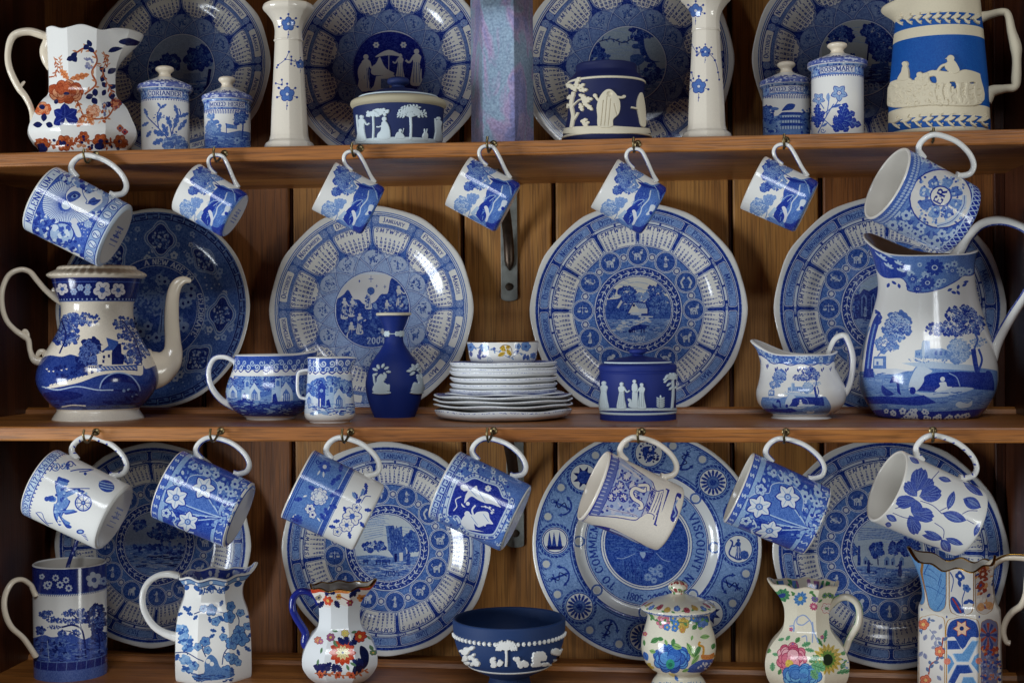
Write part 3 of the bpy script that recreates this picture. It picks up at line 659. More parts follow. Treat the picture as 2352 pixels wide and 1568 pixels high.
def zodiac(c, x, y, r, k, col, dark):
    """a small sign, a different creature in each"""
    q = random.Random(k * 7 + 3)
    if k in (0, 5, 7): figure(c, x, y - r * .62, -r * 1.35, col, dark, arm=1 if k else -1)
    elif k == 1:
        for s_ in (-1, 1):
            P = crv([(x + s_ * r * .42, y - r * .5), (x + s_ * r * .62, y), (x + s_ * r * .30, y + r * .5)], 6); c.line(P, r * .22, col); c.circ(P[-1][0], P[-1][1], r * .16, col)
            c.poly([(P[0][0], P[0][1] + r * .1), (P[0][0] - r * .2, P[0][1] - r * .22), (P[0][0] + r * .2, P[0][1] - r * .22)], col)
    elif k == 9:
        for i in range(6): c.circ(x + r * (-.35 + i * .14), y + r * (.25 - i * .07), r * (.17 - i * .012), col, n=9)
        c.line(crv([(x + r * .35, y - r * .1), (x + r * .6, y + r * .1), (x + r * .5, y + r * .45)], 5), r * .08, col)
        for s_ in (-1, 1):
            for i in range(3): c.line([(x - r * .1 + i * r * .1, y + r * .15), (x - r * .25 + i * r * .16, y + r * .15 + s_ * r * .4)], r * .05, col)
            c.line(crv([(x - r * .4, y + r * .3), (x - r * .65, y + r * (.3 + s_ * .25)), (x - r * .45, y + r * (.3 + s_ * .4))], 4), r * .1, col)
    elif k == 8:
        c.line([(x - r * .5, y + r * .35), (x + r * .5, y + r * .35)], r * .07, col); c.line([(x, y + r * .6), (x, y - r * .4)], r * .08, col)
        for s_ in (-1, 1):
            c.circ(x + s_ * r * .45, y - r * .12, r * .24, col, ry=r * .12)
            for t in (-1, 1): c.line([(x + s_ * r * .45, y + r * .35), (x + s_ * r * .45 + t * r * .2, y - r * .1)], r * .04, col)
    elif k == 6:
        c.circ(x, y, r * .4, col, ry=r * .3); c.circ(x + r * .36, y + r * .28, r * .24, col)
        for d_ in (-.3, -.1, .18, .32): c.line([(x + d_ * r, y), (x + d_ * r * 1.3, y - r * .6)], r * .12, col)
    else:
        # a beast or pair: body, head, legs, tail
        rot = q.uniform(-.3, .3); c.circ(x - r * .05, y, r * .46, col, ry=r * .27, rot=rot); c.circ(x + r * .42, y + r * .3, r * .2, col); 
        for t in (-.38, -.18, .2, .36): c.line([(x + t * r, y - r * .1), (x + t * r + q.uniform(-.1, .1) * r, y - r * .6)], r * .11, col)
        c.line(crv([(x + r * .5, y + r * .42), (x + r * .62, y + r * .65), (x + r * .35, y + r * .62)], 4), r * .07, col)
        c.line(crv([(x - r * .48, y + r * .08), (x - r * .7, y + r * .3), (x - r * .55, y + r * .5)], 4), r * .07, col)
    for i in range(3): c.line([(x + q.uniform(-.3, .3) * r, y + q.uniform(-.2, .2) * r), (x + q.uniform(-.3, .3) * r, y + q.uniform(-.2, .2) * r)], r * .05, dark)
def style_A(rot=0., light=False, yr=2004):
    c = pcv(); g = (150, 168, 212) if light else (108, 130, 192); sep = (70, 98, 176) if light else (36, 56, 146); ink = (34, 58, 150)
    for r0, r1, col in ((0, .955, W_), (.0, .948, (96, 122, 190)), (0, .938, W_), (0, .93, sep), (0, .922, (210, 214, 222)), (0, .915, sep)): c.circ(0, 0, r1, col, n=180)
    c.circ(0, 0, .575, g, n=120)
    tone = (186, 196, 220) if light else (160, 172, 206)
    for k in range(12):                                          # interlaced straps between the shields
        a = radians(30 * k + 15) + rot
        for s_ in (-1, 1):
            for dr in (0, .03):
                P = crv([pol(.60, a + s_ * (.19 - dr * 1.5)), pol(.545, a + s_ * (.05 - dr)), pol(.49, a - s_ * .05), pol(.43, a - s_ * .16), pol(.375, a - s_ * .25)], 6)
                c.line(P, .016, ink); c.line(P, .009, tone)
        c.poly([pol(.565, a - .06), pol(.515, a), pol(.565, a + .06)], tone)
    for k in range(12):
        b = radians(30 * k) + rot; q = [(.585, 0), (.575, .09), (.545, .155), (.50, .165), (.455, .12), (.425, .04), (.41, 0)]
        P = [pol(r, b + t) for r, t in q] + [pol(r, b - t) for r, t in q[::-1]]; P = crv(P, 4, True)
        c.poly(P, ink); c.poly(P * .985 + np.array(pol(.0075, b)), tone); c.poly(P * .965 + np.array(pol(.0175, b)), ink); c.poly(P * .95 + np.array(pol(.025, b)), (172, 184, 214) if light else (126, 146, 198))
        x, y = pol(.495, b); zodiac(c, x, y, .062, (k + 11) % 12, (64, 90, 168), tone); blobs(c, [(x - .05, y - .05), (x + .05, y - .05), (x + .05, y + .06), (x - .05, y + .06)], 26, .008, [ink, (70, 98, 176), tone], k)
    for k in range(12):
        a = radians(15 + 30 * k) + rot
        c.poly(rseg(.834, .906, a - .172, a + .172, .008), W_)
        for s_ in (-1, 1):
            x, y = pol(.868, a + s_ * .213); c.circ(x, y, .038, (170, 184, 218)); c.circ(x, y, .033, ink); c.circ(x, y, .031, (110, 134, 196)); c.circ(x, y, .016, sep)
            for j in range(10): c.line([(x, y), (x + .029 * cos(j * pi / 5), y + .029 * sin(j * pi / 5))], .003, (180, 190, 220))
        arctext(c, MON[k], .850, a, .044, ink, small=.76, bold=1.25)
        c.poly(seg(.803, .829, a - .245, a + .245), (120, 140, 196)); 
        for j in range(26):
            t = a - .235 + .47 * (j + .5) / 26; c.line([pol(.806, t - .006), pol(.827, t + .006)], .004, (60, 88, 170))
        q = [(.800, .0), (.800, .1), (.800, .2), (.792, .232), (.765, .240), (.70, .240), (.655, .232), (.62, .205), (.600, .165), (.598, .135), (.585, .12), (.568, .095), (.560, .055), (.572, .035), (.562, .02), (.552, 0)]
        P = np.array([pol(r, a + t) for r, t in q] + [pol(r, a - t) for r, t in q[::-1]])
        ctr = np.array(pol(.69, a)); c.poly(ctr + (P - ctr) * 1.07, ink); c.poly(ctr + (P - ctr) * 1.045, tone); c.poly(P, ink); c.poly(ctr + (P - ctr) * .965, W_)
        month_grid(c, a, yr, k + 1, .752, .716, .0335, ink, .064)
    c.circ(0, 0, .378, ink, n=90); c.circ(0, 0, .372, (200, 206, 220), n=90); return c
def style_B(rot=0., yr=2002):
    c = pcv(); bl = (84, 114, 188); ink = (34, 58, 148); st = (206, 212, 222); md = (122, 148, 206)
    for r, col in ((.958, st), (.95, ink), (.925, st), (.919, ink), (.912, bl)): c.circ(0, 0, r, col, n=180)
    c.circ(0, 0, .912, ink, n=180)
    for k in range(12):
        a = radians(15 + 30 * k) + rot
        c.poly(rseg(.832, .912, a - .243, a + .243, .016), st); c.poly(rseg(.837, .907, a - .237, a + .237, .014), ink); c.poly(rseg(.841, .903, a - .232, a + .232, .012), md)
        arctext(c, MON[k], .850, a, .046, ink, small=.76, bold=1.25)
        c.poly(seg(.806, .826, a - .245, a - .012), st); c.poly(seg(.806, .826, a + .012, a + .165), st)
        arctext(c, ZOD[k], .808, a + .245, .017, st, bold=1.6, serif=False)
        P = rseg(.600, .796, a - .240, a + .240, .02); c.poly(P, st); P = rseg(.607, .789, a - .230, a + .230, .016); c.poly(P, ink); P = rseg(.611, .785, a - .225, a + .225, .014); c.poly(P, W_)
        month_grid(c, a, yr, k + 1, .748, .718, .0255, ink, .061, hn=.0172)
    c.circ(0, 0, .592, bl, n=120)
    for k in range(12):
        a = radians(15 + 30 * k) + rot; x, y = pol(.508, a)
        c.circ(x, y, .040, st); c.circ(x, y, .033, ink); c.circ(x, y, .027, W_); c.circ(x, y, .026, ink); c.circ(x, y, .021, (206, 206, 208))
    for k in range(12):
        b = radians(30 * k) + rot; x, y = pol(.515, b)
        c.line([pol(.60, b), pol(.64, b)], .012, st)
        for r, col in ((.105, st), (.099, ink), (.094, st), (.088, (56, 84, 166))): c.circ(x, y, r, col, n=36)
        zodiac(c, x, y, .075, (k + 11) % 12, (196, 202, 214), ink)
    for r, col in ((.412, ink), (.407, st), (.398, ink)): c.circ(0, 0, r, col, n=100)
    for k in range(30):                                          # laurel band
        a = 2 * pi * k / 30; x, y = pol(.358, a)
        for s_ in (-1, 0, 1):
            leaf(c, x, y, .050 if s_ == 0 else .040, -a + s_ * .75 + pi, .010, st)
        c.line([pol(.357, a - .02), pol(.357, a + .10)], .004, st); c.circ(*pol(.385, a + .07), .005, st, n=6); c.circ(*pol(.333, a + .07), .005, st, n=6)
    for r, col in ((.326, st), (.318, ink), (.312, W_)): c.circ(0, 0, r, col, n=100)
    return c
def to_pic(c, fr, R):                                            # let a plate canvas be painted in picture coordinates
    n = c.w
    def T(P):
        d = ray(P[:, 0], P[:, 1]) @ fr.R; o = (CO - fr.O) @ fr.R; t = -o[2] / d[:, 2]
        return (np.stack([o[0] + d[:, 0] * t, o[1] + d[:, 1] * t], 1) / R * .5 + .5) * n
    c.T = T
def disc_clip(c, r):
    yy, xx = np.mgrid[0:c.h, 0:c.w]; c.clip = ((xx + .5) / c.w * 2 - 1) ** 2 + ((yy + .5) / c.h * 2 - 1) ** 2 < r * r
B3_ = [(36, 60, 152), (60, 88, 170), (96, 124, 190)]; SKY = (200, 202, 206)
def land(c, ox, oy, s, ground=.15, seed=0, sky=SKY):
    """ground, far trees, clouds of an engraved landscape; ox, oy, s in the current coordinates, y down"""
    q = random.Random(seed); c.poly(rect(ox - s * 1.1, oy - s * 1.1, ox + s * 1.1, oy + s * 1.1, 2), sky)
    for i in range(9):
        y = oy - s * (.35 + .07 * i); x = ox + q.uniform(-.6, .6) * s; c.line(crv([(x - s * .3, y), (x, y - s * .03), (x + s * .3, y + s * .02)], 4), s * .02, (150, 168, 206))
    g = oy + s * ground; c.poly(crv([(ox - s * 1.1, g), (ox - s * .4, g - s * .05), (ox + s * .2, g + s * .03), (ox + s * 1.1, g - s * .04)], 4).tolist() + [(ox + s * 1.1, oy + s * 1.1), (ox - s * 1.1, oy + s * 1.1)], (110, 136, 196))
    dashes(c, [(ox - s, g), (ox + s, g), (ox + s, oy + s), (ox - s, oy + s)], 150, s * .16, s * .022, [(60, 88, 170), (44, 70, 158), (180, 190, 212)], 0, .2, seed)
def scene_year(c, fr, R, yr):
    pass
PLATES = {}
def finish_plate(key, c, fr, R, label, group='blue calendar plates standing at the back of the shelves', scal=.012, kind=0, rot=0):
    c.clip = None; k_ = np.clip((c.a[..., 2] - c.a[..., 0]) * 3, 0, 1)[..., None]; c.a *= 1 - k_ * (1 - np.array([1.04, .98, 1.0], np.float32)); c.grain(.13, hash(key) % 100 if False else len(PLATES) + 3); o = plate_mesh('plate', fr, R, c.image('plate_print'), scal, 12, kind, rot)
    tag(o, label, 'plate', group); PLATES[key] = o; return o
def mk(u, v, Ru, Y=.272, lean=4.5):
    fr = plate_frame(u, v, Y, lean); return fr, Ru * upm(fr.O)
# ---------------------------------------------------------------- the twelve plates, one by one
ARR_A = {}
def baseA(rot=0., light=False, yr=2000):
    k = (round(rot, 3), light)
    if k not in ARR_A: ARR_A[k] = style_A(rot, light, yr).a
    c = pcv(); c.a = ARR_A[k].copy(); return c
def baseB(rot=0., yr=2002):
    k = (round(rot, 3), 'B')
    if k not in ARR_A: ARR_A[k] = style_B(rot, yr).a
    c = pcv(); c.a = ARR_A[k].copy(); return c
Y0_ = [(30, 50, 140), (52, 78, 164), (80, 108, 182)]
# top shelf
fr, R = mk(411, 154, 217); c = baseA(); to_pic(c, fr, R); disc_clip(c, .362); c.crop = 'A1'
land(c, 1465, 600, 330, .1, 1, (150, 166, 200)); tree(c, 1640, 470, 120, 95, Y0_, 50, .2, 2); tree(c, 1380, 520, 90, 80, Y0_, 40, .2, 3)
c.line([(1720, 560), (1700, 700), (1640, 760)], 26, NB); tree(c, 1250, 560, 60, 60, Y0_, 20, .25, 4); blobs(c, [(1200, 720), (1740, 700), (1700, 800), (1300, 800)], 60, 16, Y0_, 5)
c.poly([(1500, 600), (1640, 590), (1650, 650), (1500, 650)], (120, 140, 190)); 
finish_plate('P1', c, fr, R, 'blue calendar plate behind the coriander and mixed herbs jars on the top shelf')
fr, R = mk(891, 150, 229); c = baseA(); to_pic(c, fr, R); disc_clip(c, .370); c.crop = 'A2'
c.circ(1073, 590, 340, (28, 40, 138), n=60); wh = (214, 216, 216); sh = (110, 130, 190)
figure(c, 860, 735, 300, wh, sh, .05, 1); c.line([(905, 560), (905, 720)], 6, sh); c.poly(crv([(810, 560), (850, 500), (880, 560), (850, 640), (815, 640)], 4, True), wh); c.poly([(840, 640), (880, 640), (870, 735), (820, 735)], wh)
c.poly([(900, 740), (940, 700), (960, 620), (1100, 600), (1130, 640), (1090, 640), (1090, 700), (1110, 740)], wh); c.poly([(1000, 640), (1070, 640), (1070, 720), (1000, 720)], sh)
c.poly(crv([(920, 560), (960, 510), (990, 460), (1020, 520), (1050, 560), (1110, 600), (940, 610)], 4, True), wh); c.poly(crv([(950, 460), (1065, 400), (1180, 455), (1065, 445)], 4, True), wh)
c.line([(1065, 400), (1065, 600)], 7, wh); figure(c, 1160, 640, 210, wh, sh, 0, -1); figure(c, 1295, 690, 300, wh, sh, 0, -1); c.line([(1335, 560), (1335, 680)], 6, wh)
for x, y in ((960, 360), (1187, 360)): flower(c, x, y, 26, 6, wh, sh)
c.poly([(780, 760), (1360, 760), (1300, 860), (850, 860)], (62, 60, 150)); finish_plate('P2', c, fr, R, 'blue calendar plate showing white classical figures under a parasol, behind dark covered bowl')
fr, R = mk(1440, 145, 243); c = baseA(); to_pic(c, fr, R); disc_clip(c, .362); c.crop = 'A3'
land(c, 1000, 560, 340, .0, 3, (158, 174, 196)); blobs(c, [(690, 450), (860, 420), (870, 520), (690, 520)], 60, 18, Y0_, 2)
c.poly(crv([(1090, 250), (1140, 240), (1160, 380), (1210, 480), (1290, 500), (1170, 500), (1120, 420)], 4, True), (40, 64, 150)); tree(c, 1130, 260, 100, 60, Y0_, 30, .2, 4)
tree(c, 760, 400, 50, 50, Y0_, 16, .3, 6); figure(c, 1090, 620, 250, (150, 166, 200), NB, 0, 1, False); c.circ(1092, 370, 42, (60, 84, 160), ry=22); c.poly(crv([(1040, 450), (1130, 440), (1150, 500), (1060, 540)], 4, True), (70, 96, 168))
branch(c, [(780, 330), (880, 310), (980, 340), (1060, 300)], 8, NB, 10, 34, 12, (60, 88, 160)); tree(c, 1220, 600, 80, 90, Y0_, 30, .2, 7)
finish_plate('P3', c, fr, R, 'blue calendar plate showing a man in a hat, behind the dark blue drum jar')
fr, R = mk(1974, 130, 243); c = baseA(radians(-7)); to_pic(c, fr, R); disc_clip(c, .362); c.crop = 'A4'
land(c, 1060, 460, 340, .2, 4, (176, 184, 190)); tree(c, 1140, 270, 130, 90, Y0_, 60, .17, 8); tree(c, 830, 290, 110, 90, Y0_, 50, .18, 9); tree(c, 1200, 400, 110, 110, Y0_, 50, .17, 11)
c.line([(835, 340), (830, 500)], 16, NB); c.line([(1080, 330), (1060, 520)], 14, NB); blobs(c, [(880, 430), (960, 440), (1000, 520), (880, 520)], 30, 16, Y0_, 3)
c.poly([(1100, 520), (1240, 500), (1240, 700), (1060, 690)], (52, 78, 160)); dashes(c, [(1030, 560), (1250, 540), (1240, 720), (1040, 700)], 40, 60, 8, [(120, 144, 196), NB], 0, .2, 5)
text(c, '1999', 1090, 745, 62, (150, 166, 206), -.1); finish_plate('P4', c, fr, R, 'blue calendar plate with trees and a riverbank, behind the mixed spice and rosemary jars')
# middle shelf, far left: key border and cartouches on a flowered ground
fr, R = mk(351, 709, 231); c = pcv(); G = (62, 88, 162); G2 = (92, 118, 182); st = (176, 186, 206)
c.circ(0, 0, .965, G2, n=180)
for k in range(44):
    a = 2 * pi * k / 44; h = pi / 44
    P = [pol(.895, a - h), pol(.945, a - h), pol(.945, a + h * .62), pol(.912, a + h * .62), pol(.912, a - h * .1), pol(.925, a - h * .1)]
    c.line(P, .0155, NB); P = [pol(.895, a - h), pol(.895, a + h)]; c.line(P, .012, NB)
    c.line([pol(.928, a + h * .9), pol(.905, a + h * .9)], .008, st)
c.circ(0, 0, .878, G, n=160); c.circ(0, 0, .872, (70, 96, 168), n=160); rq = random.Random(5)
for k in range(260):
    a = rq.uniform(0, 2 * pi); r = rq.uniform(.52, .85); x, y = pol(r, a)
    if k % 3: c.circ(x, y, rq.uniform(.006, .012), rq.choice([st, G2, (130, 150, 196)]), n=6)
    else: flower(c, x, y, rq.uniform(.025, .042), 5, rq.choice([st, (140, 158, 200)]), G, rot=rq.uniform(0, 2))
for k, (a, r, w_, h_) in enumerate(((95, .70, .115, .15), (47, .70, .085, .13), (5, .70, .13, .12), (137, .68, .11, .13), (185, .70, .12, .12), (235, .70, .11, .13), (275, .70, .10, .15), (320, .70, .11, .13))):
    a = radians(a); x, y = pol(r, a); n = 24; ca, sa = cos(-a), sin(-a)
    for s_, col in ((1.32, G2), (1.25, st), (1.19, G2), (1.06, st), (1., (34, 52, 130))):
        P = []
        for j in range(48):
            t = 2 * pi * j / 48; ww = (1 + .13 * cos(4 * t)); X, Y = h_ * s_ * ww * cos(t), w_ * s_ * ww * sin(t); P.append((x + X * ca - Y * sa, y + X * sa + Y * ca))
        c.poly(P, col)
    blobs(c, [(x - .09, y - .09), (x + .09, y - .09), (x + .08, y + .08), (x - .08, y + .08)], 60, .013, [(120, 140, 190), (70, 96, 170), st], k)
c.circ(0, 0, .522, st, n=120); c.circ(0, 0, .514, (44, 68, 150), n=120); c.circ(0, 0, .44, st, n=120); c.circ(0, 0, .434, (50, 74, 154), n=120)
arctext(c, 'CELEBRATE', .452, radians(98), .052, (190, 198, 214), bold=1.5); arctext(c, 'A NEW AGE TO', .452, radians(20), .052, (190, 198, 214), bold=1.5)
blossoms(c, [(-.4, -.3), (.35, -.3), (.4, .3), (-.35, .35)], 60, .045, (130, 148, 192), NB, 4, 5, (80, 104, 172)); tree(c, 0, .1, .2, .16, [(60, 84, 160), (110, 132, 186)], 30, .2, 5); figure(c, .1, -.25, -.4, (120, 140, 186), NB)
finish_plate('P5', c, fr, R, 'dark blue plate with a Greek key border, half hidden behind the coffee pot', None, .006)
# middle shelf, 2004
fr, R = mk(852, 710, 238); c = baseA(0, True); to_pic(c, fr, R); disc_clip(c, .364); c.crop = 'C2'
c.poly(rect(690, 20, 1400, 720, 2), (206, 204, 204)); D4_ = [(44, 66, 152), (66, 92, 170), (90, 114, 182)]
for x, y, h in ((1008, 60, 22), (900, 80, 8), (1060, 125, 10), (1135, 130, 12), (905, 80, 8)): c.line([(x - h, y), (x + h, y)], 4, DB); c.line([(x, y - h * 1.3), (x, y + h * 1.3)], 4, DB)
c.poly(crv([(690, 250), (760, 200), (800, 160), (850, 240), (900, 250), (950, 290), (1040, 270), (1100, 200), (1160, 190), (1190, 60), (1260, 60), (1400, 260), (1400, 720), (690, 720)], 5).tolist(), D4_[0])
blobs(c, [(720, 230), (850, 260), (1050, 280), (1250, 100), (1380, 300), (1350, 600), (760, 640)], 260, 17, [(56, 80, 162), (80, 104, 178), (34, 54, 142), (120, 142, 196)], 6)
for x, y, h, ln in ((765, 420, 190, 0), (830, 400, 170, .05), (985, 330, 190, 0), (1150, 400, 150, .02), (1270, 310, 190, -.05), (905, 560, 190, 0), (1100, 640, 130, .1), (810, 640, 190, .1)):
    figure(c, x, y, h, (196, 196, 200), (60, 84, 160), ln, 1)
    blobs(c, [(x - 30, y - h * .7), (x + 30, y - h * .7), (x + 30, y), (x - 30, y)], 9, 13, [(60, 84, 160), (44, 66, 150)], int(x))
c.circ(1008, 168, 34, (64, 88, 160)); c.poly([(690, 600), (1400, 600), (1400, 720), (690, 720)], (56, 78, 160)); text(c, '2004', 1058, 650, 56, (176, 186, 210), 0)
finish_plate('P6', c, fr, R, 'pale blue calendar plate marked 2004, showing a crowd, behind the narrow blue vase')
# 2002
fr, R = mk(1465, 711, 248); c = baseB(); to_pic(c, fr, R); disc_clip(c, .308); c.crop = 'C3'
land(c, 1090, 350, 300, .0, 7, (214, 212, 204)); c.poly([(790, 300), (1400, 280), (1400, 420), (790, 430)], (60, 88, 170)); tree(c, 1000, 190, 80, 60, B3_, 40, .2, 1); tree(c, 1270, 170, 100, 60, B3_, 40, .2, 2); tree(c, 1080, 290, 190, 80, B3_, 90, .16, 31); tree(c, 1290, 310, 110, 90, [(70, 98, 176), (110, 136, 196), (44, 70, 158)], 70, .17, 3); tree(c, 850, 190, 40, 40, B3_, 14, .3, 4); tree(c, 1140, 220, 60, 34, [(110, 136, 196), (150, 168, 208)], 20, .3, 4)
c.poly([(805, 250), (960, 235), (960, 360), (810, 380)], (48, 74, 160)); c.poly([(900, 320), (945, 240), (975, 262), (950, 275), (915, 330)], SKY); tree(c, 1010, 240, 70, 40, B3_, 26, .25, 12)
c.poly([(990, 385), (1052, 262), (1170, 275), (1196, 335), (1190, 390)], (34, 54, 142)); c.poly([(1005, 370), (1055, 275), (1100, 330), (1100, 375)], (214, 212, 204)); c.poly([(1055, 275), (1160, 285), (1180, 330), (1100, 330)], (150, 168, 206)); c.poly([(1100, 330), (1180, 330), (1178, 375), (1100, 375)], (200, 202, 204))
for i in range(6): c.line([(1072 + i * 18, 285), (1106 + i * 14, 330)], 3, DB)
c.poly([(1045, 290), (1065, 290), (1065, 312), (1045, 312)], NB); c.poly([(1020, 385), (1040, 362), (1130, 365), (1120, 392)], (190, 198, 212)); c.line([(1100, 402), (1230, 405)], 12, SKY)
dashes(c, [(950, 440), (1180, 410), (1200, 450), (900, 520), (850, 540)], 60, 36, 10, [(206, 206, 206), (170, 184, 210)], 0, .15, 4)
c.poly(crv([(1030, 500), (1100, 475), (1165, 480), (1170, 510), (1110, 520), (1040, 530)], 4, True), (36, 56, 146)); 
for x in (1045, 1062, 1125, 1150): c.line([(x, 510), (x - 2, 552)], 9, NB)
c.circ(1022, 535, 17, NB); c.line(crv([(1168, 490), (1195, 490), (1190, 505)], 3), 5, NB); text(c, '2002', 1103, 622, 42, (190, 198, 214))
finish_plate('P7', c, fr, R, 'bright blue calendar plate marked 2002 with a cottage, behind the round lidded box')
# ruins, right
fr, R = mk(2041, 706, 259); c = baseB(); to_pic(c, fr, R); disc_clip(c, .31); c.crop = 'C4'
land(c, 1060, 330, 320, .3, 9, (150, 166, 190)); c.poly([(850, 220), (900, 150), (950, 170), (1040, 120), (1040, 440), (800, 440)], (34, 52, 136)); blobs(c, [(780, 150), (860, 110), (850, 420), (770, 380)], 90, 15, Y0_, 4)
for x, w_ in ((905, 26), (990, 20)): c.poly([(x - w_, 400), (x - w_, 230), (x, 190), (x + w_, 230), (x + w_, 400)], (96, 120, 180)); c.poly([(x - w_ * .5, 400), (x - w_ * .5, 240), (x, 215), (x + w_ * .5, 240), (x + w_ * .5, 400)], (28, 44, 128))
figure(c, 915, 400, 90, (140, 158, 196), NB); dashes(c, [(800, 420), (1040, 420), (1040, 500), (840, 500)], 30, 60, 8, [(130, 150, 196)], 0, .1, 5)
finish_plate('P8', c, fr, R, 'blue calendar plate with abbey ruins, behind the tall blue and white ewer')
# bottom shelf
fr, R = mk(351, 1250, 233); c = baseB(radians(-3)); to_pic(c, fr, R); disc_clip(c, .31); c.crop = 'E1'
land(c, 1440, 260, 320, .2, 11, (140, 152, 184)); tree(c, 1500, 200, 180, 90, Y0_, 60, .16, 3); tree(c, 1250, 140, 60, 50, Y0_, 20, .25, 4); blobs(c, [(1170, 320), (1700, 300), (1700, 400), (1200, 400)], 70, 20, Y0_, 5); dashes(c, [(1180, 420), (1680, 380), (1650, 520), (1240, 520)], 40, 80, 10, [(150, 162, 194), NB], -.05, .15, 5)
finish_plate('P9', c, fr, R, 'shaded blue calendar plate behind the tankard and the octagonal white jug')
fr, R = mk(886, 1258, 243); c = baseB(radians(-9)); to_pic(c, fr, R); disc_clip(c, .31); c.crop = 'D2'
land(c, 1180, 1170, 320, .25, 13, (196, 204, 212))
for i in range(10): c.line([(900 + i * 6, 900 + i * 22), (1140 - i * 3, 880 + i * 20)], 4, (110, 136, 196))
tree(c, 1040, 1160, 110, 50, B3_, 40, .2, 4); tree(c, 1400, 1110, 90, 90, [(60, 88, 170), (96, 124, 190), (44, 70, 158)], 50, .2, 5)
c.poly([(1142, 970), (1215, 965), (1222, 1000), (1290, 972), (1300, 1120), (1330, 1200), (1210, 1250), (1165, 1190)], (58, 84, 166)); c.poly([(1142, 970), (1165, 968), (1190, 1190), (1165, 1190)], (100, 126, 188)); dashes(c, [(1150, 980), (1290, 980), (1310, 1190), (1180, 1200)], 50, 26, 6, [(120, 144, 196), (34, 54, 142)], 1.4, .4, 6)
c.poly([(1210, 1200), (1330, 1190), (1330, 1300), (1205, 1300)], (80, 106, 178)); c.poly([(1265, 1215), (1300, 1212), (1300, 1290), (1268, 1292)], SKY); c.poly([(1220, 1225), (1245, 1222), (1245, 1296), (1222, 1298)], NB)
for x in (960, 1075, 1130, 1160): c.poly(crv([(x - 24, 1280), (x + 20, 1276), (x + 26, 1300), (x - 20, 1305)], 3, True), (44, 68, 152)); c.line([(x - 16, 1295), (x - 16, 1325)], 6, NB); c.line([(x + 16, 1295), (x + 16, 1325)], 6, NB)
figure(c, 1350, 1345, 150, (50, 74, 156), None, 0, -1, False); dashes(c, [(920, 1330), (1440, 1320), (1380, 1400), (1000, 1400)], 60, 50, 7, [(180, 190, 210), (60, 88, 170)], 0, .2, 8); text(c, '2005', 1203, 1428, 48, (38, 58, 140), -.03)
finish_plate('P10', c, fr, R, 'blue calendar plate marked 2005 with a ruined tower, behind the red and blue octagonal jug')
# commemorative plate
fr, R = mk(1484, 1250, 262); c = pcv(); G = (124, 152, 208); ink = (38, 62, 152); st = (218, 220, 220)
for r, col in ((.975, st), (.968, ink), (.955, G), (.95, ink), (.944, G), (.675, ink), (.665, G), (.655, ink), (.63, st)): c.circ(0, 0, r, col, n=160)
for k in range(60): c.circ(*pol(.645, 2 * pi * k / 60), .009, (100, 124, 190), n=6)
for k in range(120): a = 2 * pi * k / 120; c.line([pol(.925, a), pol(.945, a + .035)], .006, ink)
for r, col in ((.545, ink), (.538, st), (.532, ink), (.527, G), (.405, ink), (.399, st), (.383, ink), (.377, st), (.366, (44, 72, 160))): c.circ(0, 0, r, col, n=120)
def rope(x, y, r, wd):
    c.ring(x, y, r, wd, ink, 36); 
    for j in range(26):
        t = 2 * pi * j / 26; c.line([(x + (r - wd * .45) * cos(t), y + (r - wd * .45) * sin(t)), (x + (r + wd * .45) * cos(t + .12), y + (r + wd * .45) * sin(t + .12))], wd * .28, G)
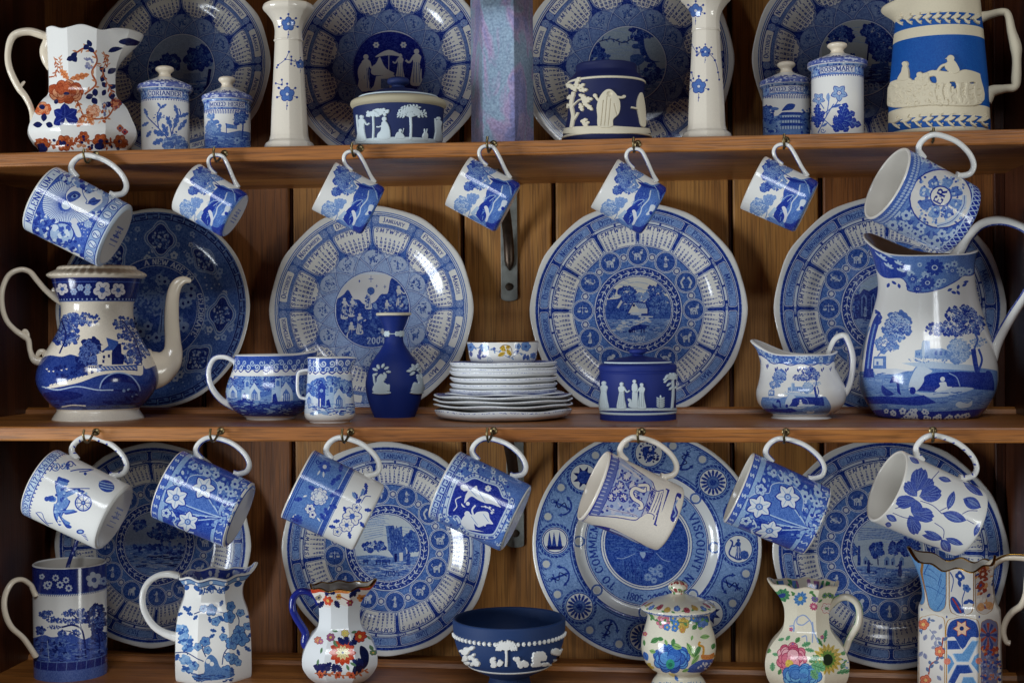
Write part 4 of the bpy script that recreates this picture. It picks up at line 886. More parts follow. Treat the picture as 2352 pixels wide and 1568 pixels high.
for k in range(8):
    a = radians(45 * k + 2); x, y = pol(.80, a); rope(x, y, .142, .022); c.circ(x, y, .122, ink, n=40); c.circ(x, y, .115, st, n=40)
    if k == 7 or k == 3:
        for j in range(8): b = j * pi / 4 + .4; c.poly([(x + .10 * cos(b), y + .10 * sin(b)), (x + .05 * cos(b + .4), y + .05 * sin(b + .4)), (x + .05 * cos(b - .4), y + .05 * sin(b - .4))], NB)
        c.circ(x, y, .06, ink)
    elif k in (1, 5, 4):
        for j in range(16): b = j * pi / 8; c.circ(x + .08 * cos(b), y + .08 * sin(b), .03, ink, ry=.012, rot=b, n=8)
        c.circ(x, y, .06, (60, 86, 168)); c.circ(x, y, .05, (84, 110, 180)); c.circ(x, y, .03, ink)
    elif k == 2:
        figure(c, x, y - .09, -.18, (50, 76, 158), st); c.circ(x + .05, y - .05, .04, (60, 86, 166)); c.line(crv([(x - .03, y - .08), (x - .08, y - .04), (x - .05, y + .05), (x - .07, y + .08)], 5), .014, ink)
    elif k == 6:
        for dx in (-.05, -.01, .04): c.poly([(x + dx - .02, y - .06), (x + dx, y + .08), (x + dx + .025, y - .06)], ink)
        c.poly([(x - .08, y - .05), (x + .08, y - .05), (x + .05, y - .08), (x - .06, y - .08)], NB); c.ring(x, y, .105, .008, ink)
    else:
        c.poly(crv([(x - .05, y + .05), (x + .05, y + .05), (x + .045, y - .03), (x, y - .08), (x - .045, y - .03)], 4, True), ink); blobs(c, [(x - .09, y - .08), (x + .09, y - .08), (x + .08, y + .09), (x - .08, y + .09)], 70, .012, [ink, NB, st], 5)
    for s_ in (-1, 1): x1, y1 = pol(.895, a + s_ * .235); rope(x1, y1, .043, .016); c.circ(x1, y1, .034, (196, 198, 196))
    x1, y1 = pol(.592, a); rope(x1, y1, .043, .016); c.circ(x1, y1, .03, (196, 198, 196))
    b = a + radians(22.5); ub = np.array(pol(1, b)); vb = np.array(pol(1, b + pi / 2)); o_ = np.array(pol(.80, b)); g_ = lambda p, q: tuple(o_ + ub * p + vb * q)
    c.line([g_(.095, 0), g_(-.07, 0)], .018, ink); c.line([g_(.06, -.04), g_(.06, .04)], .012, ink); c.ring(*g_(.10, 0), .016, .007, ink, 12)
    c.line(crv([g_(-.005, -.085), g_(-.05, -.055), g_(-.075, 0), g_(-.05, .055), g_(-.005, .085)], 5), .016, ink); c.line(crv([g_(.08, .02), g_(.03, -.03), g_(0, .03), g_(-.05, -.02)], 5), .009, NB)
    for s_ in (-1, 1): c.poly([g_(.01, s_ * .09), g_(-.03, s_ * .095), g_(-.015, s_ * .06)], ink)
T_ = '.TO COMMEMORATE VICE ADMIRAL HORATIO, VISCOUNT NELSON'.replace(',', '.')
arctext(c, 'TO COMMEMORATE', .440, radians(275), .068, ink, bold=1.25, sp=1.5); arctext(c, 'HORATIO. VISCOUNT NELSON', .440, radians(82), .070, ink, bold=1.25, sp=1.5); arctext(c, '.1805-2005.', .508, radians(180), .062, ink, bold=1.25, sp=1.0, inward=True)
to_pic(c, fr, R); disc_clip(c, .364); c.crop = 'E3'; mm = (70, 100, 176)
c.poly(crv([(830, 560), (920, 450), (1060, 360), (1170, 330), (1280, 370), (1400, 460), (1500, 560), (1450, 720), (900, 720)], 5), (52, 80, 164)); c.poly([(1060, 330), (1160, 360), (1270, 340), (1190, 470), (1140, 470)], (34, 54, 142)); c.poly(crv([(1110, 390), (1145, 375), (1165, 400), (1140, 440)], 3, True), (150, 168, 206))
c.line(crv([(900, 435), (960, 440), (1070, 395)], 5), 6, (150, 168, 206)); c.line(crv([(1260, 390), (1320, 450), (1390, 470)], 5), 6, (150, 168, 206)); dashes(c, [(950, 470), (1130, 480), (1130, 660), (980, 620)], 60, 60, 6, [mm, (34, 54, 142)], 1.5, .2, 4)
for x, y, r in ((1185, 610, 38), (1250, 560, 40), (1290, 520, 30), (1210, 540, 24), (1240, 640, 30), (1300, 590, 26)): flower(c, x, y, r, 12, (130, 152, 200), mm)
c.poly([(850, 560), (945, 560), (940, 640), (900, 640)], (30, 56, 150)); dashes(c, [(800, 250), (1500, 250), (1500, 400), (800, 400)], 80, 90, 6, [mm, (56, 84, 166)], 0, .1, 6)
finish_plate('P11', c, fr, R, 'round blue commemorative plate lettered 1805-2005 with anchors on its rim', None, .0, 1)
fr, R = mk(2043, 1268, 264, .27); c = baseB(); to_pic(c, fr, R); disc_clip(c, .31); c.crop = 'D4'
land(c, 1090, 1240, 320, .35, 17, (166, 178, 196))
for i in range(7): c.line(crv([(850, 990 + i * 18), (1050, 1000 + i * 14), (1300, 1020 + i * 16)], 5), 7, (84, 110, 176))
tree(c, 1025, 1190, 55, 70, Y0_, 36, .25, 4); tree(c, 1310, 1160, 100, 80, Y0_, 50, .2, 5); tree(c, 1170, 1180, 45, 55, Y0_, 26, .3, 6); tree(c, 790, 1200, 50, 80, Y0_, 26, .3, 7)
c.poly([(850, 1150), (870, 1150), (875, 1330), (845, 1330)], (40, 62, 146)); c.line([(1030, 1240), (1035, 1330)], 10, NB); c.line([(1180, 1230), (1178, 1330)], 12, (130, 148, 186))
for x, y, w_, h_ in ((1090, 1270, 50, 60), (1150, 1280, 40, 50), (900, 1270, 40, 50), (1230, 1270, 40, 60)): c.poly([(x, y + h_), (x, y), (x + w_ / 2, y - 24), (x + w_, y), (x + w_, y + h_)], (110, 132, 180)); c.poly([(x + w_ * .3, y + h_), (x + w_ * .3, y + 16), (x + w_ * .6, y + 16), (x + w_ * .6, y + h_)], NB)
figure(c, 948, 1400, 120, (30, 46, 122), None, 0, 1, False); figure(c, 1235, 1430, 140, (34, 50, 130), None, 0, -1, False); text(c, '2006', 1082, 1495, 50, (36, 54, 134), .03)
finish_plate('P12', c, fr, R, 'blue calendar plate marked 2006 with a village green, behind the two bottom right jugs')
# ---------------------------------------------------------------- mugs and cups on the hooks
HL = [(138, 80), (156, 92), (160, 108), (152, 127), (134, 139), (93, 144), (56, 135), (33, 118), (30, 99), (44, 86), (54, 79)]
HS = [(87, 59), (104, 66), (115, 78), (115, 90), (106, 99), (91, 102), (72, 91), (48, 73), (28, 58)]
def tex(cv, name, seed=1, g=.10): cv.clip = None; cv.grain(g, seed); return cv.image(name)
def handle_img(kind):
    c = Cv(64, 256, W_)
    if kind:
        q = random.Random(4); c.poly([(40, 0), (56, 0), (56, 256), (40, 256)], DB if kind == 1 else W_)
        if kind == 1:
            for i in range(60): c.circ(48 + q.uniform(-6, 6), i * 4.3, 2.0, (190, 200, 222), n=6)
        if kind == 2: c.poly([(45, 0), (51, 0), (51, 256), (45, 256)], MB)
        if kind == 3:
            for i in range(7): leaf(c, 48, i * 38, 26, 1.2 + .8 * (i % 2), 12, (60, 72, 160))
    return c.image('handle_print')
MH = [glaze('handle_glaze', handle_img(k)) for k in range(4)]
class Mug:
    def __init__(s, rim, base, rR, rB, e, Y=-.016, cw=512, ch=340, base_col=W_):
        rim, base = np.array(rim, float), np.array(base, float); m = (rim + base) / 2; P = at(m[0], m[1], Y); rd = ray(m[0], m[1]); rd /= np.linalg.norm(rd)
        k = upm(P); d = rim - base; v = CR @ np.array([d[0], -d[1], 0]); v -= rd * v.dot(rd); Ls = np.linalg.norm(d) * k; v /= np.linalg.norm(v)
        a = v * sqrt(1 - e * e) + rd * e; s.L = Ls / sqrt(1 - e * e); s.k = k; s.fr = Frame(P - a * s.L / 2, a); s.rR, s.rB = rR * k, rB * k
        L = s.L; pr = interp_profile([(0, s.rB * .93, 1), (.0012, s.rB * .965), (.004, s.rB, 0), (L * .3, s.rB + (s.rR - s.rB) * .3), (L * .7, s.rB + (s.rR - s.rB) * .7), (L - .0012, s.rR)], 4)
        s.body = Body(s.fr, pr, cw, ch, base_col); s.cv = s.body.cv
    def loc(s):                                               # x = around (picture units, 0 facing the viewer, + towards the handle), y = up from the base
        s.cv.crop = 'U'; r = (s.rR + s.rB) / 2
        s.cv.T = lambda P: s.body.px(P[:, 0] * s.k / r, P[:, 1] * s.k)
    def pic(s, crop): s.cv.T = s.body.T; s.cv.crop = crop
    def build(s, name, label, cat, seed=1, small=False, hk=1, img=None, hcol=None, inner=M_inner, group='mugs and cups hanging from the hooks', thick=None, mark=None, hname='mug'):
        root = empty(name, s.fr.M, label, cat, group); img = img or tex(s.cv, 'mug_print', seed)
        mt = glaze('mug_glaze', img, rough=.08, bump=.03)
        th = (.0032 if not small else .0024); pr = s.body.p; H = hollow(pr, th); nb = len(pr)
        o = lathe('body', H[:nb], mt, root, 72, uvr=(s.body.t0, s.body.t1), close_bottom=True)
        i = lathe('inside', H[nb - 1:], inner, root, 72, close_bottom=False)
        T_ = HS if small else HL; L0, r0 = (127.5, 61) if small else (183, 83); kk = s.L / L0 ; rr = (s.rR + s.rB) / 2
        P = [(rr + (h - r0) * kk, 0, t * kk) for t, h in T_]
        P[0] = (rr - .0008, 0, P[0][2]); P[-1] = (rr - .0008, 0, P[-1][2])
        C = crv(P, 6); n = len(C); q = np.linspace(0, 1, n); t_ = (thick or (5.2 if small else 7.2)) * s.k; rad = t_ * (1 + .25 * np.exp(-(q / .08) ** 2) + .35 * np.exp(-((1 - q) / .06) ** 2) - .12 * np.sin(q * pi))
        tube('handle', C, rad, hcol or MH[hk], root, (0, 1, 0), 1.25 if small else 1.1, 14, 30.)
        if 1:
            c = Cv(128, 128, (206, 201, 193)); qd = random.Random(seed)
            if mark:
             for j in range(5): c.line([(34 + qd.uniform(-4, 8), 44 + j * 10), (94 + qd.uniform(-8, 4), 44 + j * 10)], 2.2 + qd.random() * 2, mix(DB, (196, 190, 182), .45 if j != 2 else .1))
            if mark: blobs(c, [(50, 60), (78, 60), (78, 78), (50, 78)], 12, 4, [mix(DB, W_, .3)], seed)
            m_ = 40; r_ = s.rB * .86; V = [(0, 0, -.0004)] + [(r_ * cos(2 * pi * j / m_), r_ * sin(2 * pi * j / m_), -.0004) for j in range(m_)]; UV = []; Fc = []
            for j in range(m_):
                f = (0, 1 + (j + 1) % m_, 1 + j); Fc.append(f); UV += [w_ for q_ in f for w_ in (V[q_][1] / r_ * .5 + .5, V[q_][0] / r_ * .5 + .5)]
            mesh_obj('base', V, Fc, glaze('stamped_base', c.image('base_stamp'), rough=.16), root, UV)
        return root
# first: blue mug with a sun and moon face
m = Mug((100, 458), (262, 541), 81, 80, .28); c = m.cv; BG = (206, 212, 226)
m.pic('B1'); c.poly(rect(100, 100, 1300, 1200, 1), (74, 94, 184))
P = crv([(560, 350), (700, 380), (800, 420), (980, 470), (1000, 560), (880, 640), (800, 700), (720, 730), (560, 720), (440, 690), (390, 600), (400, 500), (450, 420)], 5, True); c.poly(P, BG)
for j in range(64):
    a = 2 * pi * j / 64; c.line([(600 + 50 * cos(a), 560 + 50 * sin(a)), (600 + 330 * cos(a), 560 + 300 * sin(a))], 5, (56, 76, 168))
c.circ(590, 565, 62, (60, 80, 172)); c.circ(600, 572, 40, BG)
P = crv([(600, 480), (650, 410), (740, 390), (850, 400), (920, 440), (980, 500), (970, 560), (900, 620), (800, 645), (700, 630), (630, 570)], 5, True); c.line(P, 10, (40, 56, 150), closed=True); c.poly(P, (220, 220, 222))
c.poly(crv([(608, 490), (650, 450), (700, 445), (735, 480), (700, 520), (630, 545)], 5, True), (62, 78, 158)); c.poly(crv([(745, 410), (800, 400), (860, 405), (895, 430), (850, 450), (790, 455)], 5, True), (62, 78, 158))
for x, y in ((678, 490), (812, 448)): c.circ(x, y, 34, (130, 146, 200), ry=18, rot=-.3); c.circ(x, y, 14, (26, 34, 110)); c.line(crv([(x - 45, y + 8), (x, y - 24), (x + 40, y - 8)], 4), 7, (30, 40, 120))
c.line(crv([(745, 420), (760, 480), (790, 530), (780, 555), (815, 560)], 5), 8, (70, 90, 170)); c.poly(crv([(800, 545), (850, 500), (880, 520), (915, 520), (900, 545), (850, 575)], 4, True), (66, 82, 166)); c.line(crv([(800, 550), (850, 540), (915, 525)], 4), 6, (28, 38, 120))
c.poly(crv([(920, 450), (980, 500), (970, 560), (900, 620), (800, 645), (860, 600), (930, 540)], 5, True), (96, 114, 186), .6)
blobs(c, [(560, 260), (960, 430), (1100, 560), (980, 480), (640, 380), (540, 330)], 70, 26, [BG, (40, 56, 150), (120, 138, 200)], 3)
blobs(c, [(850, 640), (1120, 560), (930, 740), (860, 680)], 34, 24, [BG, BG, (60, 78, 170)], 5)
blobs(c, [(290, 620), (480, 700), (760, 960), (780, 1060), (300, 820)], 110, 20, [BG, (44, 60, 154), (110, 128, 196), (40, 56, 150)], 7)
c.circ(560, 830, 118, (44, 60, 154), ry=105); c.circ(560, 830, 105, (170, 182, 216), ry=92); blobs(c, [(480, 760), (640, 760), (640, 920), (480, 920)], 22, 26, [(60, 78, 170), BG, (100, 120, 190)], 8); c.circ(675, 720, 32, (206, 206, 214)); c.poly(crv([(650, 750), (700, 750), (740, 850), (700, 860), (670, 800)], 4, True), (200, 204, 216))
c.circ(800, 745, 34, (160, 172, 212)); blobs(c, [(700, 690), (860, 690), (820, 900), (760, 900)], 40, 6, [BG], 9)
m.loc(); L = m.L / m.k; c.poly(rect(-130, L - 26, 130, L + 2), BG); c.poly(rect(-130, L - 27, 130, L - 25), DB); c.poly(rect(-130, L - 6, 130, L - 4.5), DB)
text(c, 'MILLENNIUM * M', 14, L - 22.5, 14.5, (44, 60, 156), sp=1.6, yf=1, bold=1.3)
c.poly(rect(-130, 0, 130, 7), BG); c.poly(rect(-130, 7, 130, 34), (150, 164, 208)); c.poly(rect(-130, 32.5, 130, 35), DB); c.poly(rect(-130, 6, 130, 8.5), DB)
for j in range(10):
    x = -120 + j * 26; c.circ(x, 20, 10.5, DB); c.circ(x, 20, 9, BG); text(c, 'XVIZ2OI47M'[j], x, 14, 12, DB, yf=1)
m.build('mug', 'large blue mug with a sun face and millennium lettering, hanging at the left end', 'mug', 2, hk=2, mark=True)
# five small cups with the same landscape print
def italian(m, crop, dx=0, dy=0):
    c = m.cv; m.pic(crop); D, M_, L_ = (38, 56, 158), (92, 116, 194), (158, 172, 216)
    o = lambda P: [(x + dx, y + dy) for x, y in P]
    tree(c, 762 + dx, 335 + dy, 76, 122, [(60, 78, 168), (110, 128, 196), (84, 102, 184)], 90, .17, 2, (150, 166, 212)); tree(c, 700 + dx, 455 + dy, 40, 36, [(60, 78, 168), (110, 128, 196)], 20, .3, 3); tree(c, 790 + dx, 440 + dy, 30, 45, [(84, 102, 182), (140, 156, 208)], 14, .3, 6); tree(c, 850 + dx, 420 + dy, 40, 60, [(120, 138, 202), (150, 166, 212), (96, 114, 188)], 26, .26, 7); tree(c, 740 + dx, 560 + dy, 50, 40, [(140, 156, 210), (120, 138, 202)], 22, .28, 8)
    tree(c, 880 + dx, 310 + dy, 50, 36, [(130, 148, 204), (110, 130, 196)], 20, .3, 4); c.line(o(crv([(820, 290), (870, 340), (930, 380)], 4)), 7, (60, 78, 168))
    tree(c, 650 + dx, 610 + dy, 66, 66, [(130, 148, 206), (166, 180, 218), (112, 132, 198)], 44, .24, 5, (200, 206, 222)); c.line(o(crv([(620, 570), (700, 590), (715, 660), (690, 720)], 4)), 8, (120, 140, 202))
    for i in range(8): c.line(o(crv([(850 + i * 6, 440 + i * 12), (880 + i * 6, 500 + i * 4), (830 + i * 4, 560 + i * 14)], 3)), 4, (168, 182, 216))
    c.poly(o(crv([(935, 375), (1010, 395), (1080, 380), (1165, 400), (1240, 600), (1000, 900), (880, 860), (790, 790), (700, 715), (770, 690), (800, 640), (850, 560), (880, 470)], 4, True)), M_)
    c.poly(o(crv([(935, 385), (1000, 430), (985, 500), (930, 530), (870, 560), (860, 500), (890, 440)], 4, True)), (58, 80, 174))
    c.poly(o(crv([(860, 570), (930, 530), (935, 570), (880, 640), (860, 720), (800, 760), (770, 700), (800, 620)], 4, True)), D)
    dashes(c, o([(880, 470), (1160, 410), (1000, 860), (800, 740)]), 70, 36, 6, [(120, 142, 206), (70, 92, 180), (50, 70, 166)], 2.2, .5, 4)
    c.poly(o([(720, 680), (780, 620), (800, 640), (758, 690), (840, 780), (790, 780)]), (176, 188, 218))
    c.line(o(crv([(1000, 440), (985, 520), (930, 590), (915, 650), (860, 740)], 5)), 10, (200, 206, 222)); c.line(o(crv([(850, 560), (900, 530), (945, 530), (890, 580)], 4)), 6, (170, 184, 220))
    c.poly(o(crv([(848, 640), (874, 628), (888, 690), (868, 750), (850, 750), (862, 700)], 4, True)), (214, 214, 222)); c.circ(858 + dx, 632 + dy, 15, (214, 214, 222))
    c.poly(o(crv([(1005, 570), (1045, 575), (1030, 620), (990, 660), (965, 655), (990, 620)], 4, True)), (206, 210, 222)); c.circ(1010 + dx, 640 + dy, 16, D)
    c.poly(o(crv([(880, 370), (960, 390), (1030, 410), (1090, 380), (1150, 400), (1140, 440), (1110, 470), (1090, 520), (1070, 440), (1000, 425), (930, 410)], 4, True)), (34, 50, 148)); c.line(o(crv([(1030, 400), (1060, 440), (1080, 520)], 4)), 6, (170, 184, 220))
    c.poly(o(crv([(860, 760), (920, 770), (990, 730), (970, 780), (930, 850), (870, 820)], 4, True)), D); c.poly(o(crv([(730, 700), (800, 740), (850, 810), (800, 790)], 4, True)), (110, 132, 200)); c.poly(o([(1040, 400), (1170, 400), (1160, 430), (1060, 440)]), D, .7)
SM = [((430, 431), (539.5, 495), 62, 58, .25), ((743.8, 426.9), (857, 485.5), 61, 61, .0), ((1051.6, 415.8), (1167, 478), 62.8, 63, .07), ((1387.6, 420.6), (1501.8, 485.5), 63.5, 62, -.03), ((1729, 419), (1852, 475.5), 66, 64, 0.05)]
mg = [Mug(*q) for q in SM]; italian(mg[1], 'B2'); cup_img = tex(mg[1].cv, 'italian_cup_print', 5)
for q, m, lab in zip(range(5), mg, ('small cup with blue tree landscape hanging beside the large sun mug, base showing', 'small blue landscape cup hanging over the pale calendar plate, left of the bracket', 'small blue landscape cup hanging in front of the grey bracket', 'small blue landscape cup hanging over the cottage scene plate', 'small blue landscape cup hanging left of the ER mug')):
    m.build('cup', lab, 'cup', 10 + q, True, 1, cup_img, mark=(q == 0), group='small landscape cups')
# royal cypher mug
m = Mug((2038, 422), (2201, 505), 90, 86, -.36); c = m.cv; m.pic('B4'); c.poly(rect(900, 100, 2100, 1250, 1), (106, 126, 196))
blossoms(c, [(1000, 800), (1300, 700), (1500, 950), (1800, 900), (1600, 1120)], 26, 42, (182, 192, 220), (56, 76, 168), 3, 5, (64, 84, 174)); blossoms(c, [(1340, 200), (1900, 500), (1880, 620), (1600, 380), (1400, 330)], 20, 34, (170, 184, 218), (56, 76, 168), 4, 5, (64, 84, 174))
for k in range(9): jleaf(c, 1080 + k * 62, 830 + k * 30 + 30 * (k % 2), 62, .6 + (k % 3) * .8, 40, (186, 196, 222), (50, 70, 166), 3)
c.circ(1595, 632, 288, (40, 54, 150), ry=272); c.circ(1595, 632, 276, (216, 212, 208), ry=260)
q = random.Random(3)
for k in range(8):
    a = k * pi / 4 + .4; c.poly(crv([(1595 + 90 * cos(a - .3), 625 + 90 * sin(a - .3)), (1595 + 190 * cos(a - .28), 625 + 180 * sin(a - .28)), (1595 + 205 * cos(a + .2), 625 + 190 * sin(a + .2)), (1595 + 90 * cos(a + .25), 625 + 90 * sin(a + .25))], 4, True), (92, 112, 190) if k % 2 else (120, 140, 202))
blobs(c, [(1400, 430), (1800, 430), (1840, 850), (1380, 850)], 150, 15, [(56, 76, 168), (92, 112, 190), (196, 202, 218), (150, 164, 210)], 6)
c.circ(1595, 608, 100, (50, 66, 160), ry=96); c.circ(1595, 608, 88, (222, 218, 210), ry=84)
c.line(crv([(1560, 880), (1700, 830), (1800, 700), (1810, 600)], 6), 40, (186, 194, 216)); c.line(crv([(1560, 880), (1700, 830), (1800, 700), (1810, 600)], 6), 6, (50, 66, 160))
text(c, 'E', 1607, 657, 74, (34, 46, 140), ang=-1.1, yf=-1, bold=1.7); text(c, 'R', 1643, 586, 74, (34, 46, 140), ang=-1.1, yf=-1, bold=1.7); text(c, 'II', 1606, 612, 24, (34, 46, 140), ang=-1.1, yf=-1, bold=1.8)
m.loc(); L = m.L / m.k; c.poly(rect(-140, L - 30, 140, L - 3), (80, 100, 182)); c.poly(rect(-140, L - 3, 140, L + 2), W_)
for j in range(40):
    for s_ in (0, 1): leaf(c, -138 + j * 7, L - 10 - s_ * 11, 9, -1.2 + s_ * .4, 5, (186, 196, 222), (50, 70, 166))
c.poly(rect(-140, 2, 140, 26), (38, 52, 150)); c.poly(rect(-140, 24, 140, 26.5), (190, 198, 222)); c.poly(rect(-140, 1, 140, 3), (190, 198, 222))
for j in range(20):
    x = -140 + 14 * j; c.line([(x, 2), (x + 14, 25)], 2.4, (180, 190, 220)); c.line([(x + 14, 2), (x, 25)], 2.4, (180, 190, 220))
m.build('mug', 'large blue mug bearing an ER cypher in a white roundel, tipped towards the viewer', 'mug', 21, hk=0)
# lower row
m = Mug((97.3, 1107.9), (262, 1187), 83, 81, .3); c = m.cv; m.pic('D1'); D, M_, L_ = (52, 72, 164), (110, 132, 200), (160, 176, 218)
P = crv([(515, 560), (530, 520), (560, 530), (600, 540), (632, 560), (610, 580), (590, 575), (580, 620), (600, 655), (640, 640), (720, 625), (700, 660), (640, 690), (600, 720), (640, 740), (620, 790), (600, 830), (690, 830), (695, 845), (600, 865), (580, 850), (560, 900), (600, 940), (650, 970), (640, 990), (600, 980), (560, 920), (520, 860), (530, 960), (560, 955), (520, 940), (490, 880), (485, 800), (520, 740), (510, 660), (500, 600)], 3, True); c.poly(P, D); 
P2 = [(x * .86 + 78, y * .86 + 104) for x, y in P]; c.poly(P2, M_); blobs(c, [(500, 560), (600, 600), (640, 700), (560, 900), (490, 860)], 34, 14, [L_, D, M_], 2)
c.circ(470, 722, 44, M_, ry=28, rot=.2); c.circ(425, 722, 22, D); c.poly([(440, 700), (480, 690), (500, 730), (450, 745)], D); c.line([(560, 630), (815, 628)], 8, D); blobs(c, [(690, 640), (800, 640), (800, 700), (690, 700)], 20, 14, [D, L_], 4)
c.ring(757, 758, 72, 13, D); c.ring(757, 758, 56, 5, M_)
for j in range(8): a = j * pi / 4; c.line([(757 + 18 * cos(a), 758 + 18 * sin(a)), (757 + 66 * cos(a), 758 + 66 * sin(a))], 7, D)
c.circ(757, 758, 20, D); c.circ(757, 758, 9, L_)
c.circ(968, 605, 74, D, ry=54, rot=.35); 
for j in (-1, 0, 1): c.line(crv([(905 + j * 6, 590 + j * 26), (965, 605 + j * 24), (1030, 615 + j * 22)], 4), 9, L_)
c.line(crv([(640, 470), (720, 455), (850, 455), (780, 470), (720, 475)], 4), 10, D); c.circ(775, 493, 14, D); c.line([(325, 845), (445, 965)], 7, D); c.line(crv([(335, 845), (380, 850), (400, 900), (430, 940), (480, 945)], 5), 6, D); c.circ(730, 1020, 36, D, ry=22); c.circ(730, 1020, 20, L_, ry=12)
for j in range(5): c.line([(742 + j * 12, 1050 + j * 12), (778 + j * 6, 1046 + j * 13)], 7, D)
scroll(c, 500, 430, 44, 1.4, 8, D); scroll(c, 640, 410, 40, 1.4, 8, D, 2); c.line(crv([(450, 470), (520, 400), (570, 450), (640, 380), (690, 420)], 5), 9, D); blobs(c, [(500, 380), (660, 380), (640, 450), (500, 460)], 14, 12, [D, M_, L_], 6)
m.loc(); L = m.L / m.k; c.poly(rect(-130, L - 23, 130, L - 3), (196, 206, 226)); 
for y in (L - 22, L - 4): c.poly(rect(-130, y - .9, 130, y + .9), D)
text(c, 'XYZ1234567890*XYZ', 40, L - 18.5, 12, D, yf=1, sp=1.8, bold=1.3); text(c, 'ABCDEFG', -82, L - 18.5, 12, D, yf=1, sp=1.8, bold=1.3)
for j in range(26): c.circ(-128 + j * 10, L - 25, 2.2, D, n=6)
m.build('mug', 'white nursery mug with a toy horse, wheel and ball, hanging at the left end', 'mug', 31, hk=3, mark=True)
def daffodil(m, crop, dx, dy):
    c = m.cv; D, M_, L_ = (36, 54, 156), (100, 124, 196), (206, 212, 226); m.loc(); L = m.L / m.k; c.poly(rect(-140, 0, 140, L + 3), (64, 86, 178)); c.poly(rect(-140, 26, 140, L - 18), (150, 168, 214)); c.poly(rect(-140, 34, 140, L - 30), (54, 76, 170))
    for y0, y1 in ((L - 18, L - 2), (5, 26)):
        c.poly(rect(-140, y0, 140, y1), (72, 92, 182)); c.poly(rect(-140, y0, 140, y0 + 1.6), D); c.poly(rect(-140, y1 - 1.6, 140, y1), D)
        for j in range(12): x = -132 + j * 24; c.line(crv([(x - 4, y0 + 4), (x + 4, y0 + 6), (x - 3, y1 - 6), (x + 4, y1 - 4)], 3), 2.6, (196, 204, 224))
    c.poly(rect(-140, 0, 140, 5), W_); c.poly(rect(-140, L - 2.2, 140, L + 3), W_)
    m.pic(crop); t = lambda P: [(x + dx, y + dy) for x, y in P]
    blobs(c, t([(1700, 360), (2180, 560), (2300, 620), (2020, 1050), (1500, 930), (1480, 640)]), 240, 17, [D, (120, 140, 204), (150, 168, 214), (190, 198, 222), (44, 62, 162)], 4)
    blossoms(c, t([(1740, 380), (2160, 560), (2100, 680), (1740, 500)]), 14, 34, (176, 188, 220), D, 5, 5, (96, 118, 192))
    P = crv(t([(1480, 740), (1520, 630), (1620, 590), (1690, 590), (1730, 520), (1840, 510), (1950, 560), (1980, 640), (1960, 740)]), 6); c.line(P, 12, (196, 204, 224)); c.poly(np.vstack([P, t([(2000, 890), (1760, 860), (1560, 800)])]), (84, 108, 190))
    P = crv(t([(1560, 830), (1600, 900), (1580, 940), (1640, 1000), (1760, 1030)]), 6); c.line(P, 11, (196, 204, 224))
    for sx, sy in ((1640, 760), (1870, 680), (1720, 920), (1940, 780), (1680, 850)): c.line(crv(t([(sx, sy), ((sx + 2010) / 2, (sy + 880) / 2 + 10), (2010, 890)]), 5), 10, (176, 190, 222)); c.line(crv(t([(sx + 30, sy + 20), ((sx + 2010) / 2 + 14, (sy + 880) / 2 + 30), (2010, 895)]), 5), 6, D)
    for (x, y), r in (((1600, 710), 104), ((1850, 622), 104), ((1706, 930), 96)):
        for kk_, cc_, ff_ in ((1.12, D, 1.25), (1.0, (214, 216, 222), 1.)):
            for j in range(6): leaf(c, x + dx, y + dy, r * kk_, .4 + x * .01 + j * pi / 3, r * .62 * ff_, cc_, (150, 166, 212) if kk_ == 1. else None)
        c.circ(x + dx, y + dy, r * .3, D); c.circ(x + dx, y + dy, r * .25, (120, 140, 204)); c.circ(x + dx, y + dy, r * .14, (196, 204, 224)); c.circ(x + dx, y + dy, r * .07, D)
    flower(c, 1620 + dx, 560 + dy, 50, 5, (176, 188, 220), D, D); flower(c, 1510 + dx, 850 + dy, 44, 5, (190, 200, 222), D, D)
m = Mug((388, 1111.7), (551, 1182.5), 84, 80, .22); daffodil(m, 'D1', 0, 0); dimg = tex(m.cv, 'daffodil_print', 8)
m.build('mug', 'deep blue daffodil mug hanging left of the half blue, half white mug', 'mug', 8, img=dimg, hk=1)
m = Mug((683.9, 1110.2), (848.2, 1188.8), 85.5, 83, .03); c = m.cv; m.loc(); L = m.L / m.k; D = (36, 52, 150); c.poly(rect(-140, L * .50, 140, L - 3), (98, 122, 192)); c.poly(rect(-140, L * .42, 140, L * .50), (60, 82, 172))
for y in (L * .43, L * .50, L - 4, L - 8, L - 13): c.poly(rect(-140, y - .7, 140, y + .7), (196, 204, 222) if y < L * .6 else D)
m.pic('D2'); lf = (48, 66, 164)
for x, y, a in ((560, 740, 2.6), (500, 800, 2.2), (600, 800, 1.2), (640, 700, -.4), (660, 600, -1.1), (520, 640, 3.6), (400, 720, 3), (700, 560, -.9), (560, 850, 1), (640, 780, .3), (740, 480, -1.4), (690, 650, .1)): jleaf(c, x, y, 78, a, 44, lf, None, 3)
peony(c, 550, 700, 84, [(214, 214, 216), (200, 204, 214)], (46, 62, 158), 3, 2); flower(c, 465, 812, 44, 6, (214, 214, 216), D, D); flower(c, 490, 866, 34, 5, (214, 214, 216), D, D); flower(c, 600, 430, 60, 8, (60, 82, 176), (206, 208, 216), None); leaf(c, 590, 470, 60, 1.6, 18, (206, 208, 216)); leaf(c, 560, 460, 54, 2.1, 16, (206, 208, 216)); leaf(c, 440, 690, 40, 2.8, 16, W_); leaf(c, 530, 890, 50, .9, 14, W_); leaf(c, 340, 860, 50, 2.4, 14, W_)
flower(c, 350, 915, 52, 9, (56, 76, 172), D, None); scroll(c, 540, 385, 26, 1.2, 9, D); scroll(c, 305, 905, 24, 1.2, 9, D)
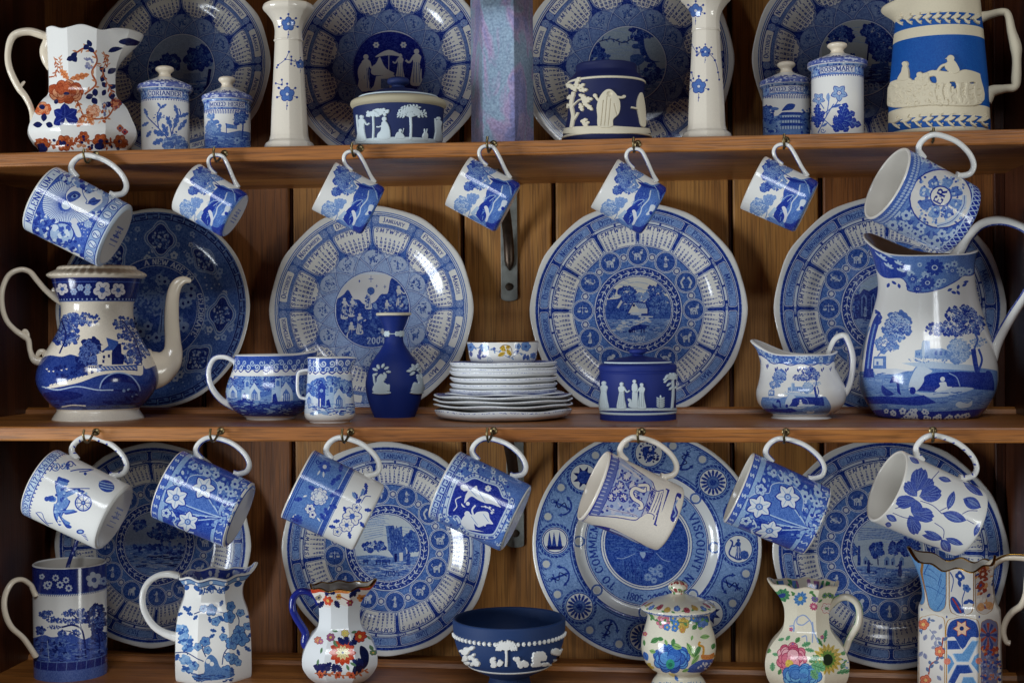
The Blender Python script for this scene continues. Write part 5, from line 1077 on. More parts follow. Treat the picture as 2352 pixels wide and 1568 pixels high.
for x, y, a in ((900, 720, -2.1), (950, 690, -1), (960, 820, .1), (920, 930, .9), (820, 1020, 1.4), (740, 920, 3), (800, 850, -2), (980, 640, -1.7), (700, 980, 3.3), (880, 760, -.6)): jleaf(c, x, y, 66, a, 36, lf, None, 3)
for x, y, r in ((850, 880, 82), (800, 960, 62), (715, 1020, 40), (890, 800, 40)): flower(c, x, y, r, 6 if r > 50 else 5, (216, 212, 206), (70, 90, 176), (50, 66, 160))
for P in ([(900, 760), (880, 700), (870, 660)], [(930, 760), (970, 700), (1020, 700)], [(900, 740), (930, 680), (945, 630)]): c.line(crv(P, 4), 7, lf)
leaf(c, 880, 720, 70, -2.0, 30, (130, 148, 200), D); leaf(c, 930, 700, 80, -1.2, 32, (130, 148, 200), D)
m.build('mug', 'mug with a blue flowered band beside its rim and white lower half', 'mug', 33, hk=0)
m = Mug((1021.3, 1111.7), (1186, 1190), 84, 83, .12); c = m.cv; m.loc(); L = m.L / m.k; D = (40, 56, 156); c.poly(rect(-140, 2, 140, L - 3), (92, 114, 190)); m.pic('D2')
blossoms(c, [(1600, 900), (1850, 300), (2200, 480), (2330, 700), (2250, 1160), (1900, 1050)], 120, 21, (196, 204, 222), (52, 70, 162), 7, 5); blobs(c, [(1600, 900), (1850, 300), (2200, 480), (2330, 700), (2250, 1160), (1900, 1050)], 120, 12, [D, (60, 80, 172), (150, 166, 212)], 8)
P = np.array(crv([(1730, 820), (1700, 860), (1790, 560), (1870, 560), (1960, 520), (2060, 560), (2180, 600), (2230, 700), (2290, 740), (2220, 900), (2150, 1040), (2090, 1060), (2000, 1050), (1880, 1010), (1800, 880)][1:], 4, True)); ct = np.array([1990, 790])
for k_, col in ((1.13, (50, 66, 160)), (1.1, (190, 198, 218)), (1.0, D), (.985, (190, 198, 218)), (.93, D), (.9, (38, 48, 146))): c.poly(ct + (P - ct) * k_, col)
wh = (214, 214, 218)
for j in range(44): pt = ct + (P[int(j * len(P) / 44)] - ct) * 1.05; c.circ(pt[0], pt[1], 11, (60, 80, 170), n=6)
c.poly(crv([(1850, 610), (1890, 600), (1920, 640), (1980, 600), (2000, 650), (2110, 690), (2180, 770), (2200, 800), (2120, 770), (2060, 760), (1990, 730), (1930, 700), (1870, 760), (1880, 690), (1900, 650), (1860, 650)], 4, True), wh); c.circ(1860, 618, 26, wh); c.circ(1900, 765, 18, wh); c.poly(crv([(1840, 760), (1870, 790), (1880, 800), (1850, 790)], 3, True), wh); flower(c, 2085, 628, 30, 8, wh, (150, 164, 206))
c.poly(crv([(1850, 900), (1900, 850), (1950, 870), (1990, 840), (2080, 840), (2100, 900), (2130, 950), (2080, 950), (2000, 980), (1960, 950), (1960, 1000), (1880, 980), (1840, 950)], 4, True), wh); c.circ(1895, 858, 26, wh); c.line(crv([(1950, 870), (1940, 820), (1970, 780)], 4), 16, wh); c.line([(2030, 900), (2060, 970)], 16, wh); c.line(crv([(2020, 790), (2080, 800), (2140, 850)], 4), 7, wh); blobs(c, [(2030, 780), (2150, 810), (2150, 860), (2060, 830)], 8, 11, [wh], 4)
c.line(crv([(1840, 700), (1790, 730), (1800, 790), (1770, 830)], 4), 9, wh); c.poly(crv([(1880, 980), (2010, 1010), (2040, 1020), (1900, 1000)], 3, True), wh)
for Q in ([(1920, 640), (1980, 700)], [(2000, 660), (2060, 750)], [(1930, 880), (1990, 960)], [(2040, 860), (2090, 930)]): c.line(crv(Q, 3), 5, (110, 130, 196))
m.loc()
c.poly(rect(-140, L - 23, 140, L - 3), (176, 188, 218)); c.poly(rect(-140, L - 24, 140, L - 22.5), D)
for j in range(15):
    x = -136 + j * 19; c.line([(x, L - 20), (x, L - 7), (x + 13, L - 7), (x + 13, L - 15), (x + 6, L - 15)], 3.2, D); c.line([(x, L - 20), (x + 19, L - 20)], 2.6, D)
m.build('mug', 'blue mug with a shield of white acrobat figures and a Greek key rim', 'mug', 35, hk=1)
# cream mug with an urn
m = Mug((1362.8, 1114.2), (1538, 1191), 85.7, 79, -.2, base_col=(230, 220, 206)); c = m.cv; m.pic('D3'); D = (52, 54, 148); cr = (230, 220, 206)
c.line(crv([(920, 350), (1110, 480), (1220, 560), (1240, 600), (1265, 650), (1330, 640)], 5), 8, D); c.line(crv([(650, 870), (900, 890), (1060, 915), (1110, 890), (1180, 850), (1240, 870), (1235, 910)], 5), 8, D)
c.poly(crv([(900, 340), (1090, 480), (1190, 530), (1230, 600), (1200, 720), (1130, 860), (1090, 890), (900, 870), (700, 850), (800, 600)], 4, True), (168, 172, 206))
for x, y in ((930, 600), (990, 520), (860, 705), (965, 710), (1040, 600), (900, 660), (1060, 700)):
    c.circ(x, y, 44, D, n=16); 
    for j in range(8): a = j * pi / 4; leaf(c, x, y, 38, a, 14, (206, 200, 204))
blobs(c, [(920, 370), (1180, 560), (1090, 880), (760, 840), (860, 700)], 110, 15, [D, (196, 192, 204), (96, 102, 174)], 5)
c.poly([(850, 320), (920, 345), (740, 870), (650, 865)], (100, 104, 172)); 
for j in range(16): t = j / 15; c.line([(865 - 195 * t, 335 + 520 * t), (915 - 190 * t, 350 + 515 * t)], 8, (190, 188, 206))
c.line([(850, 320), (650, 865)], 6, D); c.line([(920, 345), (740, 870)], 6, D)
figure(c, 830, 790, 10, D); c.line(crv([(800, 800), (900, 830), (1040, 860), (1090, 880)], 4), 18, (206, 200, 204)); c.line(crv([(800, 800), (900, 830), (1040, 860), (1090, 880)], 4), 4, D); c.line(crv([(950, 410), (1050, 480), (1120, 540)], 4), 18, (206, 200, 204))
P = crv([(1180, 610), (1150, 650), (1070, 625), (1035, 665), (1060, 720), (1120, 760), (1130, 800), (1100, 810)], 6); c.line(P, 44, D); c.line(P, 30, cr); P = crv([(1100, 600), (1180, 600), (1190, 650)], 5); c.line(P, 40, D); c.line(P, 26, cr)
c.poly([(1215, 610), (1265, 640), (1190, 850), (1120, 880)], (186, 180, 196)); c.line([(1215, 610), (1125, 880)], 6, D); c.line([(1262, 640), (1180, 855)], 6, D); dashes(c, [(1225, 620), (1255, 640), (1180, 850), (1150, 860)], 26, 30, 9, [D], .9, .3, 6)
for a_, b_ in (((1290, 660), (1215, 840)), ((1310, 665), (1240, 850)), ((1328, 650), (1260, 870))): c.line([a_, b_], 6, D)
P = dense(np.array([(1350, 625), (1385, 640), (1265, 970), (1238, 955)]), 5); c.poly(P, D); ct = P.mean(0); c.poly(ct + (P - ct) * (.72, .965), cr)
P = crv([(1450, 670), (1490, 680), (1480, 720), (1450, 700), (1440, 780), (1460, 850), (1420, 930), (1390, 900), (1410, 820), (1430, 740)], 4, True); c.poly(P, D); c.line(crv([(1455, 730), (1425, 800), (1440, 850), (1415, 890)], 5), 14, (150, 160, 204))
P = crv([(680, 960), (840, 985), (1000, 1060), (1180, 1160), (1100, 1150), (960, 1090), (800, 1020)], 5, True); c.poly(P, (56, 60, 154)); c.line(crv([(840, 1000), (960, 1050), (1100, 1130)], 5), 16, (190, 192, 214))
m.loc(); L = m.L / m.k; c.poly(rect(-140, L - 7, 140, L - 5.6), D); c.poly(rect(-140, L - 9.6, 140, L - 8.8), D)
M_creamh = glaze('cream_handle', None, (230, 220, 206))
m.build('mug', 'cream mug printed with a purple-blue footed urn, hanging in front of the commemorative plate', 'mug', 37, hcol=M_creamh, inner=M_creamh)
m = Mug((1697.6, 1119.3), (1874.4, 1196.4), 87, 83, -.12)
m.build('mug', 'deep blue daffodil mug hanging right of the cream urn mug, inside rim showing', 'mug', 8, img=dimg, hk=1)
# white mug with large blue leaves
m = Mug((2040.6, 1116.8), (2220, 1197.6), 88.5, 84, -.37); c = m.cv; m.pic('D4'); B1_, B2_, Vn = (76, 86, 172), (120, 130, 192), (44, 50, 142)
for x, y, L_, a, w_ in ((1370, 660, 230, -1.35, 150), (1400, 700, 210, -.25, 160), (1380, 700, 170, -2.3, 100), (1370, 730, 190, 2.95, 120), (1370, 730, 150, 1.5, 110), (1330, 850, 210, .15, 130), (1310, 870, 190, 1.15, 120), (1410, 640, 150, -.7, 110)):
    leaf(c, x, y, L_, a, w_, B1_); leaf(c, x + L_ * .3 * cos(a + .3), y + L_ * .3 * sin(a + .3), L_ * .68, a + .12, w_ * .62, B1_); leaf(c, x + L_ * .3 * cos(a - .3), y + L_ * .3 * sin(a - .3), L_ * .62, a - .12, w_ * .62, B1_)
    for j in range(-3, 4): c.line(crv([(x, y), (x + L_ * .45 * cos(a + j * .07), y + L_ * .45 * sin(a + j * .07)), (x + L_ * .86 * cos(a + j * .09), y + L_ * .86 * sin(a + j * .09))], 4), L_ * .022, B2_ if j % 2 else Vn)
for x, y, L_, a, w_ in ((1660, 820, 180, -1.25, 70), (1610, 850, 230, .3, 100), (1960, 800, 180, 3.6, 110), (1610, 1090, 190, 3.35, 60), (1610, 1080, 180, -2.75, 50), (1600, 1090, 140, .95, 90), (1640, 1080, 170, .35, 60), (1800, 570, 220, .6, 70), (1690, 560, 120, 3.4, 50), (1310, 340, 110, .6, 50), (1100, 870, 110, .5, 60), (1090, 950, 60, .2, 50), (1900, 1060, 130, -1.2, 50), (1270, 1130, 320, .12, 30)):
    leaf(c, x, y, L_, a, w_, B1_, Vn); leaf(c, x + 14 * cos(a), y + 14 * sin(a), L_ * .75, a + .1, w_ * .4, B2_, Vn)
for P in ([(1410, 740), (1520, 780), (1610, 860)], [(1160, 850), (1260, 890), (1330, 900)], [(1540, 940), (1620, 1000), (1620, 1080)], [(1790, 860), (1850, 830), (1930, 830)], [(1180, 810), (1300, 770)], [(1580, 470), (1500, 560)], [(1830, 910), (1900, 950)], [(1590, 830), (1650, 800)]): c.line(crv(P, 5), 6, Vn)
m.build('mug', 'white mug with large blue leaves, hanging at the right end', 'mug', 39, hk=3)
# ---------------------------------------------------------------- standing pieces: shared builder
M_gold = metal('gilding', (190, 140, 60), .22, 1., .2)
def smooth(x): x = np.clip(x, 0, 1); return x * x * (3 - 2 * x)
def lip_def(prof, spouts=(), wave=None, zs=.6, oval=None):
    """pulled spouts (th, width, out, up) and a wavy rim, all fading in towards the top"""
    z1 = prof[:, 0].max()
    def f(X, Y, Z, TH, P):
        q = smooth((Z / z1 - zs) / (1 - zs)); R = np.hypot(X, Y); k = np.ones_like(R); dz = np.zeros_like(R)
        for th, wd, out, up in spouts:
            d = np.mod(TH - th + pi, 2 * pi) - pi; g = np.exp(-(d / wd) ** 2); k = k + out * g * q ** 1.6; dz = dz + up * g * q
        if wave is not None: dz = dz + wave(TH) * q
        X2, Y2 = X * k, Y * k
        if oval: X2 = X2 * oval
        return X2, Y2, Z + dz
    return f
class Ware:
    def __init__(s, name, label, cat, crop, cx, rows, zs, v0=None, Y=None, cw=512, ch=400, base=W_, n=5, wall=.0032, group=None):
        s.crop, s.cx = crop, cx; s.u = CROP[crop][0] + cx / CROP[crop][2]
        s.fr = upright(s.u, v0 if v0 else 700, Y, zs) if Y is None else s._fr(s.u, rows, Y, zs)
        if Y is None: s.fr = s._fr(s.u, rows, s.fr.O[1], zs)
        s.prof = rows_profile(s.fr, crop, rows, n, s.u); s.body = Body(s.fr, s.prof, cw, ch, base); s.cv = s.body.cv; s.cv.crop = crop
        s.k = upm(s.fr.O + (0, 0, .05)); s.root = empty(name, s.fr.M, label, cat, group); s.wall = wall; s.df = None
    def _fr(s, u, rows, Y, zs):                                   # put the axis where the traced outline is centred at mid height
        vm = CROP[s.crop][1] + (rows[0][0] + rows[-1][0]) / 2 / CROP[s.crop][2]; P = at(u, vm, Y); return Frame((P[0], Y, zs), (0, 0, 1))
    def loc(s, th0=0.):                                           # x around (picture units at the local radius), y = up from base
        s.cv.crop = 'U'
        def T(P):
            z = P[:, 1] * s.k; return s.body.px(th0 + P[:, 0] * s.k / np.maximum(s.body.r(z), .01), z)
        s.cv.T = T
    def pic(s, crop=None): s.cv.T = s.body.T; s.cv.crop = crop or s.crop
    def make(s, mat=None, facets=0, df=None, lip=M_white, inner=M_inner, hollow_=True, seed=1, grain=.09, segs=80, rough=.08, depth=None, rot=0., soft=0.):
        s.df = df; m = mat or glaze('printed_glaze', tex(s.cv, 'ware_print', seed, grain), rough=rough, bump=.04)
        if hollow_:
            H = hollow(s.prof, s.wall, depth); nb = len(s.prof); kw = dict(segs=segs, facets=facets, fr_deform=df, rot=rot, soft=soft)
            s.o = lathe('body', H[:nb], m, s.root, uvr=(s.body.t0, s.body.t1), **kw); lathe('rim', H[nb - 1:nb + 5], lip, s.root, close_bottom=False, **kw)
            lathe('inside', H[nb + 4:], inner, s.root, close_bottom=False, **kw)
        else: s.o = lathe('body', s.prof, m, s.root, segs=segs, facets=facets, fr_deform=df, close_top=True, uvr=(s.body.t0, s.body.t1), rot=rot, soft=soft)
        return s.o
    def turned(s, name, rows, mat, parent=None, facets=0, close_top=True, img=False, cx=None):
        """another turned piece on the same axis, traced from the picture"""
        u0, v0, sc = CROP[s.crop]; out = []
        for rw in rows:
            u = s.u; d = ray(u, v0 + rw[0] / sc) @ s.fr.R; o = (CO - s.fr.O) @ s.fr.R; z = float((o + d * (-o[1] / d[1]))[2]); out.append((z + 1e-7 * len(out), rw[1] / sc * s.k) + tuple(rw[2:]))
        return lathe(name, interp_profile(out, 5), mat, parent or s.root, 64, facets, close_bottom=False, close_top=close_top)
    def tubep(s, name, P, mat, asp=1.25, y=0., crop=None, parent=None, segs=14, n=7):
        C, r = path_local(s.fr, crop or s.crop, P, n, y); return tube(name, C, r, mat, parent or s.root, (0, 1, 0), asp, segs, 30.)
def knobby(w, rows_lid, rows_knob, mat, kmat=None):
    l = w.turned('lid', rows_lid, mat); k = w.turned('knob', rows_knob, kmat or mat, l); k.matrix_parent_inverse = Matrix.Identity(4); return l
TOP, MID, LOW = Z1T, Z2T, Z3T
# ---------------------------------------------------------------- top shelf
OR, OR2, NV = (164, 82, 48), (190, 128, 92), (24, 30, 80)
w = Ware('jug', 'white octagonal jug painted with rust flowers and navy leaves, at the top left', 'jug', 'A1', 682, [(1245, 362), (1200, 404), (1150, 436), (1110, 446), (1060, 436), (1000, 410), (910, 370), (850, 325, 1), (800, 282), (700, 274), (550, 278), (400, 284), (320, 288), (270, 292)], TOP, Y=.068, cw=640, ch=512, n=4)
c = w.cv; w.pic()
branch(c, [(700, 780), (790, 700), (760, 600), (800, 500), (770, 420), (700, 400), (620, 440)], 15, OR, 12, 46, 16, OR2, 3); branch(c, [(560, 800), (640, 840), (700, 960), (860, 980), (940, 900), (930, 820)], 13, OR, 12, 40, 15, OR2, 4)
branch(c, [(560, 660), (500, 540), (490, 460)], 8, OR2, 10, 30, 10, OR2, 5); branch(c, [(800, 540), (880, 560), (890, 480), (840, 420)], 7, OR2, 8, 26, 9, OR2, 6)
for x, y, a, L in ((570, 660, -2.3, 120), (580, 655, -.25, 165), (700, 960, 2.2, 110), (720, 950, 1.0, 100)): jleaf(c, x, y, L, a, 56, (206, 128, 80), OR, 4)
peony(c, 545, 760, 150, [(176, 90, 56), (200, 136, 100), (160, 74, 44)], (136, 58, 34), 3, 4, .55); c.circ(550, 775, 26, NV, ry=13); peony(c, 350, 900, 70, [(196, 96, 56), (214, 140, 100)], (160, 64, 34), 2, 5, .8)
for x, y, r in ((740, 380, 46), (600, 470, 50), (965, 400, 46), (1090, 315, 40), (880, 610, 50), (890, 735, 44), (775, 800, 50), (355, 1020, 52), (940, 840, 50)): 
    for a in (-.5, 1.3, 3.1): leaf(c, x - r * .3 * cos(a), y - r * .3 * sin(a), r * 1.35, a + x * .01, r * .95, NV)
for a in (-2.6, -1.6, -.6, .3, 2.6): leaf(c, 540, 970, 115, a, 84, (28, 36, 120), (56, 66, 150))
peony(c, 770, 920, 60, [(226, 180, 150), (214, 150, 116)], OR, 2, 3); blobs(c, [(700, 480), (770, 480), (760, 570), (710, 570)], 18, 13, [(120, 120, 160), (150, 146, 170)], 2); blobs(c, [(830, 860), (890, 850), (870, 960), (850, 950)], 16, 12, [(120, 120, 160)], 2)
branch(c, [(860, 420), (880, 500), (850, 600), (900, 700), (930, 780)], 8, OR2, 14, 40, 14, OR, 8); branch(c, [(440, 470), (470, 560), (440, 640)], 7, OR2, 10, 36, 12, OR, 9); blobs(c, [(620, 860), (960, 860), (900, 1000), (640, 1040)], 26, 14, [OR, OR2, (226, 180, 150)], 6); peony(c, 960, 860, 46, [(150, 60, 40), (206, 128, 90)], NV, 2, 6)
for x, y in ((345, 885), (460, 840)): c.circ(x, y, 20, NV)
branch(c, [(300, 1180), (420, 1200), (560, 1190), (700, 1160), (860, 1180), (1040, 1170)], 10, OR, 18, 46, 20, OR, 7)
for x, y, r in ((345, 1200, 56), (530, 1185, 64), (830, 1170, 60), (1000, 1170, 54), (690, 1130, 44)): flower(c, x, y, r, 6, (164, 80, 44), NV, (126, 54, 30))
blobs(c, [(300, 1150), (1050, 1130), (1060, 1240), (300, 1240)], 60, 15, [OR, OR2, (150, 66, 36), NV], 12)
for x, y in ((820, 1210), (345, 1230)): c.circ(x, y, 40, NV, ry=30)
flower(c, 1000, 1060, 30, 4, OR, NV); flower(c, 1040, 1090, 26, 4, (170, 60, 60), NV)
df = lip_def(w.prof, [(pi / 2, .42, .62, .004), (pi / 2, .8, .12, 0)], lambda t: .0022 * np.cos(6 * t) - .002, .62)
w.make(facets=8, df=df, seed=2, rot=pi / 8, soft=.35)
w.tubep('handle', [(415, 320, 30), (330, 285, 34), (225, 262, 32), (110, 300, 30), (66, 430, 25), (80, 570, 27), (150, 720, 28), (210, 800, 26), (258, 900, 24), (272, 1000, 24), (262, 1080, 22)], M_cream, 1.2)
w.tubep('handle_leaf', [(395, 340, 38), (375, 420, 46), (385, 500, 40), (405, 580, 14)], M_cream, 1.0); w.tubep('handle_scroll', [(160, 730, 14), (190, 690, 13), (205, 676, 8)], M_cream, 1.0)
def spice(cx, dy, hw, rhw, word, paint, label, seed, crop='A1', Y=.1, tw=9.5, col=(74, 96, 172), bot=1260, knob=1.):
    w = Ware('spice_jar', label, 'spice jar', crop, cx, [(bot, hw), (1000 + dy, hw), (800 + dy, hw), (785 + dy, hw, 1), (775 + dy, hw * 1.03), (765 + dy, rhw * .95), (750 + dy, rhw)], TOP, Y=Y, cw=400, ch=400, n=3)
    c = w.cv; w.pic(); paint(c, dy); w.loc(); zt = (w.body.t1 / w.k)
    c.poly(rect(-120, zt - 25, 120, zt - 2), (132, 150, 204)); c.poly(rect(-120, zt - 26.5, 120, zt - 25), DB)
    blobs(c, [(-80, zt - 24), (80, zt - 24), (80, zt - 4), (-80, zt - 4)], 120, 2.6, [(70, 92, 172), (196, 204, 222), DB], seed)
    wd = twidth(word, tw) / 2 + 3; c.poly(rect(-wd, zt - 22.5, wd, zt - 6.5), DB); c.poly(rect(-wd + 1, zt - 21.5, wd - 1, zt - 7.5), (206, 206, 212)); text(c, word, 0, zt - 19.5, tw, (52, 66, 140), yf=1, bold=1.35)
    for j in range(40): c.circ(-118 + j * 6, zt - 28.6, 1.6, DB, n=6)
    w.make(seed=seed, hollow_=False)
    q = lambda L: [(y + dy,) + tuple(t) for (y, *t) in L]; sc = rhw / 225.
    ld = Cv(256, 64, W_); ld.poly([(0, 0), (256, 0), (256, 34), (0, 34)], (112, 122, 168)); blobs(ld, [(0, 0), (256, 0), (256, 40), (0, 40)], 220, 5, [(70, 84, 150), (190, 194, 210), (90, 100, 160)], seed)
    lidm = glaze('spice_lid', ld.image('spice_lid_print'), rough=.08)
    knobby(w, q([(752, rhw), (738, rhw * 1.0), (722, rhw), (708, rhw * .95), (700, rhw * .82), (690, 172 * sc), (665, 112 * sc), (645, 66 * sc)]), q([(648, 66 * sc), (632, 52 * sc), (618, 47 * sc), (604, 54 * sc), (590, 70 * sc), (575, 76 * sc), (560, 68 * sc), (550, 44 * sc), (546, 10 * sc)]), lidm, M_cream)
    return w
def p_cor(c, dy):
    D, M_, L_ = (56, 78, 166), (92, 112, 186), (140, 156, 206)
    for P in ([(1410, 1170), (1300, 1050), (1230, 980), (1200, 930)], [(1410, 1170), (1440, 1040), (1490, 950), (1480, 900)], [(1310, 1060), (1300, 960), (1330, 880)], [(1420, 1120), (1400, 1020), (1400, 960)]): c.line(crv(P, 6), 9, D)
    for x, y, a, L, w_ in ((1440, 1060, -1.3, 130, 46), (1470, 1080, -.9, 120, 42), (1420, 1060, -2.0, 110, 42), (1360, 1120, 3.5, 100, 50), (1390, 1130, -2.0, 120, 46), (1300, 1010, -1.2, 90, 36), (1230, 1010, 2.6, 70, 30), (1220, 960, -2.0, 70, 30), (1250, 1080, 2.2, 70, 34), (1480, 970, -.4, 90, 34), (1470, 950, -1.9, 90, 34), (1320, 900, -.6, 70, 26), (1330, 890, -2.2, 50, 22), (1350, 1150, 2.7, 100, 50)): jleaf(c, x, y, L, a, w_, M_, D, 3)
    for x, y, r in ((1390, 1190, 56), (1480, 1180, 60), (1440, 1140, 36), (1520, 1200, 40)): peony(c, x, y, r, [L_, M_, (170, 182, 216)], D, 2, int(x))
    blobs(c, [(1200, 930), (1540, 930), (1550, 1120), (1200, 1100)], 24, 8, [D, L_], 4)
spice(1366, 0, 196, 225, 'CORIANDER', p_cor, 'taller spice jar lettered CORIANDER', 3, tw=10)
def p_her(c, dy):
    D, M_, L_ = (50, 72, 160), (96, 118, 190), (140, 158, 208)
    c.poly([(1690, 1110), (1760, 1080), (1880, 1100), (1980, 1080), (2070, 1100), (2070, 1300), (1690, 1300)], (92, 112, 184)); tree(c, 1990, 980, 60, 50, [D, M_, L_], 34, .24, 2); tree(c, 1760, 1060, 60, 60, [M_, L_, (112, 132, 196)], 30, .24, 3); tree(c, 1740, 960, 26, 24, [M_, L_], 10, .4, 3); tree(c, 1740, 1190, 60, 40, [D, M_], 30, .24, 5)
    c.line([(2010, 1000), (2000, 1200)], 12, D); c.poly([(1860, 1020), (1960, 1040), (1960, 1070), (1875, 1060)], M_); c.line([(1870, 1020), (1872, 1110)], 6, D); tree(c, 2030, 1180, 40, 50, [D, M_], 20, .3, 6)
    for j in range(30): c.line([(1680 + j * 14, 915), (1680 + j * 14, 940)], 6, D)
    flower(c, 1960, 1160, 28, 6, L_, D); dashes(c, [(1700, 1120), (2060, 1120), (2060, 1220), (1700, 1220)], 40, 40, 7, [D, L_], 0, .2, 5)
spice(1880, 86, 190, 208, 'MIXED HERBS', p_her, 'shorter spice jar lettered MIXED HERBS', 4, tw=9)
def p_spi(c, dy):
    D, M_, L_ = (44, 66, 154), (88, 110, 184), (140, 158, 206); c.poly([(190, 980), (300, 960), (600, 930), (600, 1300), (190, 1300)], (104, 126, 188))
    tree(c, 230, 940, 50, 60, [D, M_], 26, .26, 3); c.poly(crv([(350, 915), (400, 860), (460, 865), (440, 905), (380, 915)], 4, True), D); c.circ(290, 900, 36, M_, ry=14)
    for y, w_ in ((955, 110), (1000, 150), (1045, 130)): c.poly([(430 - w_, y), (430 - w_ * .7, y - 26), (430 + w_ * .7, y - 26), (430 + w_, y)], D); c.poly([(430 - w_ * .7, y), (430 + w_ * .7, y), (430 + w_ * .7, y + 24), (430 - w_ * .7, y + 24)], (176, 188, 214))
    for j in range(8): c.line([(350 + j * 22, 960), (350 + j * 22, 1070)], 6, D)
    blobs(c, [(200, 960), (340, 960), (340, 1100), (200, 1100)], 50, 13, [D, M_, L_], 4); blobs(c, [(520, 900), (590, 900), (590, 1100), (500, 1100)], 40, 13, [D, M_], 5)
    for j in range(30): c.line([(190 + j * 14, 790), (190 + j * 14, 815)], 6, D)
spice(390, -38, 195, 222, 'MIXED SPICE', p_spi, 'smaller spice jar lettered MIXED SPICE with a pagoda print', 5, 'A4', .13, 9)
def p_ros(c, dy):
    D, M_, L_ = (44, 60, 160), (86, 106, 186), (150, 166, 212)
    for P in ([(700, 940), (800, 860), (820, 790)], [(650, 1100), (720, 960), (780, 860)], [(720, 960), (740, 830), (735, 770)], [(700, 900), (655, 830)], [(700, 990), (820, 1080), (860, 960)]): c.line(crv(P, 5), 8, M_)
    for x, y, r in ((825, 770, 66), (655, 820, 50)):
        for kk_, cc_ in ((1.12, D), (1., L_)):
            for j in range(5): leaf(c, x, y, r * kk_, .3 + j * 2 * pi / 5, r * .7 * kk_, cc_, M_)
        c.circ(x, y, r * .3, D); flower(c, x, y, r * .24, 6, W_, D)
    leaf(c, 735, 840, 70, -1.6, 34, L_, D); leaf(c, 760, 890, 90, -.3, 24, M_, D)
    for a, L in ((-1.2, 150), (-.45, 140), (.25, 185), (1.0, 120), (1.9, 110), (2.9, 60)): jleaf(c, 830, 990, L, a, 90, (40, 58, 164), (110, 130, 200), 4)
    for a, L in ((-1.5, 110), (-.6, 80), (.4, 70), (1.5, 90), (2.6, 60)): jleaf(c, 640, 970, L, a, 60, (40, 58, 164), (110, 130, 200), 4)
    scroll(c, 690, 1080, 22, 1.2, 6, M_); leaf(c, 680, 1050, 60, -.6, 20, M_)
spice(811, -195, 213, 245, 'ROSEMARY', p_ros, 'largest spice jar lettered ROSEMARY with a dark ivy leaf', 6, 'A4', .085, 10.5, bot=1150)
# candlesticks
def candlestick(crop, cx, dy, label, spots, seed):
    w = Ware('candlestick', label, 'candlestick', crop, cx, [(1228 + dy, 205, 1), (1208 + dy, 200), (1185 + dy, 190), (1165 + dy, 166), (1140 + dy, 157, 1), (1100 + dy, 150), (900 + dy, 141), (600 + dy, 124), (365 + dy, 112), (350 + dy, 114), (338 + dy, 121), (325 + dy, 114), (250 + dy, 111), (185 + dy, 128), (130 + dy, 165), (95 + dy, 197), (70 + dy, 206), (50 + dy, 200)], TOP, Y=.036, cw=300, ch=700, base=(222, 212, 196), n=4)
    c = w.cv; w.pic(); D, M_ = (44, 60, 140), (84, 106, 176)
    for x, y, s in spots:
        for a in (-2.5, -1.57, -.64, .3, 2.84): c.circ(x + s * cos(a), y + s * sin(a) * 1.0, s * .12, D, n=8); c.line([(x, y), (x + s * cos(a), y + s * sin(a))], s * .05, D)
        for j in range(5): a = j * 2 * pi / 5 - 1.57; c.circ(x + s * .42 * cos(a), y + s * .42 * sin(a), s * .34, D, n=14)
        for j in range(5): a = j * 2 * pi / 5 - 1.57; c.circ(x + s * .42 * cos(a), y + s * .42 * sin(a), s * .27, M_, n=14)
        c.circ(x, y, s * .14, (200, 200, 206)); c.line([(x, y + s * .7), (x - 4, y + s * 1.5)], s * .06, D); c.circ(x, y + s * 1.1, s * .08, D)
    for P in spots_br.get(label, []): c.line(crv(P, 5), 5, D); [c.circ(*q, 9, D) for q in P]
    w.make(facets=8, seed=seed, grain=.04, wall=.004) if False else w.make(facets=8, seed=seed, grain=.04, depth=.02, soft=.55, lip=M_cream, rough=.07); return w
L1_, L2_ = 'white candlestick with small blue flowers, left of the dark covered bowl', 'white candlestick with small blue flowers, right of the dark drum jar'
spots_br = {L1_: [[(250, 430), (220, 490), (160, 540), (150, 560)], [(220, 490), (270, 500), (330, 520)], [(190, 660), (190, 700), (140, 690)], [(270, 470), (268, 530)]], L2_: [[(1545, 370), (1590, 430), (1640, 430)], [(1690, 440), (1740, 500), (1765, 600), (1775, 660)], [(1590, 400), (1590, 460)], [(1545, 600), (1560, 650)]]}
candlestick('A2', 250, 0, L1_, [(245, 200, 80), (345, 530, 52), (235, 780, 86)], 3); candlestick('A3', 1668, -82, L2_, [(1580, 90, 78), (1660, 430, 62), (1605, 715, 84)], 4)
# iridescent hexagonal vase
fr = Frame((float(at(1153, 160, .09)[0]), .09, TOP), (0, 0, 1)); k = upm(fr.O); rr = 72.8 * k; H = .23
V = []; Fc = []; th = [radians(22.3 + 60 * j) for j in range(6)]
for r, z in ((rr, 0), (rr, H), (rr * .86, H), (rr * .86, H - .2)): V += [(r * sin(a), -r * cos(a), z) for a in th]
for i in range(3): Fc += [(i * 6 + j, i * 6 + (j + 1) % 6, (i + 1) * 6 + (j + 1) % 6, (i + 1) * 6 + j) for j in range(6)]
Fc += [(5, 4, 3, 2, 1, 0), (18, 19, 20, 21, 22, 23)]
m, nt, b = newmat('lustre_glaze'); N, Lk = nt.nodes, nt.links; tc = N.new('ShaderNodeTexCoord')
mp = N.new('ShaderNodeMapping'); mp.inputs['Rotation'].default_value = (.5, .6, .4); mp.inputs['Scale'].default_value = (1, 1, .45); Lk.new(tc.outputs['Object'], mp.inputs[0])
n1 = N.new('ShaderNodeTexNoise'); n1.inputs['Scale'].default_value = 34; n1.inputs['Detail'].default_value = 8; n1.inputs['Distortion'].default_value = 1.2; Lk.new(mp.outputs[0], n1.inputs['Vector'])
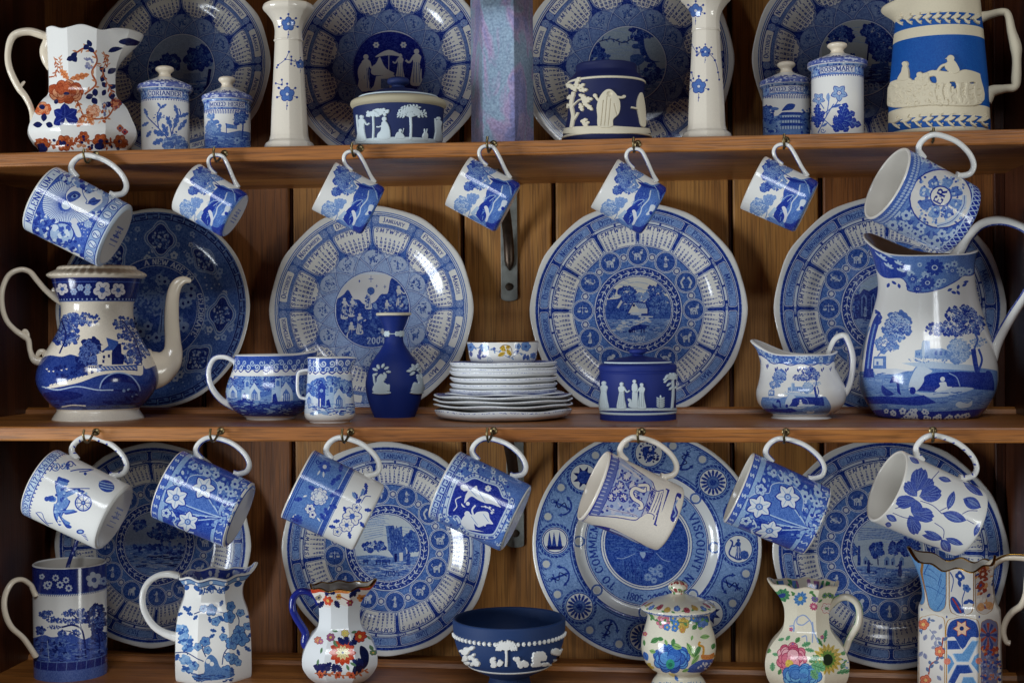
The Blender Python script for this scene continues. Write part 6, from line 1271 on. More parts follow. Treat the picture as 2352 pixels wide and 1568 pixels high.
cr = N.new('ShaderNodeValToRGB'); e = cr.color_ramp.elements; e[0].position = .3; e[0].color = lin((122, 128, 178)); e[1].position = .7; e[1].color = lin((158, 178, 200))
for p_, q_ in ((.42, (148, 146, 192)), (.5, (178, 160, 196)), (.58, (150, 174, 198))): x_ = cr.color_ramp.elements.new(p_); x_.color = lin(q_)
Lk.new(n1.outputs['Fac'], cr.inputs[0]); n2 = N.new('ShaderNodeTexNoise'); n2.inputs['Scale'].default_value = 420; Lk.new(tc.outputs['Object'], n2.inputs['Vector']); mx = N.new('ShaderNodeMix'); mx.data_type = 'RGBA'; mx.blend_type = 'OVERLAY'; mx.inputs[0].default_value = .7; Lk.new(cr.outputs[0], mx.inputs[6]); Lk.new(n2.outputs['Fac'], mx.inputs[7])
Lk.new(mx.outputs[2], b.inputs['Base Color']); b.inputs['Metallic'].default_value = .4; b.inputs['Roughness'].default_value = .3; b.inputs['Sheen Weight'].default_value = .2
o = mesh_obj('hexagonal_vase', V, Fc, m, None, None, False); o.matrix_world = fr.M; bv = o.modifiers.new('b', 'BEVEL'); bv.width = .0012; bv.segments = 2
tag(o, 'tall hexagonal vase in mottled purple and blue lustre, at the centre of the top shelf', 'vase')
# dark covered bowl with white relief
J_navy = jasper('navy_jasper', (24, 38, 84)); J_rel = jasper('pale_relief', (196, 208, 212)); J_crm = jasper('cream_relief', (214, 204, 180)); J_rim = jasper('cream_jasper_rim', (176, 166, 140))
w = Ware('covered_bowl', 'dark blue covered bowl with pale relief trees, in front of the parasol figures plate', 'bowl', 'A2', 1157, [(1215, 345), (1190, 350), (1100, 360), (1000, 368), (930, 374), (905, 376)], TOP, Y=.056, base=(24, 38, 84))
w.make(J_navy, hollow_=False)
w.turned('lower_band', [(1203, 349), (1196, 356), (1186, 358), (1178, 352)], J_rel, close_top=False); w.turned('rim', [(905, 372), (890, 388), (872, 396), (850, 392), (834, 372), (824, 340)], J_rim)
l = w.turned('lid', [(824, 338), (815, 322), (808, 318), (800, 300), (795, 286), (788, 250), (770, 212), (752, 160), (742, 110), (736, 84)], J_navy)
kn = w.turned('knob', [(738, 80), (728, 60), (716, 54), (706, 62), (697, 82), (682, 92), (664, 90), (650, 74), (642, 50), (638, 10)], J_navy, l)
lr = w.turned('lid_ring', [(826, 322), (812, 330), (806, 324)], J_rel, l, close_top=False)
def tree_rel(c, x, y0, y1, sp, W, leaves=16, seed=1, lw=14):
    q = random.Random(seed); c.line(crv([(x, y0), (x + 4, (y0 + y1) / 2), (x, y1)], 5), W, (255,) * 3)
    for i in range(leaves):
        a = -pi * (i + .5) / leaves; L = sp * q.uniform(.65, 1); ex, ey = x + L * cos(a), y1 + L * .75 * sin(a); c.line(crv([(x, y1 + 10), (x + L * .5 * cos(a), y1 + L * .5 * sin(a)), (ex, ey)], 4), W * .35, (255,) * 3)
        for t in (.5, .75, 1.): 
            for s_ in (-.9, .9): leaf(c, x + (ex - x) * t, y1 + (ey - y1) * t, sp * .26, a + s_, lw, (255,) * 3)
WH = (255, 255, 255)
def rl(w, name, fn, mat, crop, h=.0012):
    def d(cv): cv.crop = crop; fn(cv)
    return relief(w.body, w.root, name, d, mat, h)
rl(w, 'relief_tree', lambda c: tree_rel(c, 1255, 1155, 960, 115, 20, 14, 2), J_rel, 'A2'); rl(w, 'relief_tree', lambda c: tree_rel(c, 948, 1155, 960, 60, 16, 10, 3), J_rel, 'A2')
def f_sit(c): c.circ(1040, 985, 20, WH); c.poly(crv([(1020, 1010), (1055, 1005), (1080, 1050), (1090, 1110), (1080, 1150), (990, 1150), (985, 1110), (1010, 1080), (1015, 1040)], 4, True), WH); c.line(crv([(1040, 1030), (1000, 1050), (975, 1048)], 4), 12, WH); c.line(crv([(1000, 930), (1060, 915), (1075, 930)], 3), 14, WH); blobs(c, [(960, 910), (1080, 905), (1060, 950), (980, 950)], 20, 16, [WH], 3)
rl(w, 'relief_figure', f_sit, J_rel, 'A2')
rl(w, 'relief_figure', lambda c: (figure(c, 855, 1165, 215, WH), c.line([(815, 950), (835, 1160)], 10, WH)), J_rel, 'A2'); rl(w, 'relief_figure', lambda c: (figure(c, 1482, 1165, 200, WH, arm=0), c.line([(1455, 980), (1462, 1160)], 8, WH)), J_rel, 'A2')
rl(w, 'relief_figure', lambda c: (c.poly(crv([(1130, 1145), (1140, 1100), (1165, 1090), (1195, 1110), (1205, 1145)], 3, True), WH), c.circ(1172, 1080, 14, WH), c.line([(1190, 1100), (1200, 1060)], 7, WH)), J_rel, 'A2')
rl(w, 'relief_figure', lambda c: (c.poly(crv([(1350, 1130), (1370, 1090), (1395, 1110), (1390, 1160), (1372, 1160)], 3, True), WH), c.line([(1370, 1100), (1368, 1065)], 7, WH), c.line([(1382, 1100), (1390, 1065)], 7, WH)), J_rel, 'A2')
rl(w, 'relief_ground', lambda c: c.poly(dense(np.array([(770, 1150), (1560, 1150), (1560, 1190), (770, 1190)]), 12), WH), J_rel, 'A2', .0008)
# dark drum jar with cream relief
J_dk = jasper('deep_navy_jasper', (18, 26, 72))
w = Ware('drum_jar', 'dark blue drum shaped jar with cream relief of a hooded figure', 'jar', 'A3', 843, [(1172, 362, 1), (1150, 368), (1130, 366), (1060, 345), (980, 326), (880, 315), (800, 312), (730, 316), (700, 320), (675, 318)], TOP, Y=.056, base=(18, 26, 72))
w.make(J_dk, hollow_=False); w.turned('shoulder', [(676, 318), (660, 305), (640, 285), (615, 262), (600, 254), (570, 250), (548, 250), (538, 240), (534, 200)], J_dk)
w.turned('white_line', [(700, 319), (694, 325), (686, 325), (680, 318)], J_crm, close_top=False); w.turned('foot_band', [(1152, 366), (1146, 374), (1136, 374), (1128, 364)], J_crm, close_top=False)
def f_tree(c):
    c.line(crv([(560, 1060), (575, 960), (560, 860), (580, 760)], 5), 26, WH); c.line(crv([(575, 1000), (600, 960), (615, 930)], 4), 16, WH); c.line(crv([(570, 880), (620, 830), (660, 820)], 4), 12, WH)
    for x, y, a in ((600, 740, -1.5), (610, 740, -.7), (620, 750, -.1), (600, 760, -2.2), (640, 820, .3), (650, 830, .9), (630, 850, 1.3), (660, 820, 0), (620, 780, .5), (590, 790, 2.8), (575, 730, -2.6), (600, 700, -1.2), (550, 860, 2.6), (680, 860, .8)): jleaf(c, x, y, 76, a, 38, WH, None, 3)
rl(w, 'relief_tree', f_tree, J_crm, 'A3', .0016)
def f_hood(c):
    c.poly(crv([(870, 738), (905, 760), (935, 800), (955, 860), (945, 940), (900, 990), (890, 1050), (780, 1050), (770, 960), (765, 880), (790, 800), (830, 750)], 5, True), WH); c.line(crv([(800, 850), (770, 820), (750, 790)], 4), 22, WH); c.circ(752, 792, 17, WH); c.line(crv([(910, 800), (960, 808), (990, 802)], 4), 22, WH); c.circ(985, 800, 14, WH)
    for a, b in (((850, 800), (830, 1040)), ((880, 820), (860, 1040)), ((820, 830), (800, 1040)), ((905, 860), (930, 960))): c.line([a, b], 5, (150,) * 3)
    c.circ(868, 780, 20, (150,) * 3)
rl(w, 'relief_figure', f_hood, J_crm, 'A3', .0018)
rl(w, 'relief_figure', lambda c: (c.poly(crv([(1125, 765), (1140, 800), (1155, 900), (1160, 1040), (1125, 1040), (1105, 960), (1090, 880), (1100, 810)], 4, True), WH), c.line([(1095, 900), (1045, 888)], 16, WH)), J_crm, 'A3', .0014)
rl(w, 'relief_plant', lambda c: (c.line([(668, 1060), (668, 1000)], 12, WH), blobs(c, [(640, 990), (700, 990), (690, 1040), (650, 1040)], 14, 14, [WH], 3), c.circ(670, 990, 14, WH)), J_crm, 'A3')
rl(w, 'relief_ground', lambda c: c.poly(dense(np.array([(470, 1062), (600, 1045), (780, 1040), (900, 1040), (1220, 1062), (1220, 1105), (470, 1105)]), 8), WH), J_crm, 'A3', .0008)
# tan and bright blue jug
J_tan = jasper('tan_jasper', (206, 194, 168)); cb = (8, 72, 156)
w = Ware('stoneware_jug', 'large tan stoneware jug with bright blue bands and a raised hunting scene', 'jug', 'A4', 1645, [(1092, 408, 1), (1060, 408), (900, 402), (850, 400), (700, 392), (600, 384), (450, 371), (300, 358), (180, 346), (100, 340), (40, 334), (5, 326)], TOP, Y=.062, cw=640, ch=512, base=(206, 194, 168), group=None)
c = w.cv; w.loc()
def fz(v): return float(w.body.T(cu('A4', [(1645, v)]))[0, 1] / w.body.ch * (w.body.t1 - w.body.t0) / w.k)
for a, b_ in ((1048, 955), (862, 290), (205, 105)): c.poly(rect(-200, fz(a), 200, fz(b_), 20), cb)
jm = jasper('tan_blue_jasper', None, tex(w.cv, 'jug_bands', 3, .03)); df = lip_def(w.prof, [(-1.75, .5, .42, -.004)], None, .82)
w.make(jm, df=df, lip=J_tan, inner=J_tan, depth=.02)
def f_hunt(c):
    c.poly(crv([(1250, 700), (1300, 660), (1400, 640), (1450, 670), (1480, 620), (1540, 600), (1600, 580), (1700, 590), (1780, 600), (1860, 575), (1960, 600), (1985, 640), (1990, 860), (1600, 870), (1240, 880)], 5, True), (215,) * 3)
    for x0, y0 in ((1600, 660), (1760, 705), (1920, 710)): c.poly(crv([(x0 - 26, y0 - 20), (x0 + 22, y0 - 26), (x0 + 30, y0 + 24), (x0 - 10, y0 + 20)], 3, True), (0, 0, 0))
    c.circ(1745, 485, 30, WH); c.poly(crv([(1700, 560), (1720, 510), (1770, 500), (1800, 540), (1815, 590), (1760, 610)], 4, True), WH); c.line(crv([(1720, 530), (1670, 550), (1640, 590)], 4), 24, WH); c.poly([(1700, 485), (1730, 470), (1730, 495)], WH)
    c.circ(1378, 530, 24, WH); c.poly(crv([(1350, 590), (1360, 550), (1395, 550), (1410, 610), (1400, 660), (1320, 660)], 4, True), WH); c.circ(1495, 620, 26, WH); blobs(c, [(1440, 620), (1560, 600), (1560, 680), (1440, 700)], 12, 18, [WH], 3)
    blobs(c, [(1250, 700), (1980, 700), (1980, 860), (1250, 870)], 200, 17, [WH, (170,) * 3, (230,) * 3], 5)
    for x in (1620, 1680, 1740, 1820, 1880, 1950): c.line(crv([(x, 690), (x - 12, 760), (x + 10, 850)], 4), 22, WH)
rl(w, 'relief_hunt', f_hunt, J_tan, 'A4', .002)
def garland(ya, x0, x1, dy, n):
    def g(c):
        for j in range(n):
            x = x0 + (x1 - x0) * (j + .5) / n; y = ya + dy * ((x - x0) / (x1 - x0) - .5) * -1 + 18 * (2 * (j + .5) / n - 1) ** 2 * .8; d = (x1 - x0) / n
            leaf(c, x - d * .6, y, d * 1.15, -.3, 34, WH); leaf(c, x - d * .3, y, d * .9, -.9, 20, WH); leaf(c, x - d * .3, y, d * .9, .7, 20, WH); c.circ(x + d * .3, y + 22, 7, WH); c.circ(x + d * .3, y - 22, 7, WH)
    return g
rl(w, 'relief_garland', garland(150, 1285, 1990, 8, 9), J_tan, 'A4', .0016); rl(w, 'relief_garland', garland(998, 1250, 2060, 10, 9), J_tan, 'A4', .0016)
w.tubep('handle', [(1955, 160, 62), (2050, 130, 36), (2175, 100, 30), (2222, 130, 30), (2250, 260, 36), (2285, 390, 46), (2292, 500, 36), (2288, 640, 40), (2275, 720, 34), (2190, 735, 34), (2080, 760, 50), (2030, 830, 60)], J_tan, 1.1, n=6)
# ---------------------------------------------------------------- middle shelf
IB, IM, IL = (30, 48, 148), (84, 108, 188), (146, 164, 212)
w = Ware('coffee_pot', 'cream and dark blue coffee pot with a bridge scene at the left end', 'coffee pot', 'C1', 888, [(1488, 392, 1), (1470, 406), (1440, 404), (1405, 382), (1375, 366), (1350, 372), (1300, 428), (1200, 505), (1100, 540), (1000, 530), (900, 488), (800, 430), (700, 372), (600, 330), (500, 318), (420, 320), (385, 336), (300, 366), (200, 392), (176, 400)], MID, v0=962, cw=700, ch=560, base=(222, 210, 192))
c = w.cv; w.pic(); N1, N2, N3 = (20, 30, 96), (40, 56, 128), (84, 98, 162); cr = (222, 210, 192)
c.poly(crv([(300, 960), (430, 880), (560, 890), (650, 870), (760, 920), (800, 1000), (1250, 960), (1330, 1000), (1470, 980), (1500, 1340), (300, 1340)], 5), N2); tree(c, 820, 880, 120, 150, [N1, N2, N3], 90, .15, 3, N3); tree(c, 640, 1020, 150, 60, [N1, N2], 30, .2, 4)
for x, y, rx, ry in ((640, 560, 70, 60), (780, 550, 110, 50), (600, 700, 110, 80), (560, 630, 60, 60), (1130, 590, 90, 50), (1180, 690, 110, 45), (1230, 790, 110, 50), (1290, 850, 80, 40), (1200, 900, 80, 50)): tree(c, x, y, rx * 1.15, ry * 1.15, [(48, 64, 140), N1, N3], 50, .17, int(x), (150, 160, 196))
c.line(crv([(1110, 560), (1200, 680), (1270, 860), (1290, 960)], 5), 10, N1); c.line(crv([(560, 560), (600, 700), (540, 860)], 5), 14, N1)
c.poly([(890, 960), (880, 880), (870, 870), (940, 850), (1020, 840), (1015, 960)], cr); c.poly([(1015, 960), (1015, 860), (1030, 770), (1100, 770), (1105, 860), (1130, 875), (1120, 960)], N1); c.poly([(965, 715), (1075, 750), (1075, 770), (1030, 830), (930, 835), (985, 790)], (60, 82, 160)); c.poly([(920, 835), (918, 785), (985, 780), (930, 835)], cr)
for x, y in ((945, 890), (990, 880), (940, 930)): c.poly([(x - 10, y - 12), (x + 10, y - 12), (x + 10, y + 16), (x - 10, y + 16)], N1)
c.poly([(800, 970), (880, 968), (880, 1045), (798, 1050)], cr); [c.poly([(805 + j * 20, 975), (818 + j * 20, 975), (818 + j * 20, 995), (805 + j * 20, 995)], N1) for j in range(4)]; c.poly([(825, 1015), (850, 1015), (850, 1045), (825, 1045)], N1)
c.poly([(880, 975), (1250, 965), (1250, 1000), (880, 1020)], (80, 96, 160)); [c.line([(885 + j * 36, 980), (915 + j * 36, 1005)], 7, cr) for j in range(10)]; c.poly([(1248, 970), (1300, 968), (1298, 1050), (1250, 1030)], cr); c.poly(crv([(880, 1030), (1060, 1012), (1250, 1020), (1280, 1060), (1070, 1040), (900, 1060), (700, 1130), (440, 1180), (440, 1160), (700, 1090)], 5, True), cr)
[c.line([(450 + j * 34, 1152 - j * 9), (476 + j * 34, 1140 - j * 9)], 11, cr) for j in range(10)]
c.poly(crv([(910, 1190), (930, 1120), (1000, 1060), (1090, 1045), (1190, 1075), (1250, 1150), (1270, 1220)], 6), (20, 28, 100)); c.line(crv([(905, 1180), (930, 1110), (1000, 1052), (1090, 1035), (1190, 1065), (1260, 1150), (1275, 1210)], 6), 12, (150, 160, 200)); c.poly(crv([(900, 1180), (1000, 1120), (1200, 1130), (1260, 1200)], 5), N2)
c.poly(crv([(360, 1180), (600, 1170), (800, 1180), (1040, 1200), (1280, 1200), (1440, 1140), (1460, 1400), (360, 1400)], 4), (42, 54, 124)); c.line(crv([(380, 1160), (520, 1190), (700, 1160), (880, 1190), (1030, 1192)], 6), 10, (176, 184, 208)); c.poly(crv([(400, 1220), (600, 1200), (760, 1240), (600, 1290), (440, 1280)], 4, True), N1); blobs(c, [(1120, 1180), (1260, 1200), (1250, 1290), (1140, 1290)], 26, 14, [N1, (130, 144, 190)], 4); dashes(c, [(480, 1290), (1280, 1290), (1280, 1370), (500, 1370)], 50, 90, 12, [N1, N2], 0, .1, 6); c.line(crv([(560, 1345), (660, 1330), (780, 1335)], 4), 10, cr)
for x, y in ((410, 1000), (430, 1020), (470, 1020), (545, 1010), (590, 1000)): c.poly([(x, y), (x + 24, y - 6), (x + 20, y + 10)], cr)
w.loc(); kz = lambda v: float(w.body.T(cu('C1', [(888, v)]))[0, 1] / w.body.ch * (w.body.t1 - w.body.t0) / w.k)
c.poly(rect(-230, kz(388), 230, kz(170), 20), (24, 32, 98)); c.poly(rect(-230, kz(386), 230, kz(380), 20), (120, 134, 186)); c.poly(rect(-230, kz(212), 230, kz(206), 20), (70, 86, 160)); c.poly(rect(-230, 0, 230, kz(1372), 20), cr)
for j in range(44): c.circ(-220 + j * 10.4, kz(368), 2.2, (150, 160, 200), n=7)
w.pic()
for x, y, r in ((930, 285, 82), (1075, 285, 66), (565, 275, 56)): flower(c, x, y, r, 5, (206, 200, 200), (64, 82, 156), N1, .4)
for x, y in ((670, 300), (730, 262), (800, 258), (792, 302)): flower(c, x, y, 32, 6, (150, 160, 200), N1, None); c.circ(x, y, 8, (190, 190, 206))
w.make(seed=3, depth=.02, lip=M_cream, soft=1)
def flute(X, Y, Z, TH, P): g = 1 + .010 * np.cos(36 * TH) * smooth((np.hypot(X, Y) - .02) / .03); return X * g, Y * g, Z + .0003 * np.cos(36 * TH) * smooth((np.hypot(X, Y) - .02) / .03)
def lidp(rows): 
    u0, v0, sc = CROP['C1']; o_ = []
    for rw in rows:
        d = ray(w.u, v0 + rw[0] / sc) @ w.fr.R; o = (CO - w.fr.O) @ w.fr.R; o_.append((float((o + d * (-o[1] / d[1]))[2]) + 1e-7 * len(o_), rw[1] / sc * w.k))
    return interp_profile(o_, 5)
lathe('lid', lidp([(184, 395), (170, 424), (155, 438), (140, 430), (125, 405), (112, 375), (100, 352), (85, 345), (72, 330), (66, 290), (62, 200)]), M_cream, w.root, 144, fr_deform=flute, close_bottom=False, close_top=True)
w.tubep('handle', [(575, 400, 36), (500, 350, 34), (420, 290, 26), (340, 200, 26), (270, 120, 26), (180, 100, 25), (80, 150, 24), (22, 280, 24), (20, 430, 24), (60, 560, 24), (140, 650, 25), (215, 700, 30), (258, 740, 26), (275, 840, 24), (315, 920, 34), (390, 935, 44)], M_cream, 1.15, n=6); w.tubep('handle_knop', [(470, 300, 12), (500, 285, 30), (530, 300, 32), (560, 340, 24)], M_cream, .9); w.tubep('handle_scroll', [(205, 690, 16), (225, 655, 20), (250, 680, 18), (262, 720, 10)], M_cream, .9); w.tubep('handle_leaf', [(330, 900, 16), (360, 850, 26), (400, 850, 26), (410, 900, 20)], M_cream, .9)
w.tubep('spout', [(1330, 1010, 205), (1440, 990, 172), (1530, 930, 128), (1570, 850, 92), (1572, 760, 74), (1562, 600, 68), (1562, 450, 64), (1575, 320, 58), (1610, 232, 52), (1670, 195, 38), (1735, 200, 18)], M_cream, .62, n=7, segs=22)
def abbey(c, o, s, seed):
    """church ruins among trees; o = origin, s = scale (crop units per unit)"""
    q = lambda P: [(o[0] + x * s, o[1] + y * s) for x, y in P]
    tree(c, o[0] - 20 * s, o[1] - 60 * s, 46 * s, 30 * s, [IM, IL, IB], 50, .2, seed); tree(c, o[0] + 50 * s, o[1] - 50 * s, 40 * s, 34 * s, [IM, IB, IL], 40, .2, seed + 1); tree(c, o[0] + 90 * s, o[1] - 30 * s, 30 * s, 40 * s, [IM, IL], 30, .24, seed + 2)
    c.poly(q([(-30, 20), (-30, -18), (-8, -50), (14, -18), (16, 20)]), (196, 204, 222)); c.poly(q([(-20, 18), (-20, -6), (-8, -26), (6, -6), (6, 18)]), IM); [c.line(q([(-20 + j * 6.5, 18), (-20 + j * 6.5, -8)]), 2 * s, (206, 212, 226)) for j in range(5)]
    c.poly(q([(-58, 22), (-58, -22), (-46, -22), (-46, -60), (-26, -60), (-26, -14), (-30, 22)]), (170, 184, 218)); c.poly(q([(-42, -34), (-42, -50), (-36, -56), (-30, -50), (-30, -34)]), IM); c.poly(q([(-56, 22), (-54, -4), (-44, -10), (-36, 22)]), IB)
    dashes(c, q([(-60, 18), (100, 18), (100, 44), (-60, 44)]), 60, 14 * s, 2.4 * s, [IB, IM, IL], 0, .3, seed)
w = Ware('milk_jug', 'low wide blue and white jug printed with abbey ruins, beside the coffee pot', 'jug', 'C1', 2458, [(1470, 196, 1), (1455, 214), (1430, 232), (1390, 300), (1330, 365), (1270, 396), (1200, 400), (1120, 382), (1040, 350), (960, 326), (900, 318), (878, 316)], MID, v0=962, cw=640, ch=320)
c = w.cv; w.loc(); c.poly(rect(-140, 10, 140, 36), (50, 72, 164)); c.poly(rect(-140, 34, 140, 92), (120, 142, 204)); w.pic(); 
tree(c, 2460, 1120, 400, 110, [IM, IB, IL], 150, .16, 20)
for x, y, s_ in ((2130, 1230, 1.7), (2330, 1240, 2.3), (2620, 1245, 2.6), (2840, 1240, 1.8)): abbey(c, (x, y), s_, int(x))
c.poly(crv([(2050, 1330), (2200, 1290), (2400, 1320), (2600, 1290), (2900, 1330), (2800, 1420), (2200, 1420)], 4, True), (44, 64, 158)); dashes(c, [(2080, 1290), (2860, 1290), (2800, 1410), (2150, 1410)], 110, 50, 9, [(26, 40, 140), IM, IL], 0, .3, 5)
w.loc(); kz = lambda v: float(w.body.T(cu('C1', [(2458, v)]))[0, 1] / w.body.ch * (w.body.t1 - w.body.t0) / w.k); z0, z1 = kz(1010), kz(885)
c.poly(rect(-160, z0 - 14, 160, z0 + 4), W_); c.poly(rect(-160, z0, 160, z1 + 6), (56, 78, 168))
for j in range(13):
    x = -140 + j * 22; scroll(c, x, z0 + 6, 7, 1.3, 2.6, (196, 204, 224), j); scroll(c, x + 11, z0 + 15, 7, 1.3, 2.4, (176, 188, 218), j + 2, -1); c.line(crv([(x - 8, z0 - 1), (x, z0 - 5), (x + 8, z0 + 1)], 4), 2.4, IB)
dj = lip_def(w.prof, [(pi / 2, .5, .34, .004)], None, .55)
w.make(seed=5, df=dj); w.tubep('handle', [(2150, 985, 26), (2130, 930, 24), (2040, 890, 24), (1950, 905, 24), (1900, 990, 24), (1898, 1090, 25), (1935, 1190, 28), (2010, 1280, 30), (2090, 1330, 32), (2130, 1350, 32)], MH[1], 1.2)
w = Ware('cream_jug', 'small upright blue and white jug printed with abbey ruins, left of the narrow blue vase', 'jug', 'C2', 645, [(1378, 180, 1), (1368, 184), (1350, 190), (1335, 212), (1300, 228), (1240, 228), (1100, 214), (950, 200), (850, 196), (800, 198), (784, 200)], MID, v0=969, cw=400, ch=420)
c = w.cv; w.loc(); c.poly(rect(-90, 22, 90, 110), (206, 210, 222)); w.pic()
tree(c, 640, 1060, 220, 90, [IM, IL, IB], 90, .18, 21)
for x, y, s_ in ((470, 1170, 1.6), (750, 1180, 2.5)): abbey(c, (x, y), s_, int(x))
c.poly([(540, 1240), (540, 1040), (575, 1000), (605, 1040), (605, 1240)], (44, 62, 160)); c.circ(570, 1080, 16, IL); c.line([(560, 1150), (560, 1230)], 9, W_); dashes(c, [(440, 1200), (860, 1200), (850, 1300), (450, 1300)], 70, 40, 9, [IB, IM, IL], 0, .3, 3); c.circ(545, 1275, 26, IL, ry=16); c.circ(600, 1285, 26, IL, ry=14)
w.loc(); zt = (w.body.t1 - w.body.t0) / w.k; c.poly(rect(-90, zt - 30, 90, zt + 2), (60, 82, 172))
for j in range(8): x = -74 + j * 20; scroll(c, x, zt - 12, 8, 1.4, 2.8, (206, 212, 226), j); scroll(c, x + 10, zt - 25, 7, 1.3, 2.6, (196, 204, 224), j + 2, -1); c.line(crv([(x - 8, zt - 31), (x, zt - 35), (x + 8, zt - 30)], 4), 3, IB)
dj = lip_def(w.prof, [(pi / 2, .5, .22, -.001), (-pi / 2, .4, .0, .0)], None, .75)
w.make(seed=6, df=dj); w.tubep('handle', [(466, 890, 17), (410, 895, 16), (362, 915, 17), (350, 980, 16), (352, 1080, 16), (372, 1135, 16), (405, 1150, 16), (444, 1155, 17)], MH[1], 1.3)
# blue vase
J_roy = jasper('royal_blue_jasper', (14, 38, 112))
w = Ware('bottle_vase', 'narrow royal blue vase with a cream lip and pale relief figures', 'vase', 'V', 780, [(1468, 272, 1), (1440, 274), (1400, 286), (1300, 325), (1150, 368), (1000, 388), (850, 362), (700, 305), (550, 200), (450, 140), (380, 124), (310, 122), (250, 134), (150, 170), (75, 206, 1), (60, 232)], MID, v0=957, base=(18, 44, 130), n=5)
w.make(J_roy, lip=J_crm, inner=J_roy, depth=.05); w.turned('lip_band', [(70, 206), (66, 228), (56, 237), (42, 238), (32, 230), (28, 214)], J_crm, close_top=False)
def v1(c): c.line(crv([(510, 850), (520, 950), (535, 1010)], 4), 16, WH); jt = [(560, 810, -2.6), (580, 790, -1.8), (620, 775, -1.2), (650, 790, -.5), (670, 820, .1), (640, 830, 1.), (560, 840, 2.5)]; [jleaf(c, x, y, 70, a, 38, WH, None, 3) for x, y, a in jt]; c.circ(658, 895, 22, WH); c.poly(crv([(600, 850), (640, 870), (660, 930), (640, 960), (690, 1000), (700, 1080), (520, 1090), (505, 1030), (550, 960), (560, 900)], 5, True), WH); c.circ(705, 1010, 20, WH); c.poly([(680, 1000), (725, 1010), (720, 1085), (670, 1085)], WH); c.circ(615, 1105, 125, WH, ry=22)
def v2(c): [jleaf(c, x, y, 80, a, 40, WH, None, 3) for x, y, a in ((1060, 800, -2.8), (1050, 790, -2), (1070, 780, -1.2), (1080, 800, -.4), (1050, 820, 2.4), (1020, 800, 2.9))]; c.line(crv([(1080, 800), (1130, 860), (1150, 980)], 4), 12, WH); c.circ(1095, 875, 20, WH); c.poly(crv([(1080, 900), (1120, 890), (1150, 960), (1170, 1080), (1010, 1090), (1040, 1000), (1100, 970)], 5, True), WH); c.poly(crv([(1040, 970), (1080, 980), (1060, 1080), (1010, 1080)], 3, True), WH); c.circ(1085, 1105, 95, WH, ry=20)
rl(w, 'relief_figure', v1, J_rel, 'V', .0016); rl(w, 'relief_figure', v2, J_rel, 'V', .0016)
def v3(c):
    for x in (690, 880): flower(c, x, 312, 44, 6, WH, WH)
    c.line([(650, 312), (905, 312)], 12, WH); [leaf(c, 790 + j * 18, 312, 40, s_ * 1.0, 16, WH) for j in range(4) for s_ in (-1, 1)]
rl(w, 'relief_band', v3, J_rel, 'V', .0013)
# stack of plates, bowls and a cup
SKW = random.Random(8); edge = Cv(256, 256, W_)
def rimprint(n, band=(70, 88, 160)):
    c = Cv(512, 64, (228, 230, 232)); q = random.Random(n)
    for j in range(150): c.circ(q.uniform(0, 512), q.uniform(59, 64), q.uniform(.8, 2.2), q.choice([band, DB, (130, 144, 196)]), n=6)
    return c.image('rim_print')
M_st = [glaze('stacked_china', rimprint(j), rough=.12) for j in range(3)]
insp = Cv(256, 256, (56, 76, 156)); insp.crop = 'U'; blobs(insp, [(0, 0), (256, 0), (256, 256), (0, 256)], 500, 6, [DB, (150, 164, 206), (200, 204, 216)], 4); M_insp = glaze('stacked_china_inside', insp.image('inside_print'), rough=.12)
def dish(name, label, group, cx, v, hw, drop, foot, kind, thick=.0026, wob=0, sk=0, top=False):
    """one dish of the stack: rim centre line at crop v, hanging down by drop crop units"""
    u = cu('S', [(cx, v)])[0]; Yc = STK_Y; P = at(u[0], u[1], Yc); fr = Frame((P[0] + SKW.uniform(-.0006, .0006), Yc, P[2] - drop / 6.597 * upm(P)), (0, 0, 1)); k = upm(P) / 6.597; R, H = hw * k, drop * k
    if kind == 'plate': pr = [(0, R * foot, 1), (H * .08, R * foot * 1.03), (H * .16, R * foot * 1.02, 1), (H * .26, R * (foot + .14)), (H * .42, R * .90), (H * .65, R * .975), (H - .0012, R * .998)]
    else: pr = [(0, R * foot, 1), (H * .06, R * (foot + .1)), (H * .2, R * .86), (H * .42, R * .95), (H * .75, R * .99), (H - .0012, R)]
    pr = interp_profile(pr, 4)
    df = (lambda X, Y, Z, TH, P_: (X * (1 + wob * .01 * np.cos(12 * TH) * Z / H), Y * (1 + wob * .01 * np.cos(12 * TH) * Z / H), Z + wob * .0007 * np.cos(6 * TH + sk) * Z / H)) if wob else None
    H_ = hollow(pr, thick); nb = len(pr)
    root = empty(name, fr.M, label, name.split('_')[-1] if name != 'tea_bowl' else 'cup', group)
    lathe('body', H_[:nb + 3], M_st[SKW.randrange(3)], root, 96, fr_deform=df, uvr=(0, pr[-1][0])); lathe('inside', H_[nb + 2:], M_insp if top else M_white, root, 96, fr_deform=df, close_bottom=False); return root, pr, fr
STK_Y = float(at_z(1156, 961, Z2T)[1]); G1 = 'plates at the bottom of the china stack'; G2_ = 'bowls stacked on the plates'
for j, (v, hw, lab) in enumerate(((1165, 1035, 'bottom plate of the stacked white china, its foot on the shelf'), (1085, 1052, 'second plate from the bottom of the stacked white china'), (1015, 1054, 'third plate from the bottom of the stacked white china'), (948, 1045, 'fourth plate from the bottom of the stacked white china'))):
    dish('plate', lab, G1, 1200, v, hw, 215 if j == 0 else 84, .60 if j == 0 else .66, 'plate', wob=1.0, sk=j * 1.3, top=j == 3)
dish('plate', 'smaller topmost plate of the stack, directly under the bowls', G1, 1222, 920, 905, 50, .7, 'plate', wob=1., top=True)
